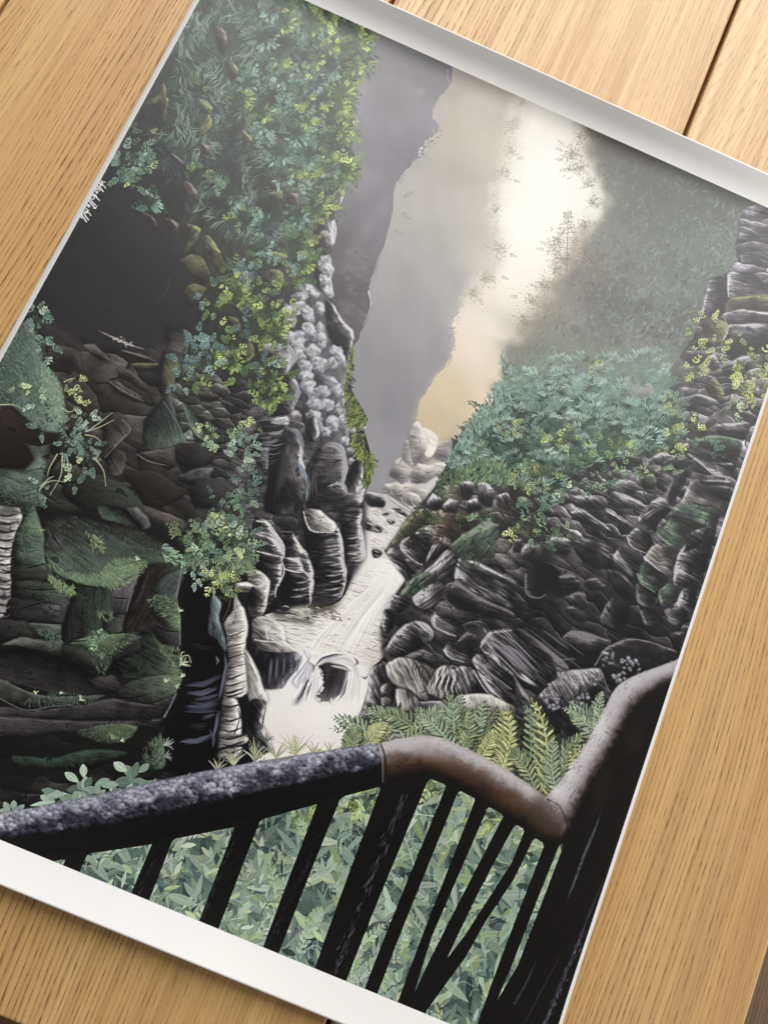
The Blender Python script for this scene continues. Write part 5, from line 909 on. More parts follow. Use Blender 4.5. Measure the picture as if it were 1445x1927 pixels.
block(z('D', -300, 700, 0, 585, 60, 480, 130, 395, 182, 378, 240, 520, 252, 620, 330, 700, 362, 780, 372, 920, 352, 1000, 250, 1005, 130, 905, 50, 860, -200, 870), (54, 64, 59), (112, 130, 117), 0, 55, 1.1, .2, 1.5, 1, .7)
block(z('D', -200, 900, 50, 870, 130, 920, 250, 1010, 330, 1020, 290, 1130, 150, 1215, -200, 1200), (24, 20, 19), (46, 38, 36), -90, 20, 1.5, .3)
block(z('D', -200, 1240, 0, 1210, 140, 1225, 225, 1140, 272, 1168, 242, 1280, 205, 1470, -200, 1470), (46, 48, 47), (98, 115, 102), 0, 10, 1.2, .2, 1.5, 1, .9)
for k_, (P, rp, an, b, cn, rd, g) in enumerate(DR):
    if k_ > 2: dk_, lt_, rm_ = BC[id(rp)]; block(P, dk_, lt_, {-90: -100, 0: 20, 90: -80, 180: 150}.get(rd, rd) if rd != -30 else 20, an, 1.2, .5, 1.2, .95, .7, rm_)
block(z('D', 350, 1330, 560, 1240, 700, 1300, 790, 1380, 800, 1460, 500, 1460), (26, 24, 23), (58, 64, 58), -30, 20); block(z('D', 700, 1230, 900, 1230, 980, 1290, 1060, 1340, 900, 1440, 800, 1380), (26, 23, 22), (52, 46, 45), -60, 15)
block(z('D', 1000, 1080, 1150, 1060, 1220, 1120, 1150, 1200, 1010, 1190), (22, 20, 20), (58, 55, 56), -60, 30); block(z('D', 1080, 1300, 1250, 1260, 1340, 1330, 1260, 1440, 1100, 1420), (26, 24, 25), (62, 62, 62), -30, 20); block(z('D', 880, 720, 960, 760, 1000, 900, 1000, 1000, 940, 840), (30, 28, 29), (84, 84, 84), 20, 65, rim=(116, 114, 116))
curve(z('D', 560, 430, 660, 475, 740, 510, 820, 535), .5, .6, (178, 174, 168), .8, 8, wm=2.6); fuzz(z('D', 650, 475, 700, 490, 760, 515), 40, 5, 1, [(190, 186, 180), (150, 146, 142)], 2.5, al=.6); curve(z('D', 690, 540, 780, 565, 880, 600), .4, .6, (130, 126, 124), .7, 8, wm=1.6); curve(z('D', 780, 1130, 850, 1170, 960, 1195), .8, .6, (120, 114, 114), .7, 6, wm=1.6); curve(z('D', 610, 710, 700, 770, 820, 832), .8, .5, (124, 118, 118), .7, 6, wm=1.8)
curve(z('D', 700, 935, 745, 990, 690, 1050, 600, 1148), 1, .8, (116, 112, 112), .6); curve(z('D', 1045, 860, 1080, 960, 1130, 1030), .8, 1.6, (124, 132, 128), .7); curve(z('D', 930, 830, 1000, 940, 1048, 1040), .8, 1.2, (96, 108, 102), .7); curve(z('D', 960, 130, 950, 200, 900, 270), 1.5, 1, (64, 60, 62), .6)
for i in range(5): curve(z('D', 625 + i * 14, 945 + i * 10, 660 + i * 12, 985 + i * 12), .7, .5, (24, 22, 22), .8)
for i in range(7): curve(z('D', 860 + i * 22, 960 - i * 4, 880 + i * 24, 1010 + (i % 3) * 14), .7, .5, (30, 38, 36), .8)
GRK = [(z('G', -300, 0, 0, -20, 120, -10, 132, 60, 90, 160, 70, 260, 72, 500, 0, 625, -300, 700), RP, 8, .22, 1.0, 0, 0), (z('G', 255, 230, 248, 100, 330, 20, 420, 15, 560, 45, 780, 85, 955, 190, 1055, 265, 1065, 300, 930, 300, 820, 330, 700, 425, 560, 435, 440, 412, 330, 362, 280, 300), RG, 40, .5, .7, 200, 1), (z('G', 74, 260, 95, 140, 150, 50, 200, -20, 250, 130, 262, 285, 410, 430, 422, 480, 372, 620, 352, 650, 352, 815, 180, 770, -100, 810, -60, 640, 62, 500), RG, 8, .46, .7, 0, 1),
      (z('G', 180, 640, 350, 648, 352, 742, 260, 722, 190, 690), RK, 8, .48, .6, -90, 0), (z('G', 15, 765, 120, 722, 230, 735, 352, 822, 250, 802, 120, 765), RG, 15, .56, .5, -90, 0), (z('G', 430, 430, 560, 440, 690, 430, 700, 590, 690, 690, 500, 692, 380, 742, 360, 660), RG, 85, .42, .8, 200, 0), (z('G', 690, 430, 795, 345, 742, 500, 722, 582, 690, 500), RK, 100, .52, .6, -30, 0), (z('G', 645, 590, 702, 588, 692, 692, 600, 662), RK, 60, .46, .6, -30, 0),
      (z('G', 838, 305, 1040, 308, 1042, 380, 1002, 500, 1022, 600, 1022, 765, 960, 792, 800, 700, 700, 682, 740, 530), RB, 120, .24, .7, 0, 0), (z('G', 860, 420, 960, 360, 1035, 340, 1000, 480, 900, 520), RG, 130, .42, .8, 0, 0), (z('G', 395, 752, 600, 698, 800, 698, 742, 742, 640, 832, 590, 935, 548, 902, 498, 802), RG, 70, .5, .6, -90, 1), (z('G', 788, 700, 862, 698, 1002, 862, 1022, 952, 900, 952, 700, 942, 620, 902, 700, 800), RG, 30, .28, .6, -90, 0),
      (z('G', 600, 1000, 760, 955, 935, 930, 1032, 940, 1000, 1032, 850, 1092, 700, 1082), RG, 12, .44, .8, -90, 0), (z('G', -200, 930, 0, 950, 100, 1000, 300, 1062, 610, 1048, 420, 1102, 250, 1112, 150, 1122, 60, 1092, -200, 1040), RG, 15, .42, .9, 80, 0), (z('G', -200, 1060, 0, 1072, 150, 1132, 420, 1112, 650, 1062, 850, 1102, 1002, 1042, 932, 1172, 900, 1232, 750, 1242, 620, 1322, 430, 1272, 350, 1242, 250, 1272, -200, 1280), RB, 10, .4, 1.1, 90, 0), (z('G', 100, 1382, 300, 1402, 500, 1352, 720, 1380, 500, 1460, 200, 1460), RG, 8, .36, .8, -90, 0), (z('G', 730, 1460, 860, 1380, 912, 1255, 935, 1400, 925, 1460), RG, 70, .4, .8, 0, 0),
      (z('G', -200, 800, 0, 790, 120, 780, 300, 830, 420, 900, 560, 960, 600, 1040, 300, 1050, 100, 980, -200, 920), RD, 12, .3, .9, -90, 0), (z('G', 700, 0, 780, -15, 840, 40, 855, 100, 800, 110, 740, 60), RK, 40, .4, .7, -60, 0), (z('G', 500, 960, 640, 940, 690, 1000, 600, 1060, 520, 1020), RB, 20, .3, .8, -90, 0)]
poly(z('G', -300, -20, 300, -10, 900, 60, 1050, 300, 1020, 760, 1040, 950, 930, 1240, 900, 1460, -300, 1460), (20, 19, 19), soft=8, a=.85)
rock(*GRK[0][:2], 8, .16, 1.0, 28, 4, .3, 0, 4, .6)
for P, dk_, lt_, dr, an, pw, rm_ in (
    ((255, 230, 248, 100, 330, 20, 420, 15, 560, 45, 780, 85, 955, 190, 1055, 265, 1065, 300, 930, 302, 820, 332, 700, 427, 560, 436, 440, 412, 330, 362, 280, 300), (36, 37, 35), (88, 107, 91), 95, 35, 1.4, (124, 142, 110)),
    ((74, 260, 95, 140, 150, 40, 200, -30, 250, 130, 262, 285, 300, 335, 280, 370, 100, 330), (36, 40, 37), (92, 112, 94), -20, 10, 1.1, (116, 136, 108)),
    ((75, 330, 290, 315, 300, 372, 240, 400, 80, 410), (30, 29, 28), (62, 64, 60), -60, 5, 1.2, None), ((80, 410, 230, 400, 420, 440, 415, 500, 240, 520, 75, 500), (32, 33, 31), (88, 106, 84), -10, 10, 1.3, (124, 142, 98)), ((60, 500, 240, 520, 410, 500, 378, 620, 340, 640, 60, 620), (30, 29, 29), (70, 76, 72), -40, 8, 1.4, None), ((-100, 640, 60, 620, 200, 640, 190, 720, 100, 720, -100, 760), (28, 27, 27), (56, 55, 54), -60, 8, 1.2, None),
    ((245, 545, 340, 535, 340, 600, 262, 592), (50, 49, 52), (96, 94, 99), -60, 10, 1.0, None), ((180, 640, 352, 648, 352, 745, 260, 722, 190, 690), (44, 50, 47), (96, 104, 98), -70, 12, 1.2, (116, 120, 114)), ((15, 765, 120, 722, 230, 735, 352, 745, 352, 825, 250, 802, 120, 768), (44, 46, 44), (94, 100, 93), -90, 15, 1.2, (120, 124, 116)),
    ((430, 432, 560, 442, 690, 432, 705, 590, 690, 692, 500, 694, 380, 744, 358, 660), (28, 29, 28), (70, 88, 77), 5, 88, 1.5, None), ((640, 470, 720, 405, 795, 345, 770, 470, 730, 590, 650, 590), (52, 50, 53), (104, 100, 106), -70, 105, 1.0, (122, 117, 124)), ((590, 592, 715, 590, 700, 692, 590, 688), (36, 37, 36), (78, 80, 78), 10, 80, 1.3, None),
    ((838, 306, 1042, 308, 1042, 380, 1002, 500, 1022, 600, 1022, 765, 960, 792, 800, 700, 700, 682, 740, 530), (30, 25, 24), (72, 74, 70), 10, 120, 1.7, None), ((860, 440, 940, 370, 1040, 330, 1000, 495, 900, 530), (40, 44, 42), (92, 104, 100), 0, 130, 1.2, (130, 134, 138)), ((850, 560, 1000, 520, 1022, 600, 1022, 690, 930, 660), (34, 36, 35), (84, 98, 80), 0, 20, 1.5, (124, 142, 104)), ((850, 660, 1022, 690, 1020, 765, 960, 792), (26, 25, 26), (66, 64, 66), -40, 25, 1.2, None),
    ((395, 752, 600, 698, 800, 698, 742, 742, 640, 832, 590, 935, 548, 902, 498, 802), (28, 31, 28), (92, 112, 86), -85, 70, 1.2, (126, 146, 104)), ((370, 760, 500, 790, 560, 900, 420, 870, 360, 820), (26, 26, 25), (56, 58, 55), -60, 30, 1.3, None), ((788, 700, 862, 698, 1002, 862, 1022, 952, 900, 952, 700, 942, 620, 902, 700, 800), (22, 24, 23), (78, 98, 76), 20, 30, 2.0, (120, 140, 100)), ((690, 720, 790, 705, 800, 790, 690, 850, 640, 850), (26, 26, 25), (56, 58, 55), -80, 140, 1.2, None),
    ((640, 1040, 760, 958, 935, 932, 1034, 942, 1000, 1034, 850, 1092, 700, 1082), (36, 35, 35), (92, 108, 90), -30, 12, 1.3, (124, 138, 112)), ((-150, 820, 20, 795, 140, 780, 330, 830, 450, 880, 570, 960, 600, 1035, 400, 1042, 250, 1022, 100, 980, -100, 925), (20, 20, 20), (48, 46, 46), 110, 15, 1.6, None), ((-150, 925, 0, 945, 60, 975, 180, 1035, 300, 1062, 610, 1046, 420, 1102, 250, 1112, 150, 1124, 60, 1092, -150, 1050), (34, 34, 33), (80, 86, 80), -80, 14, 1.1, (110, 114, 108)), ((500, 955, 640, 935, 690, 1000, 610, 1045, 540, 1010), (28, 26, 26), (64, 60, 60), -60, 20, 1.2, None),
    ((-150, 1085, 150, 1134, 420, 1112, 650, 1066, 850, 1102, 1002, 1042, 935, 1172, 850, 1190, 600, 1200, 300, 1190, -150, 1160), (30, 28, 29), (72, 68, 70), -95, 8, 1.2, (100, 95, 98)), ((-150, 1160, 300, 1190, 620, 1195, 850, 1190, 935, 1172, 900, 1232, 750, 1244, 620, 1324, 430, 1274, 350, 1244, 250, 1274, -150, 1280), (30, 28, 29), (74, 70, 71), -95, 10, 1.2, (98, 93, 98)), ((430, 1255, 640, 1205, 790, 1225, 720, 1300, 620, 1322, 480, 1290), (38, 42, 37), (86, 100, 76), -40, 10, 1.1, (116, 130, 92)),
    ((80, 1390, 300, 1402, 500, 1352, 730, 1372, 500, 1470, 120, 1450), (22, 24, 22), (56, 72, 62), -90, 8, 1.4, None), ((730, 1462, 860, 1380, 912, 1255, 937, 1400, 925, 1462), (26, 28, 26), (76, 90, 76), -20, 70, 1.4, (106, 120, 100)), ((700, 0, 780, -15, 840, 40, 855, 100, 800, 110, 740, 60), (26, 25, 26), (92, 92, 92), -30, 50, 1.2, (124, 122, 124)), ((560, -30, 700, 0, 800, 110, 700, 80, 580, 45), (26, 27, 26), (66, 78, 68), 120, 40, 1.2, None)):
    block(z('G', *P), dk_, lt_, dr, an, pw, .5, 1.2, 1, .75, rm_)
for x_, y_, rx_, ry_, c_ in ((335, 180, 16, 26, (92, 88, 96)), (490, 220, 26, 12, (84, 82, 90)), (560, 150, 20, 10, (58, 70, 62)), (700, 200, 24, 14, (66, 80, 70)), (600, 280, 26, 14, (82, 80, 88)), (430, 120, 20, 20, (46, 44, 44))): pp = z('G', x_, y_)[0]; glow(pp[0], pp[1], rx_ / 1.6, ry_ / 1.6, c_, .45)
for i in range(13): y = 20 + i * 46; curve(z('G', -30, y, 40, y + 14, 110 - i * 3, y + 2), .8, .6, (22, 20, 22), .8, 5, wm=2.4); curve(z('G', -30, y + 18, 40, y + 30, 100 - i * 3, y + 16), .5, .5, (150, 145, 150), .4, 5, wm=1.4)
curve(z('G', 1035, 330, 1005, 480, 1020, 600, 1022, 760), 1, 1, (120, 124, 126), .6); curve(z('G', 1000, 1035, 975, 1090, 935, 1165), 1.4, 2, (132, 132, 150), .75); curve(z('G', 0, 1060, 150, 1128, 300, 1108, 420, 1098), 1, 1, (100, 104, 100), .6); curve(z('G', 80, 990, 180, 1035, 300, 1055, 420, 1055), .8, .8, (110, 114, 112), .6); curve(z('G', 780, 360, 745, 480, 722, 570), 1, 1, (112, 106, 114), .6)
for pts in ((440, 690, 560, 700, 700, 692, 800, 700), (700, 590, 640, 585, 700, 610), (650, 495, 730, 500), (780, 470, 770, 430, 850, 400), (880, 650, 950, 680, 1010, 685), (270, 300, 150, 330), (100, 440, 240, 450, 380, 440), (120, 560, 260, 520, 360, 540), (160, 630, 300, 640, 350, 640), (280, 95, 330, 180, 370, 220), (440, 20, 500, 70, 560, 100), (390, 745, 500, 735), (600, 1050, 750, 1060, 870, 1030), (60, 800, 200, 810, 340, 900), (420, 860, 520, 960), (20, 340, 70, 350)): curve(z('G', *pts), .8, .4, (14, 13, 14), .85, 6, wm=1.2)
for pts in ((320, 150, 370, 215, 420, 250), (280, 100, 300, 170, 340, 210), (480, 200, 540, 260, 560, 330), (600, 130, 700, 190, 820, 220), (850, 330, 800, 480, 770, 520), (230, 150, 240, 250), (130, 160, 220, 170), (100, 240, 200, 250)): curve(z('G', *pts), 1.5, 1, (92, 92, 98), .35, 6, wm=4)
# moss fuzz and grass on those rocks
fur(z('D', -200, 720, 0, 600, 60, 490, 130, 405, 180, 390, 235, 520, 250, 630, 325, 705, 355, 780, 365, 920, 340, 980, 250, 950, 150, 880, 50, 850, -200, 880), 1100, 8, .8, [(104, 128, 116), (84, 108, 98), (124, 148, 134), (66, 86, 80)], 55, 40, .42)
fur(z('D', 240, 600, 330, 690, 365, 790, 372, 930, 300, 930, 250, 760), 420, 7, 1.0, [(130, 156, 128), (112, 140, 116), (148, 172, 134)], 70, 50, .5)
fur(z('D', -200, 1300, 60, 1260, 200, 1180, 262, 1172, 240, 1280, 200, 1450, -100, 1450), 460, 9, .9, MOSS, 30, 40, .4)
fur(z('G', 255, 230, 260, 120, 330, 40, 420, 30, 780, 95, 955, 195, 1055, 270, 930, 300, 820, 330, 700, 420, 560, 430, 440, 405, 330, 355), 800, 7, .7, MOSS, 55, 40, .28)
fur(z('G', 300, 330, 420, 370, 560, 400, 700, 380, 820, 315, 800, 270, 640, 260, 560, 340, 400, 340, 270, 270), 520, 9, 1.0, MOSL, 60, 50, .42); fur(z('G', 600, 340, 810, 290, 815, 330, 700, 420, 590, 430), 260, 9, 1.1, [(140, 158, 112), (122, 142, 100), (104, 124, 92)], 70, 60, .5)
fur(z('G', 490, 110, 560, 150, 600, 230, 540, 220), 70, 9, .9, MOSL, 60, 60, .7); fur(z('G', 920, 190, 1060, 270, 1050, 300, 940, 290), 120, 9, 1.0, [(130, 166, 140), (150, 182, 150)], 40, 50, .75)
fur(z('G', 110, 130, 200, 10, 250, 130, 262, 285, 320, 350, 420, 440, 400, 480, 300, 400, 220, 300, 120, 260), 400, 7, .8, MOSS + MOSL[:1], 70, 50, .4); fur(z('G', 270, 350, 420, 440, 415, 470, 320, 430), 160, 8, 1.0, MOSL, 60, 50, .75); fur(z('G', 220, 480, 410, 480, 390, 540, 240, 540), 70, 7, .7, MOSS, 80, 40, .3)
fur(z('G', 440, 440, 640, 440, 640, 680, 520, 680, 460, 600), 140, 8, .8, [(66, 86, 74), (52, 70, 62), (80, 102, 88)], 85, 40, .3); fur(z('G', 560, 560, 640, 560, 630, 620, 580, 620), 50, 8, .9, MOSL, 60, 60, .5)
fur(z('G', 480, 740, 600, 700, 800, 700, 740, 745, 640, 820, 590, 920, 560, 890), 460, 8, .9, MOSL + MOSS + MOSS, 80, 60, .42); fur(z('G', 850, 500, 990, 480, 1020, 600, 1020, 650, 960, 620), 260, 8, .9, MOSS + MOSL, 100, 60, .5); fur(z('G', 960, 750, 1020, 770, 1010, 860, 1030, 950, 960, 990, 900, 940, 990, 890, 900, 770), 260, 8, .9, MOSL + MOSS, 60, 60, .5)
fur(z('G', 430, 1250, 640, 1200, 780, 1230, 720, 1300, 620, 1320, 480, 1290), 200, 8, .8, MOSS + MOSL[:2], -60, 60, .35); fur(z('G', 300, 1020, 560, 1050, 450, 1090, 250, 1100, 130, 1080), 260, 8, .9, MOSS, 60, 40, .45); fur(z('G', 800, 1400, 900, 1290, 930, 1400, 920, 1450), 160, 9, 1.0, MOSS + MOSL[:1], -70, 40, .5); fur(z('G', 200, 660, 345, 690, 345, 740, 260, 715), 90, 8, .9, MOSS[:3], 60, 40, .55); fur(z('G', 240, 1400, 560, 1380, 480, 1440, 240, 1440), 90, 9, .8, [(50, 66, 56), (60, 78, 66)], 20, 40, .35)
for c, x, y, n, L_, cs, an in (('G', 240, 120, 8, 8, MOSL, -60), ('G', 415, 440, 10, 8, MOSL, -60), ('G', 560, 180, 10, 11, MOSL, -50), ('G', 780, 280, 8, 8, PALE, -50), ('G', 1020, 570, 10, 7, PALE, -60), ('G', 1010, 630, 8, 6, MOSL, -20), ('G', 1030, 870, 14, 16, PALE, -40), ('G', 1030, 940, 12, 8, PALE, -70), ('G', 1000, 990, 10, 8, PALE, 20), ('G', 640, 1290, 12, 12, MOSL, -60), ('G', 690, 1300, 8, 8, PALE, -20), ('G', 460, 1070, 8, 9, PALE, -40), ('G', 210, 1035, 5, 6, PALE, -80), ('G', 350, 1035, 5, 6, PALE, -60), ('G', 940, 970, 8, 9, PALE, -70), ('G', 940, 1390, 10, 12, [(140, 150, 142), (120, 132, 126)], -20), ('G', 580, 840, 8, 10, MOSL, -70), ('D', 1120, 1000, 8, 10, [(150, 160, 150)], -70), ('D', 1290, 1010, 8, 12, MOSL, -60)):
    p = z(c, x, y)[0]; tuft(p[0], p[1], n, L_, .9, cs, an, 60, .9)
curve(z('G', 1020, 880, 1035, 830, 1070, 820, 1085, 860), .9, .5, (168, 168, 150), .9); curve(z('G', 1030, 870, 1030, 810, 1045, 800), .8, .5, (180, 190, 160), .9); curve(z('G', 975, 160, 1000, 140, 1030, 140), .8, .5, (150, 156, 120), .9)
poly(z('G', 500, 700, 560, 690, 610, 720, 560, 750, 510, 745), (112, 146, 118), soft=3, a=.6); p = z('G', 550, 715)[0]; cluster(p[0], p[1], 15, 9, 14, 7, 1.7, [(132, 168, 128), (108, 148, 112), (158, 190, 150)], .9, 3)
for x, y in ((1095, 400), (1110, 380), (1085, 335), (1060, 300), (1050, 270), (1120, 300), (1100, 320), (1130, 350)): p = z('G', x, y)[0]; sprig(p[0], p[1], rng.uniform(20, 120), 16, 4, 6.5, 1.7, [(150, 176, 160), (126, 156, 138)], 20, .9)
# ---------------------------------------------------------------- foliage of the left cliff
UV = q(380, -150, 560, -60, 700, 70, 692, 98, 696, 130, 670, 146, 664, 190, 656, 215, 668, 245, 660, 280, 668, 315, 668, 340, 640, 390, 618, 430, 592, 480, 570, 530, 520, 500, 470, 470, 420, 440, 370, 400, 330, 360, 300, 300, 285, 250, 300, 190, 330, 130)
HAIR = [[(38, 46, 42), (30, 37, 35)], [(64, 82, 72), (54, 70, 62), (48, 62, 56)], [(94, 116, 104), (80, 101, 90), (70, 90, 80)], [(126, 146, 134), (104, 126, 114)]]
GRN = [[(34, 44, 37), (26, 34, 30)], [(66, 88, 62), (56, 78, 58), (50, 70, 58)], [(96, 120, 80), (82, 106, 74), (74, 100, 84)], [(88, 114, 102), (108, 134, 120)]]
fur(UV, 1500, 22, 3.6, [(54, 68, 62), (46, 58, 54), (62, 78, 70)], 100, 70, .5, 50)
fur(q(330, -100, 560, -50, 560, 250, 520, 420, 470, 460, 390, 400, 320, 330, 290, 250, 330, 130), 2600, 19, 1.4, None, 115, 80, .6, 45, HAIR, 22)
fur(q(500, -60, 700, 72, 690, 130, 662, 160, 655, 260, 664, 320, 630, 400, 590, 470, 520, 470, 500, 350, 520, 200, 480, 40), 1700, 14, 2.8, None, 60, 90, .75, 40, GRN, 40)
# dark gaps and stones among the leaves
for c, x, y, rx, ry in (('B', 160, 240, 60, 36), ('B', 40, 1020, 40, 60), ('B', 110, 1220, 60, 60), ('B', 200, 1150, 50, 60), ('B', 30, 1180, 40, 60), ('A', 1300, 950, 60, 40), ('A', 900, 650, 60, 60), ('A', 860, 900, 60, 70), ('A', 1000, 960, 60, 40), ('A', 1230, 1160, 60, 50), ('A', 1000, 1120, 60, 50), ('B', 350, 900, 30, 40), ('B', 120, 560, 40, 60), ('A', 1330, 760, 30, 60), ('B', 280, 330, 40, 30), ('B', 160, 800, 40, 60)):
    p = z(c, x, y)[0]; glow(p[0], p[1], rx / 2.4, ry / 2.4, (26, 28, 28), .85)
for c, P, rp, an in (('A', (820, 600, 900, 540, 930, 470, 945, 560, 890, 590), RO, -40), ('A', (920, 560, 960, 570, 950, 620, 940, 720, 920, 690), RO, 70), ('A', (1280, 360, 1320, 360, 1355, 410, 1310, 470, 1290, 440), RO, 50), ('A', (1110, 560, 1200, 600, 1200, 690, 1150, 640), RO, 40), ('A', (1110, 780, 1190, 650, 1200, 730, 1140, 780), RO, -50), ('A', (1370, 740, 1430, 800, 1380, 870), RO, 50), ('A', (1380, 930, 1445, 850, 1450, 900), RO, -40), ('A', (1140, 820, 1185, 830, 1180, 880, 1140, 880), RB, 60), ('A', (950, 875, 990, 880, 1060, 940, 1020, 940), RB, 35), ('A', (1220, 160, 1280, 190, 1290, 260, 1250, 320), RB, 60), ('A', (1040, 1030, 1100, 1060, 1120, 1110, 1080, 1140), RB, 50), ('A', (800, 1200, 880, 1250, 910, 1310, 850, 1270), RB, 50), ('A', (930, 1240, 1020, 1270, 1000, 1330, 950, 1290), RB, 60),
                      ('A', (1040, 1440, 1080, 1330, 1060, 1270, 1140, 1300, 1110, 1380), RO, -60), ('A', (1160, 1340, 1210, 1370, 1250, 1440, 1180, 1470), RO, 50), ('B', (70, 1100, 150, 1090, 160, 1130, 110, 1170), RO, 30), ('B', (180, 1110, 240, 1100, 250, 1200, 190, 1190), RB, 60), ('B', (80, 1040, 170, 1040, 180, 1070, 90, 1080), RB, 0), ('E', (40, 120, 100, 80, 160, 110, 162, 200, 110, 240, 50, 190), RO, 60), ('E', (70, -10, 180, -10, 170, 60, 100, 80), RO, 60), ('B', (330, 1290, 400, 1230, 450, 1260, 455, 1350, 420, 1445, 340, 1440), RK, 70), ('B', (430, 1170, 480, 1090, 510, 1060, 500, 1130, 460, 1180), RK, 110)):
    rock(z(c, *P), rp, an, .45, .7, 16, 3, .45, -50, 3, .6)
p = z('B', 390, 1330)[0]; ball(p[0], p[1], 7, 7, (200, 198, 202), (70, 68, 72), -60, .7); curve(z('B', 450, 1250, 458, 1310, 446, 1380), 1.2, 1, (206, 204, 208), .8); curve(z('B', 505, 1080, 490, 1140, 468, 1170), 1, 1, (190, 188, 192), .7)
# leaf sprays
TL = [(106, 136, 118), (86, 114, 100), (126, 154, 134), (68, 92, 82), (96, 128, 100)]
LM = [(110, 132, 76), (94, 118, 72), (130, 148, 82), (80, 102, 68), (74, 98, 74)]
LB = [(160, 178, 98), (144, 164, 86), (178, 192, 118)]
for c, x, y, rx, ry, n in (('B', 60, 200, 90, 90, 26), ('B', 40, 420, 60, 90, 20), ('B', 160, 440, 60, 70, 18), ('B', 60, 700, 80, 80, 22), ('B', 230, 760, 80, 60, 22), ('B', 120, 870, 90, 80, 26), ('B', 300, 880, 60, 60, 16), ('B', 280, 500, 60, 60, 14), ('B', 360, 480, 60, 70, 16), ('B', 420, 380, 80, 50, 18), ('B', 60, 1290, 50, 70, 18), ('B', 240, 1230, 60, 60, 16), ('B', 100, 1410, 60, 50, 14), ('A', 1420, 500, 60, 90, 20), ('A', 1300, 1100, 60, 60, 16), ('A', 1400, 1250, 50, 60, 16), ('A', 1240, 620, 50, 60, 10), ('A', 1060, 200, 50, 60, 8), ('A', 1380, 100, 60, 40, 8),
                          ('A', 760, 900, 100, 90, 46), ('A', 720, 960, 70, 70, 22), ('A', 870, 1150, 60, 50, 12), ('A', 730, 740, 30, 20, 6), ('B', 440, 700, 60, 60, 16), ('B', 180, 620, 60, 60, 16), ('B', 260, 1000, 60, 60, 16), ('B', 400, 1000, 50, 50, 12)):
    p = z(c, x, y)[0]; cluster(p[0], p[1], rx / 3, ry / 3, n, 9, 2.3, TL, .85, 4)
for c, x, y, rx, ry, n in (('B', 330, 110, 70, 50, 20), ('B', 420, 90, 50, 40, 12), ('B', 180, 150, 40, 40, 10), ('B', 380, 290, 60, 30, 14), ('B', 440, 240, 40, 40, 10), ('B', 590, 170, 60, 40, 16), ('B', 590, 260, 80, 60, 26), ('B', 580, 360, 80, 50, 22), ('B', 500, 520, 60, 80, 26), ('B', 490, 610, 50, 40, 14), ('B', 410, 570, 40, 60, 12), ('B', 280, 570, 40, 60, 12), ('B', 290, 680, 50, 40, 12), ('B', 490, 740, 80, 50, 24), ('B', 440, 860, 50, 50, 14), ('B', 530, 960, 60, 60, 22), ('B', 360, 1000, 40, 60, 10), ('B', 470, 1030, 40, 40, 10), ('B', 370, 1180, 60, 60, 20), ('B', 260, 1390, 70, 60, 20), ('B', 30, 640, 60, 40, 10), ('B', 430, 990, 50, 40, 10),
                          ('A', 1130, 510, 30, 30, 6), ('A', 1360, 550, 60, 50, 14), ('A', 1140, 980, 40, 30, 10), ('A', 1360, 1230, 30, 50, 8), ('D', 1310, 110, 50, 60, 12), ('D', 1230, 200, 60, 60, 12), ('D', 1350, 220, 70, 70, 22), ('D', 1420, 180, 40, 60, 14), ('D', 1210, 310, 40, 20, 8), ('E', 40, 20, 50, 60, 14), ('E', 270, 60, 60, 80, 22), ('E', 30, 220, 40, 60, 14), ('E', 190, 200, 40, 40, 10), ('E', 90, 330, 90, 70, 28), ('E', 120, 430, 80, 60, 22), ('E', 30, 450, 50, 60, 14), ('E', 80, 690, 110, 90, 40), ('E', 70, 800, 90, 60, 24), ('D', 1200, 590, 50, 40, 12), ('D', 1320, 620, 40, 60, 14), ('D', 1310, 510, 40, 40, 8), ('D', 1255, 430, 40, 40, 8), ('D', 1100, 690, 40, 50, 12), ('D', 1360, 710, 30, 30, 5), ('D', 1440, 760, 30, 70, 8), ('D', 1410, 440, 40, 30, 6), ('E', 250, 130, 40, 30, 8)):
    p = z(c, x, y)[0]; cluster(p[0], p[1], rx / 3, ry / 3, int(n * .8), 9.5, 2.5, LM, .92, 4)
OL = [(54, 72, 48), (72, 96, 56), (94, 118, 64), (118, 140, 72), (146, 166, 86)]
TF = [(48, 66, 62), (72, 98, 90), (96, 126, 114), (122, 152, 138)]
for c, x, y, r, a in (('B', 60, 220, 26, 60), ('B', 160, 440, 22, 100), ('B', 230, 760, 26, 60), ('B', 120, 870, 26, 100), ('B', 50, 1280, 24, 200), ('B', 240, 1240, 20, 60), ('B', 340, 480, 22, 60), ('B', 60, 700, 22, 120), ('B', 430, 400, 20, 60), ('B', 300, 900, 20, 80), ('B', 100, 60, 24, 90), ('B', 280, 620, 20, 60), ('B', 420, 960, 20, 60), ('A', 1400, 480, 20, 90), ('A', 1340, 1120, 20, 60), ('A', 760, 900, 24, 20), ('A', 860, 1150, 20, 0), ('B', 40, 1400, 20, 60), ('B', 160, 1010, 20, 90)): pp = z(c, x, y)[0]; fan(pp[0], pp[1], r, a, TF, 110, 11, 2.6, 24)
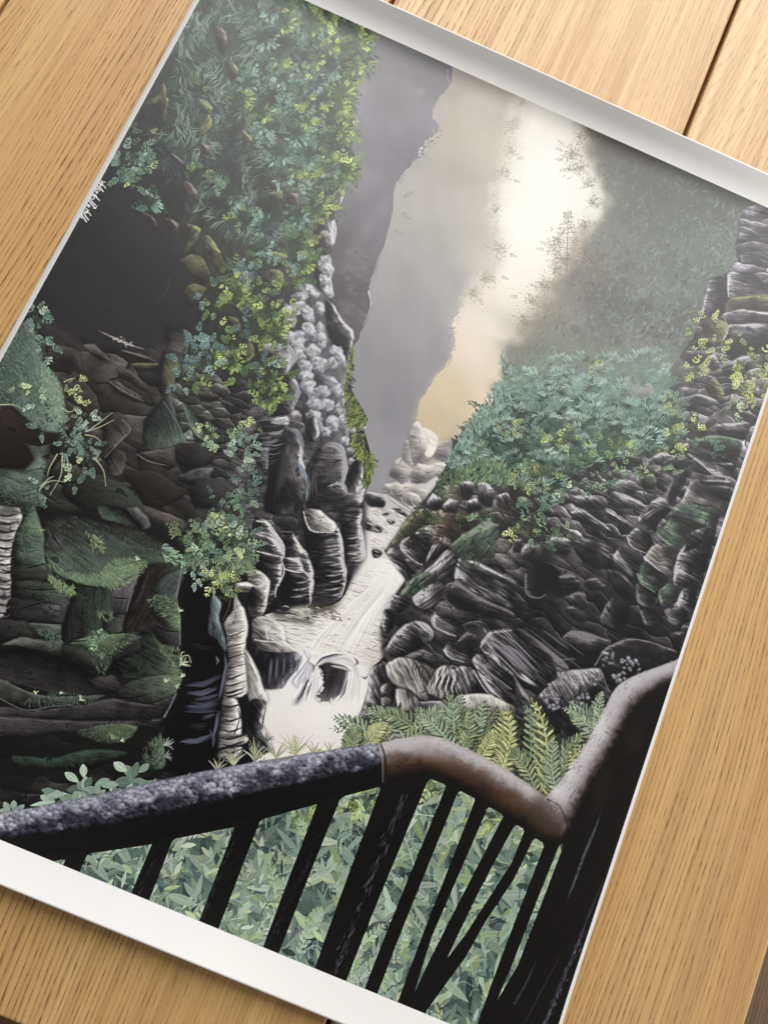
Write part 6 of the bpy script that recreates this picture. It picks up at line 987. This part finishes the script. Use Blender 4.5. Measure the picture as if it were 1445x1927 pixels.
for c, x, y, r, a in (('B', 330, 130, 26, 0), ('B', 420, 100, 18, 20), ('B', 560, 180, 22, 0), ('B', 560, 260, 28, 0), ('B', 550, 370, 24, 20), ('B', 480, 520, 26, 10), ('B', 470, 610, 18, 30), ('B', 460, 740, 28, 0), ('B', 420, 860, 20, 30), ('B', 500, 960, 26, 10), ('B', 350, 1190, 26, 10), ('B', 250, 1390, 26, 20), ('B', 170, 140, 18, 40), ('B', 400, 570, 18, 60), ('B', 270, 570, 18, 80), ('B', 290, 680, 18, 40), ('B', 40, 640, 22, 30), ('B', 430, 260, 18, 30), ('B', 240, 950, 20, 60), ('B', 150, 330, 20, 60), ('B', 340, 330, 22, 40), ('A', 1370, 560, 22, 0), ('E', 270, 50, 22, 40), ('E', 80, 330, 28, 20), ('E', 110, 430, 24, 20), ('E', 80, 700, 30, 20), ('E', 70, 810, 22, 60), ('D', 1350, 220, 24, 0), ('D', 1320, 610, 18, 60), ('D', 1200, 590, 18, 20)): pp = z(c, x, y)[0]; fan(pp[0], pp[1], r, a, OL, 95, 10.5, 2.6, 26)
for c, x, y, rx, ry, n in (('B', 200, 50, 40, 40, 8), ('B', 260, 420, 30, 20, 5), ('B', 290, 670, 50, 30, 7), ('B', 620, 240, 40, 40, 8), ('B', 600, 380, 50, 24, 8), ('B', 360, 100, 40, 30, 6), ('B', 510, 730, 60, 30, 9), ('B', 540, 970, 40, 50, 9), ('B', 390, 1150, 40, 40, 7), ('B', 290, 1380, 50, 40, 8), ('B', 520, 520, 30, 60, 7), ('B', 440, 250, 20, 40, 5), ('A', 830, 970, 50, 20, 6), ('A', 840, 760, 20, 16, 3), ('A', 750, 1020, 30, 30, 5), ('D', 1300, 110, 20, 50, 5), ('D', 1340, 250, 50, 50, 9), ('D', 1200, 590, 40, 40, 8), ('D', 1320, 600, 40, 60, 8), ('D', 1320, 520, 30, 30, 5), ('D', 1090, 690, 20, 40, 6), ('D', 1155, 690, 16, 30, 4), ('D', 1255, 420, 20, 30, 4), ('E', 90, 320, 60, 50, 9), ('E', 120, 440, 60, 40, 8), ('E', 100, 680, 80, 70, 14), ('E', 60, 820, 50, 50, 7), ('E', 280, 60, 40, 60, 6), ('D', 1420, 200, 30, 50, 6)):
    p = z(c, x, y)[0]; cluster(p[0], p[1], rx / 3, ry / 3, int(n * .55 + .5), 8.5, 2.2, LB, .95, 3)
for c, x, y, rx, ry, n in (('D', 1110, 450, 30, 40, 8), ('D', 1180, 520, 60, 50, 14), ('D', 1100, 530, 60, 40, 12), ('D', 1040, 600, 50, 60, 12), ('D', 1040, 710, 40, 50, 10), ('D', 1160, 620, 60, 50, 10), ('D', 1380, 110, 50, 50, 14), ('D', 1420, 50, 40, 50, 12), ('D', 1160, 240, 24, 30, 6), ('D', 1400, 390, 40, 20, 6), ('E', 210, 30, 40, 60, 10), ('E', 60, 640, 30, 40, 8)):
    p = z(c, x, y)[0]; cluster(p[0], p[1], rx / 3, ry / 3, n, 9, 2.3, [(100, 128, 124), (82, 110, 106), (120, 146, 140)], .95, 4)
# sprays in front of the dark rocks
SG = [(140, 164, 148), (116, 142, 126), (166, 186, 164), (94, 120, 106)]
YG = [(176, 190, 122), (190, 202, 140), (160, 178, 116)]
for c, x, y, rx, ry, n, cs in (('D', 210, 350, 40, 50, 16, SG), ('D', 210, 440, 30, 50, 10, SG), ('D', 245, 510, 20, 30, 6, SG), ('D', 285, 550, 24, 20, 5, SG), ('D', 110, 760, 40, 24, 7, PALE), ('D', 200, 780, 40, 30, 8, PALE), ('D', 240, 870, 60, 40, 12, SG), ('D', 270, 930, 50, 40, 10, SG), ('D', 240, 990, 30, 30, 7, SG), ('D', 410, 990, 80, 50, 24, SG), ('D', 400, 1070, 70, 60, 22, [(110, 140, 126), (90, 120, 108)]), ('D', 490, 1090, 70, 60, 22, SG), ('D', 500, 1180, 50, 60, 14, SG), ('D', 490, 925, 50, 20, 9, SG), ('D', 430, 1220, 24, 40, 6, PALE), ('D', 425, 1290, 20, 30, 5, SG), ('D', 445, 860, 30, 20, 5, YG), ('D', 430, 700, 24, 30, 6, YG), ('D', 380, 795, 24, 16, 4, YG), ('D', 390, 680, 30, 16, 4, [(70, 68, 70)]), ('D', 240, 1330, 40, 40, 8, SG), ('D', 210, 1380, 20, 20, 4, SG), ('D', 1260, 1040, 110, 40, 34, [(132, 160, 130), (110, 138, 112), (154, 178, 140)]), ('D', 1390, 1080, 70, 60, 22, SG), ('D', 1180, 1000, 50, 30, 12, YG), ('D', 1370, 1150, 50, 40, 12, SG), ('D', 1400, 1280, 60, 70, 24, [(98, 124, 110), (80, 104, 92), (120, 146, 130)]), ('D', 1270, 1350, 60, 40, 10, [(100, 124, 110)]), ('D', 1380, 1390, 60, 50, 16, [(98, 128, 104), (120, 146, 116)]), ('D', 1380, 915, 20, 14, 3, YG), ('D', 1440, 980, 30, 30, 4, YG)):
    p = z(c, x, y)[0]; cluster(p[0], p[1], rx / 3, ry / 3, n, 7.5, 1.9, cs, .92, 4)
for pts in ((500, 1000, 570, 950, 640, 895), (490, 1000, 560, 980, 650, 935), (490, 1020, 540, 1030, 580, 1060), (360, 1130, 350, 1250, 290, 1360), (380, 1130, 395, 1200, 390, 1260), (540, 1150, 590, 1220, 605, 1310), (330, 1130, 290, 1200, 275, 1250), (235, 1310, 300, 1280, 370, 1285), (0, 850, 80, 850, 150, 880), (230, 1330, 280, 1270, 310, 1255), (370, 720, 400, 705, 430, 700), (355, 870, 400, 890, 440, 870)):
    curve(z('D', *pts), 1.1, .4, (168, 170, 142), .85, 6)
for y in (1200, 1260, 1310, 1380, 1430): curve(z('D', 60, y, 130, y + 30, 230, y + 10), .8, .6, (40, 46, 44), .5, 5, wm=3)
for i in range(7): curve(z('D', 150 + i * 8, 1070 + i * 14, 220, 1090 + i * 9, 290, 1075 + i * 8), .5, .5, (110, 128, 118), .55, 5, wm=2)
# the round bush (tile G)
BU = [[(44, 56, 46), (54, 66, 54)], [(86, 106, 86), (104, 124, 98)], [(126, 146, 112), (110, 132, 104)], [(150, 168, 126), (132, 158, 140)]]
p = z('G', 1250, 210)[0]; cluster(p[0], p[1], 68, 62, 90, 10, 2.6, BU[0], .85, 5)
for cs, n, f in ((BU[1], 110, 1.0), (BU[2], 80, .95), (BU[3], 46, .95)): cluster(p[0], p[1], 72 * f, 64 * f, n, 9, 2.3, cs, .95, 4)
for x, y, rx, ry, n, cs in ((1380, 60, 40, 50, 12, SG), (1260, 60, 30, 40, 8, YG), (1420, 160, 30, 40, 8, SG), (1390, 260, 30, 20, 6, YG), (1300, 330, 60, 60, 18, [(140, 160, 116), (120, 144, 104)]), (1290, 420, 50, 40, 14, YG), (1210, 390, 40, 40, 10, YG), (1280, 490, 20, 40, 6, [(110, 128, 96)]), (1040, 110, 50, 40, 12, [(116, 128, 92), (98, 112, 84)]), (1150, 260, 60, 50, 12, SG), (1210, 130, 60, 60, 12, SG)):
    p = z('G', x, y)[0]; cluster(p[0], p[1], rx / 3, ry / 3, n, 8.5, 2.1, cs, .95, 4)
curve(z('G', 1280, 300, 1290, 400, 1270, 500), .7, .5, (88, 92, 76), .8); curve(z('G', 1380, 300, 1430, 290, 1450, 330), .8, .4, (96, 104, 84), .8); curve(z('G', 1310, 460, 1300, 540, 1265, 620), 1.2, .6, (70, 58, 50), .9)
# bright grass fringe of the lava column
YGR = [(112, 126, 62), (92, 108, 56), (138, 150, 78), (64, 78, 46)]
fur(z('E', 545, 510, 560, 560, 545, 640, 510, 760, 540, 770, 600, 850, 642, 930, 610, 970, 540, 960, 520, 850, 505, 720, 525, 600), 420, 11, 1.4, YGR, 95, 40, .85); fur(z('E', 560, 1020, 620, 1000, 610, 1080, 668, 1140, 668, 1190, 640, 1290, 605, 1290, 620, 1180, 560, 1090), 330, 11, 1.4, YGR, 85, 50, .85)
fur(z('E', 540, 780, 600, 850, 640, 930, 600, 950, 560, 900), 160, 11, 1.2, [(118, 130, 72), (100, 114, 64)], 80, 40, .6)
fur(z('E', 545, 540, 560, 640, 545, 760, 600, 850, 640, 930, 600, 970, 540, 940, 510, 740), 120, 9, 1.2, [(44, 54, 38), (34, 42, 32)], 95, 40, .6)
fur(z('E', 570, 1030, 615, 1010, 610, 1080, 660, 1140, 640, 1280, 600, 1280, 620, 1180), 90, 9, 1.2, [(44, 54, 38), (34, 42, 32)], 90, 40, .6)
fuzz(z('E', 430, 600, 500, 700, 520, 800, 530, 950), 60, 8, 1.2, [(96, 104, 70), (80, 88, 66)], 6, 90, .6, 40)
# signature along the left edge
sg = (238, 237, 240)
def sig(pts, w=.62): curve(q(140, 320) + np.array(pts, float).reshape(-1, 2) / 12.04, w * .8, w * .8, sg, .97, 6, wm=w)
sig((590, 245, 630, 265, 630, 310, 590, 320, 575, 285)); sig((715, 300, 670, 285, 640, 310, 655, 340, 600, 345, 590, 300, 610, 380, 640, 350, 700, 400, 725, 435), .7); sig((545, 365, 600, 420, 640, 470, 670, 510), .9); sig((520, 375, 560, 420, 590, 480)); sig((520, 440, 560, 430, 600, 490)); sig((465, 480, 520, 450, 545, 500, 530, 550, 490, 490, 540, 540), .6); sig((430, 545, 480, 600, 520, 640, 560, 690), .9); sig((440, 600, 480, 570, 520, 620))
sig((395, 590, 450, 610, 465, 660, 420, 680, 385, 640), .6); sig((330, 690, 400, 780, 450, 840, 490, 890), .9); sig((370, 670, 440, 760, 500, 815), .8); sig((290, 790, 340, 860, 320, 800, 370, 850, 350, 790), .6); sig((440, 880, 490, 885, 535, 825), .5); sig((590, 690, 580, 720), .5)
sig((260, 870, 300, 900, 310, 960, 270, 980, 250, 920), .6); sig((345, 930, 310, 940, 290, 990, 330, 970, 390, 1050), .8); sig((170, 1010, 220, 1090, 260, 1150, 295, 1195), .9); sig((225, 960, 270, 1060, 340, 1150), .9); sig((150, 1080, 190, 1105, 170, 1040, 220, 1000), .6)
# ---------------------------------------------------------------- foreground: ferns, undergrowth, iron railing
FD = [(40, 48, 44), (52, 62, 56), (34, 40, 38)]
FG = [(124, 140, 108), (104, 122, 94), (146, 158, 118), (162, 172, 126)]
FY = [(182, 188, 128), (164, 173, 114), (198, 202, 148)]
FP = [(146, 164, 136), (126, 148, 122), (166, 180, 148)]
fur(q(640, 1400, 700, 1340, 800, 1350, 900, 1370, 1000, 1380, 1090, 1400, 1060, 1500, 1000, 1480, 850, 1400, 720, 1410), 420, 18, 3, FD, -80, 80, .8)
for pts, l, cs in (([(700, 1410), (690, 1355), (640, 1362)], 13, FP), ([(735, 1400), (720, 1350), (705, 1340)], 14, FG), ([(760, 1395), (740, 1340), (700, 1340)], 14, FP), ([(790, 1385), (760, 1345), (720, 1345)], 14, FG), ([(800, 1385), (800, 1350), (830, 1335)], 15, FP), ([(690, 1405), (700, 1380), (720, 1365)], 12, FY), ([(640, 1420), (660, 1400), (690, 1395)], 10, FG), ([(660, 1415), (665, 1385), (675, 1372)], 10, FG),
                   ([(810, 1385), (850, 1345), (895, 1360)], 15, FY), ([(830, 1390), (860, 1360), (900, 1370)], 13, FY), ([(860, 1400), (850, 1350), (850, 1330)], 13, FP), ([(905, 1430), (900, 1390), (915, 1345)], 14, FG), ([(880, 1410), (900, 1370), (905, 1330)], 12, FP), ([(900, 1430), (920, 1400), (925, 1380)], 13, FY), ([(950, 1450), (950, 1400), (945, 1350)], 14, FY), ([(940, 1445), (965, 1400), (950, 1345)], 13, FY), ([(985, 1470), (1005, 1410), (990, 1345)], 14, FG), ([(1000, 1480), (1030, 1400), (1000, 1350)], 14, FP), ([(1015, 1490), (1040, 1420), (1010, 1340)], 15, FY), ([(1030, 1490), (1045, 1420), (1090, 1390)], 16, FG), ([(1035, 1495), (1050, 1440), (1095, 1410)], 15, FY), ([(1000, 1475), (985, 1430), (960, 1420)], 12, FG), ([(1045, 1480), (1030, 1440), (1040, 1400)], 12, FP),
                   ([(1125, 1380), (1110, 1345), (1065, 1336)], 12, FP), ([(1120, 1390), (1105, 1360), (1080, 1345)], 10, FP), ([(1128, 1370), (1120, 1345), (1130, 1310)], 9, FP), ([(870, 1400), (885, 1380), (880, 1345)], 12, FG), ([(770, 1390), (800, 1365), (850, 1370)], 12, FG), ([(840, 1395), (820, 1360), (790, 1350)], 13, FP)):
    dk = [tuple(v * .38 for v in c) for c in cs]
    A_ = np.array(pts, float); m_ = A_.mean(0); A_ = m_ + (A_ - m_) * 1.28
    for k_ in range(3):
        B_ = A_ + rng.normal(size=(3, 2)) * (0 if k_ == 2 else 9)
        frond(B_ + (3, 4), l * 1.6, 11, dk, 2.4, None, .75)
        frond(B_, l * 1.6, 12, [tone(c_, .7, .95) if k_ < 2 else c_ for c_ in cs], 1.9, tuple(min(255, v * 1.1) for v in cs[0]), .96, 56, .84, tip=.42)
for x, y, n, L_ in ((440, 1440, 14, 34), (480, 1430, 16, 40), (520, 1425, 16, 40), (555, 1420, 18, 46), (590, 1420, 12, 26), (620, 1415, 10, 24), (410, 1450, 10, 24)): tuft(x, y, n, L_, 1.3, [(168, 174, 130), (140, 152, 118), (190, 188, 158), (120, 130, 104), (200, 196, 176)], -85, 50, .85)
for pts in ([(548, 1430), (552, 1400), (556, 1380)], [(500, 1440), (490, 1415), (470, 1405)], [(575, 1425), (590, 1410), (610, 1412)]): frond(pts, 9, 9, [(170, 178, 132), (150, 160, 120)], 1.5, None, .9)
tuft(310, 1400, 14, 18, .9, [(150, 160, 148)], -30, 60, .9); tuft(500, 1395, 14, 22, .9, [(92, 106, 88), (70, 84, 72)], -90, 60)
# broad leaves at the lower left
BLV = [(140, 162, 146), (118, 144, 128), (160, 178, 160), (104, 128, 114)]
for x, y, s in ((97, 1492, .85), (160, 1478, 1.15), (250, 1462, 1.25), (185, 1490, .9), (225, 1488, .8), (30, 1522, .9), (140, 1500, .9), (290, 1475, .7)):
    for k in range(9):
        a = -90 + (k - 4) * 42 + rng.normal() * 10; leaf(x + rng.normal() * 3, y + rng.normal() * 3 + 6, a, 26 * s * rng.uniform(.7, 1.1), 6.5 * s, [tone(BLV[rng.integers(4)], .78, 1.08)], .96, 1.25)
for x, y, a, L_, w_ in ((110, 1490, 190, 30, 6), (130, 1492, 175, 40, 6), (200, 1495, 10, 50, 6), (150, 1470, 215, 32, 7), (60, 1515, -10, 46, 5), (22, 1528, -25, 24, 6), (215, 1480, 200, 30, 6), (260, 1470, 15, 40, 8), (240, 1450, 215, 30, 8), (262, 1452, -40, 26, 7), (225, 1475, 185, 26, 6), (180, 1475, -20, 30, 7), (160, 1462, -95, 26, 7)): leaf(x, y, a, L_, w_, BLV, .97, 1.25, .45)
# undergrowth seen between the bars
UG = q(-120, 1640, 100, 1600, 330, 1560, 480, 1530, 600, 1500, 720, 1470, 812, 1455, 900, 1490, 1000, 1560, 1075, 1580, 1100, 1700, 1080, 1990, 700, 1990, -120, 1760)
poly(UG, (74, 94, 88), sm=False, tex=.3)
UP = [[(50, 64, 64), (58, 74, 72), (42, 54, 55)], [(88, 108, 100), (100, 120, 110), (78, 98, 92)], [(122, 142, 124), (134, 154, 132), (110, 132, 120)], [(156, 174, 156), (166, 182, 160), (146, 166, 154)], [(148, 168, 124), (136, 158, 116), (166, 182, 138)]]
S = inside(UG, 1500)
for i, (x, y) in enumerate(S):
    lv = UP[0] if i < 260 else UP[1] if i < 700 else UP[2] if i < 1150 else UP[3 + (rng.random() < .4)]
    L_ = rng.uniform(32, 84); leaf(x, y, -90 + rng.normal() * 50, L_, rng.uniform(4, 7) * (L_ / 54), [tone(lv[rng.integers(3)], .85, 1.08)], .94, (1.16 if i % 3 else .84), .45)
for x, y in inside(UG, 150): leaf(x, y, -90 + rng.normal() * 60, rng.uniform(14, 36), rng.uniform(3, 6), [(34, 46, 46), (42, 56, 54), (28, 38, 38)], .8)
for i in range(80):
    x, y = inside(UG, 1)[0]; a = math.radians(-90 + rng.normal() * 45); L_ = rng.uniform(55, 100); cs = [UP[2], UP[4], UP[3]][rng.integers(3)]
    frond([(x, y), (x + .6 * L_ * math.cos(a), y + .6 * L_ * math.sin(a)), (x + L_ * math.cos(a) + 12 * np.sign(math.cos(a)), y + L_ * math.sin(a) + 6)], 17, 10, cs, 3.0, (176, 196, 168), .94, 52, .86)
for i in range(230):
    x, y = inside(UG, 1)[0]; a = -90 + rng.normal() * 55
    for k in range(rng.integers(3, 7)): leaf(x + rng.normal() * 3, y + rng.normal() * 3, a + (k - 2) * 26 + rng.normal() * 6, rng.uniform(18, 32), rng.uniform(3.4, 5.4), [tone(UP[2 + rng.integers(3)][rng.integers(3)], .85, 1.08)], .95, 1.14)
for i in range(420):
    x, y = inside(UG, 1)[0]; a = math.radians(-80 + rng.normal() * 50); l = rng.uniform(20, 44)
    curve(q(x, y, x + .6 * l * math.cos(a), y + .6 * l * math.sin(a), x + l * math.cos(a + .5), y + l * math.sin(a + .5)), .9, .3, UP[3][i % 3] if i % 4 else (34, 46, 46), .7, 4)
for x, y, rx, ry in ((820, 1480, 14, 14), (925, 1535, 14, 20), (560, 1525, 30, 14), (690, 1500, 16, 18), (665, 1510, 12, 30)): cluster(x, y, rx, ry, 10, 12, 3, [(160, 182, 110), (140, 168, 96), (176, 192, 126)], .95, 4)
glow(930, 1780, 90, 120, (110, 150, 132), .12); glow(520, 1600, 60, 60, (110, 134, 122), .15)
# black ironwork: everything under the rail except the gaps
BK = (7, 6, 6)
GAPS = [q(106, 1621, 127, 1617, 122, 1632, 110, 1640, 90, 1630), q(167, 1610, 172, 1606, 287, 1588, 245, 1690, 150, 1650), q(326, 1581, 332, 1577, 442, 1555, 372, 1740, 278, 1705), q(489, 1546, 496, 1540, 597, 1512, 490, 1790, 408, 1755), q(639, 1505, 648, 1497, 713, 1480, 715, 1484, 586, 1830, 520, 1800),
        q(803, 1472, 809, 1465, 834, 1474, 838, 1479, 680, 1865, 646, 1850), q(861, 1490, 866, 1488, 891, 1501, 892, 1506, 742, 1890, 704, 1875), q(914, 1522, 919, 1518, 942, 1530, 945, 1536, 872, 1677, 806, 1806, 777, 1865, 812, 1760, 912, 1530), q(966, 1554, 970, 1551, 982, 1558, 984, 1564, 961, 1622, 872, 1760, 840, 1801, 898, 1680, 940, 1600), q(1001, 1580, 1006, 1576, 1019, 1585, 1021, 1592, 962, 1745, 890, 1935, 880, 1960, 780, 1930, 799, 1899, 875, 1799, 912, 1733, 966, 1652), q(1050, 1590, 1056, 1586, 1054, 1600, 1020, 1690, 972, 1815, 932, 1882, 965, 1806, 1010, 1690)]
UNDER = CV.copy()
poly(q(-500, 1570, 0, 1560, 330, 1520, 720, 1440, 850, 1430, 1040, 1530, 1110, 1450, 1180, 1330, 1400, 1180, 1400, 2300, -500, 2300), BK, sm=False)
poly(q(-500, 1570, 0, 1560, 330, 1520, 720, 1440, 850, 1430, 1040, 1530, 1110, 1450, 1180, 1330, 1400, 1180, 1400, 2300, -500, 2300), (16, 13, 12), sm=False, tex=.9, tang=115, tl=60, tw=3, a=.5)
for G_ in GAPS:
    M, x0, y0 = mask(G_, False, 0)
    if M is None: continue
    h, w = M.shape; comp(M, x0, y0, UNDER[y0:y0 + h, x0:x0 + w])
# worn edges catching the light
for i in range(90):
    t = rng.random(); x, y = 762 - 136 * t, 1490 + 340 * t; leaf(x + rng.normal() * 3.5, y + rng.normal() * 4, 112 + rng.normal() * 8, rng.uniform(8, 26), 1.3, [(86, 84, 98), (60, 58, 70), (44, 42, 52)], .5)
for a, b, n, c in (((590, 1600), (500, 1780), 40, (50, 48, 58)), ((440, 1580), (380, 1730), 40, (46, 45, 54)), ((300, 1600), (262, 1680), 24, (40, 39, 46))):
    for _ in range(n): t = rng.random(); leaf(a[0] + (b[0] - a[0]) * t + rng.normal() * 2, a[1] + (b[1] - a[1]) * t + rng.normal() * 3, 112, rng.uniform(4, 14), 1.0, [c, tuple(v * .7 for v in c)], .6)
curve(z('L', 490, 240, 455, 340, 400, 470, 330, 660, 300, 730), .4, .3, (86, 84, 96), .8, 6, wm=3); curve(z('L', 500, 630, 430, 800, 360, 980, 260, 1220, 165, 1445), 1.5, 3.5, (62, 60, 76), .7, 6, wm=3.2); curve(z('L', 130, 1070, 70, 1200, 0, 1320), .4, 2, (70, 68, 82), .6, 5, wm=2); curve(z('L', 260, 1050, 180, 1200, 60, 1420), .5, 1.5, (44, 42, 50), .6, 5, wm=2)
for _ in range(60): t = rng.random(); leaf(*(z('L', 400 - 230 * t, 900 + 540 * t)[0] + rng.normal(size=2) * 3), 110, rng.uniform(5, 12), 1.2, [(104, 102, 116), (70, 68, 80), (48, 46, 56)], .5)
# --- left rail: cold, frosted iron
def shade_tube(top, bot, stops, tex=None, n=60):
    """strip between an upper and a lower edge, shaded across by stops"""
    a, b = np.asarray(top, float), np.asarray(bot, float)
    def rs(P):
        d = np.r_[0, np.cumsum(np.linalg.norm(np.diff(P, axis=0), axis=1))]; t = np.linspace(0, d[-1], n); return np.stack([np.interp(t, d, P[:, 0]), np.interp(t, d, P[:, 1])], 1)
    def cr(P):
        E_ = np.vstack([2 * P[0] - P[1], P, 2 * P[-1] - P[-2]]); o = []
        for i in range(1, len(E_) - 2):
            for k in range(8):
                t = k / 8; p0, p1, p2, p3 = E_[i - 1], E_[i], E_[i + 1], E_[i + 2]; o.append(.5 * ((2 * p1) + (p2 - p0) * t + (2 * p0 - 5 * p1 + 4 * p2 - p3) * t * t + (3 * p1 - p0 - 3 * p2 + p3) * t ** 3))
        return np.array(o + [P[-1]])
    a, b = rs(cr(a)), rs(cr(b)); m = 22
    for j in range(m):
        f0, f1 = j / m, (j + 1.35) / m; g = (j + .5) / m
        P = np.vstack([a + (b - a) * f0, (a + (b - a) * min(1, f1))[::-1]])
        M, x0, y0 = mask(P, False, .6)
        if M is None: continue
        h, w = M.shape; yy, xx = np.mgrid[y0:y0 + h, x0:x0 + w].astype(np.float32)
        v = g + (tex(xx, yy, g) if tex else 0)
        comp(M, x0, y0, ramp(np.clip(v, 0, 1), stops))
    return a, b
LT = q(-160, 1560, 0, 1531, 100, 1512, 250, 1479, 400, 1447, 560, 1420, 640, 1408, 714, 1398); LBt = q(-160, 1640, 40, 1612, 160, 1602, 320, 1572, 480, 1534, 600, 1502, 660, 1488, 724, 1474)
a_, b_ = shade_tube(LT, LBt, [(0, (90, 90, 104)), (.07, (126, 126, 142)), (.2, (84, 84, 100)), (.34, (44, 44, 55)), (.46, (22, 21, 27)), (.6, (10, 9, 11)), (1, (7, 6, 6))], lambda x, y, g: .34 * min(1, g * 8) * (fbm(x / 9, y / 9, 2, 2) - .5) * (1 if g < .66 else .3))
for _ in range(1500):
    i = rng.random() * (len(a_) - 1.01); k_ = int(i); f_ = i - k_; g = .05 + rng.random() * .5; x, y = (a_[k_] + (b_[k_] - a_[k_]) * g) * (1 - f_) + (a_[k_ + 1] + (b_[k_ + 1] - a_[k_ + 1]) * g) * f_
    nn = fbm(np.array([x / 26]), np.array([y / 26]), 3, 2)[0]
    if y > LT[0][1] + 500 or not -100 < x < 712: continue
    gg = g + (nn - .5) * .8; r = rng.uniform(2.0, 4.6)
    if gg < .2: hi, lo = (206, 208, 220), (70, 70, 88)
    elif gg < .38: hi, lo = (136, 138, 156), (18, 18, 24)
    else: hi, lo = (66, 66, 80), (10, 10, 12)
    ball(x, y, r * 1.25, r, hi, lo, -75, .66, rng.uniform(0, 180), .3)
fuzz(LT[1:] + (0, 3), 260, 7, 1.4, [(176, 178, 196), (150, 150, 172), (110, 110, 130)], 1.0, -15, .5, 20)
# --- brown sleeve with the bend, then the pale upright rail
ST = q(712, 1398, 760, 1388, 800, 1384, 830, 1388, 880, 1409, 940, 1440, 1000, 1480, 1040, 1512, 1066, 1545); SB = q(722, 1474, 760, 1464, 800, 1458, 830, 1462, 870, 1482, 915, 1508, 970, 1545, 1020, 1578, 1052, 1584)
shade_tube(ST, SB, [(0, (178, 172, 177)), (.12, (200, 194, 199)), (.28, (162, 154, 157)), (.4, (108, 94, 88)), (.56, (76, 54, 42)), (.72, (48, 33, 25)), (.88, (20, 13, 10)), (1, (7, 6, 6))], lambda x, y, g: .16 * (fbm(x / 10, y / 10, 1, 3) - .5))
curve(q(716, 1398, 724, 1425, 726, 1474), 2, 3, (20, 17, 18), .8); curve(q(712, 1398, 719, 1425, 720, 1470), 1, 1, (120, 116, 124), .5)
glow(800, 1408, 60, 14, (186, 178, 182), .5); glow(845, 1445, 60, 14, (92, 62, 44), .35); glow(960, 1510, 50, 18, (84, 60, 46), .4); glow(760, 1402, 40, 10, (184, 178, 182), .4)
curve(q(830, 1390, 900, 1420, 980, 1468, 1030, 1508), .8, .8, (176, 160, 146), .6); curve(q(1000, 1480, 1040, 1512, 1058, 1540), 2, 2, (128, 112, 106), .5)
UT = q(1026, 1499, 1052, 1468, 1075, 1440, 1108, 1385, 1131, 1342, 1151, 1302, 1168, 1284, 1197, 1269, 1264, 1244, 1330, 1220); UBt = q(1068, 1562, 1092, 1512, 1112, 1472, 1142, 1424, 1164, 1384, 1182, 1350, 1200, 1326, 1234, 1296, 1272, 1276, 1340, 1250)
shade_tube(UT, UBt, [(0, (186, 181, 188)), (.12, (220, 215, 222)), (.42, (204, 198, 205)), (.6, (160, 152, 156)), (.76, (100, 89, 88)), (.89, (44, 36, 34)), (1, (8, 7, 7))], lambda x, y, g: .2 * (fbm(x / 8, y / 8, 1, 3) - .5))
poly(q(1000, 1500, 1030, 1500, 1062, 1530, 1066, 1556, 1040, 1572, 1005, 1552), (58, 45, 40), soft=7, a=.7); curve(q(1028, 1502, 1050, 1515, 1064, 1545), 1.4, 1.2, (30, 26, 28), .7)
for a, b in (((1180, 1310), (1190, 1325)), ((1135, 1375), (1150, 1384)), ((1070, 1500), (1080, 1485)), ((1195, 1300), (1200, 1318))): curve(q(*a, *b), .8, .6, (60, 52, 54), .7)
for _ in range(130):
    i = rng.random(); k = int(i * (len(UT) - 1)); p_ = UT[k] + (UBt[k] - UT[k]) * rng.random() * .5 + rng.normal(size=2) * 5; leaf(p_[0], p_[1], -58 + rng.normal() * 20, rng.uniform(5, 12), 1.6, [(186, 180, 188), (160, 154, 160), (130, 122, 126)], .35)
glow(1130, 1480, 18, 40, (60, 44, 36), .25); glow(1190, 1390, 18, 30, (54, 38, 30), .3)
# canvas weave of the printed painting
yy, xx = np.mgrid[0:NY, 0:NX].astype(np.float32)
g_ = 1 + .035 * (vn(xx / 1.7, yy / 1.7, 1) - .5) + .05 * (fbm(xx / 60, yy / 60, 2, 3) - .5)
CV *= g_[..., None]
CV += (CV.mean(2, keepdims=True) - CV) * .03
CV = (np.clip(CV, 0, 1) ** .9 * (CV / (CV + .022) * 1.022)).astype(np.float32)
for _c in range(3):
    CV[..., _c] += .8 * (CV[..., _c] - blur1(CV[..., _c], 1))
np.clip(CV, .002, 1, out=CV)
# ---------------------------------------------------------------- lay the picture on the sheet
pm_ = grid_mesh('picture', (np.arange(NX) / (NX - 1) - .5) * PW, (.5 - np.arange(NY) / (NY - 1)) * PH, .00026 + .00007)
at = pm_.attributes.new('ink', 'FLOAT_COLOR', 'POINT')
lin = np.where(CV <= .04045, CV / 12.92, ((CV + .055) / 1.055) ** 2.4).astype(np.float32)
at.data.foreach_set('color', np.concatenate([lin.reshape(-1, 3), np.ones((NX * NY, 1), np.float32)], 1).reshape(-1))
ink = NT('satin_ink')
ia = ink.n('ShaderNodeAttribute', attribute_name='ink'); ink.l(ia.outputs['Color'], ink.b.inputs['Base Color'])
ink.b.inputs['Roughness'].default_value = .36; ink.b.inputs['Specular IOR Level'].default_value = .46
itc = ink.n('ShaderNodeTexCoord'); ib = ink.n('ShaderNodeBump', i_Strength=.10, i_Distance=.0002)
ink.l(ink.noise(itc.outputs['Object'], 1500.0, 2.0), ib.inputs['Height']); ink.l(ib.outputs[0], ink.b.inputs['Normal'])
link('picture', pm_, ink.m, art)
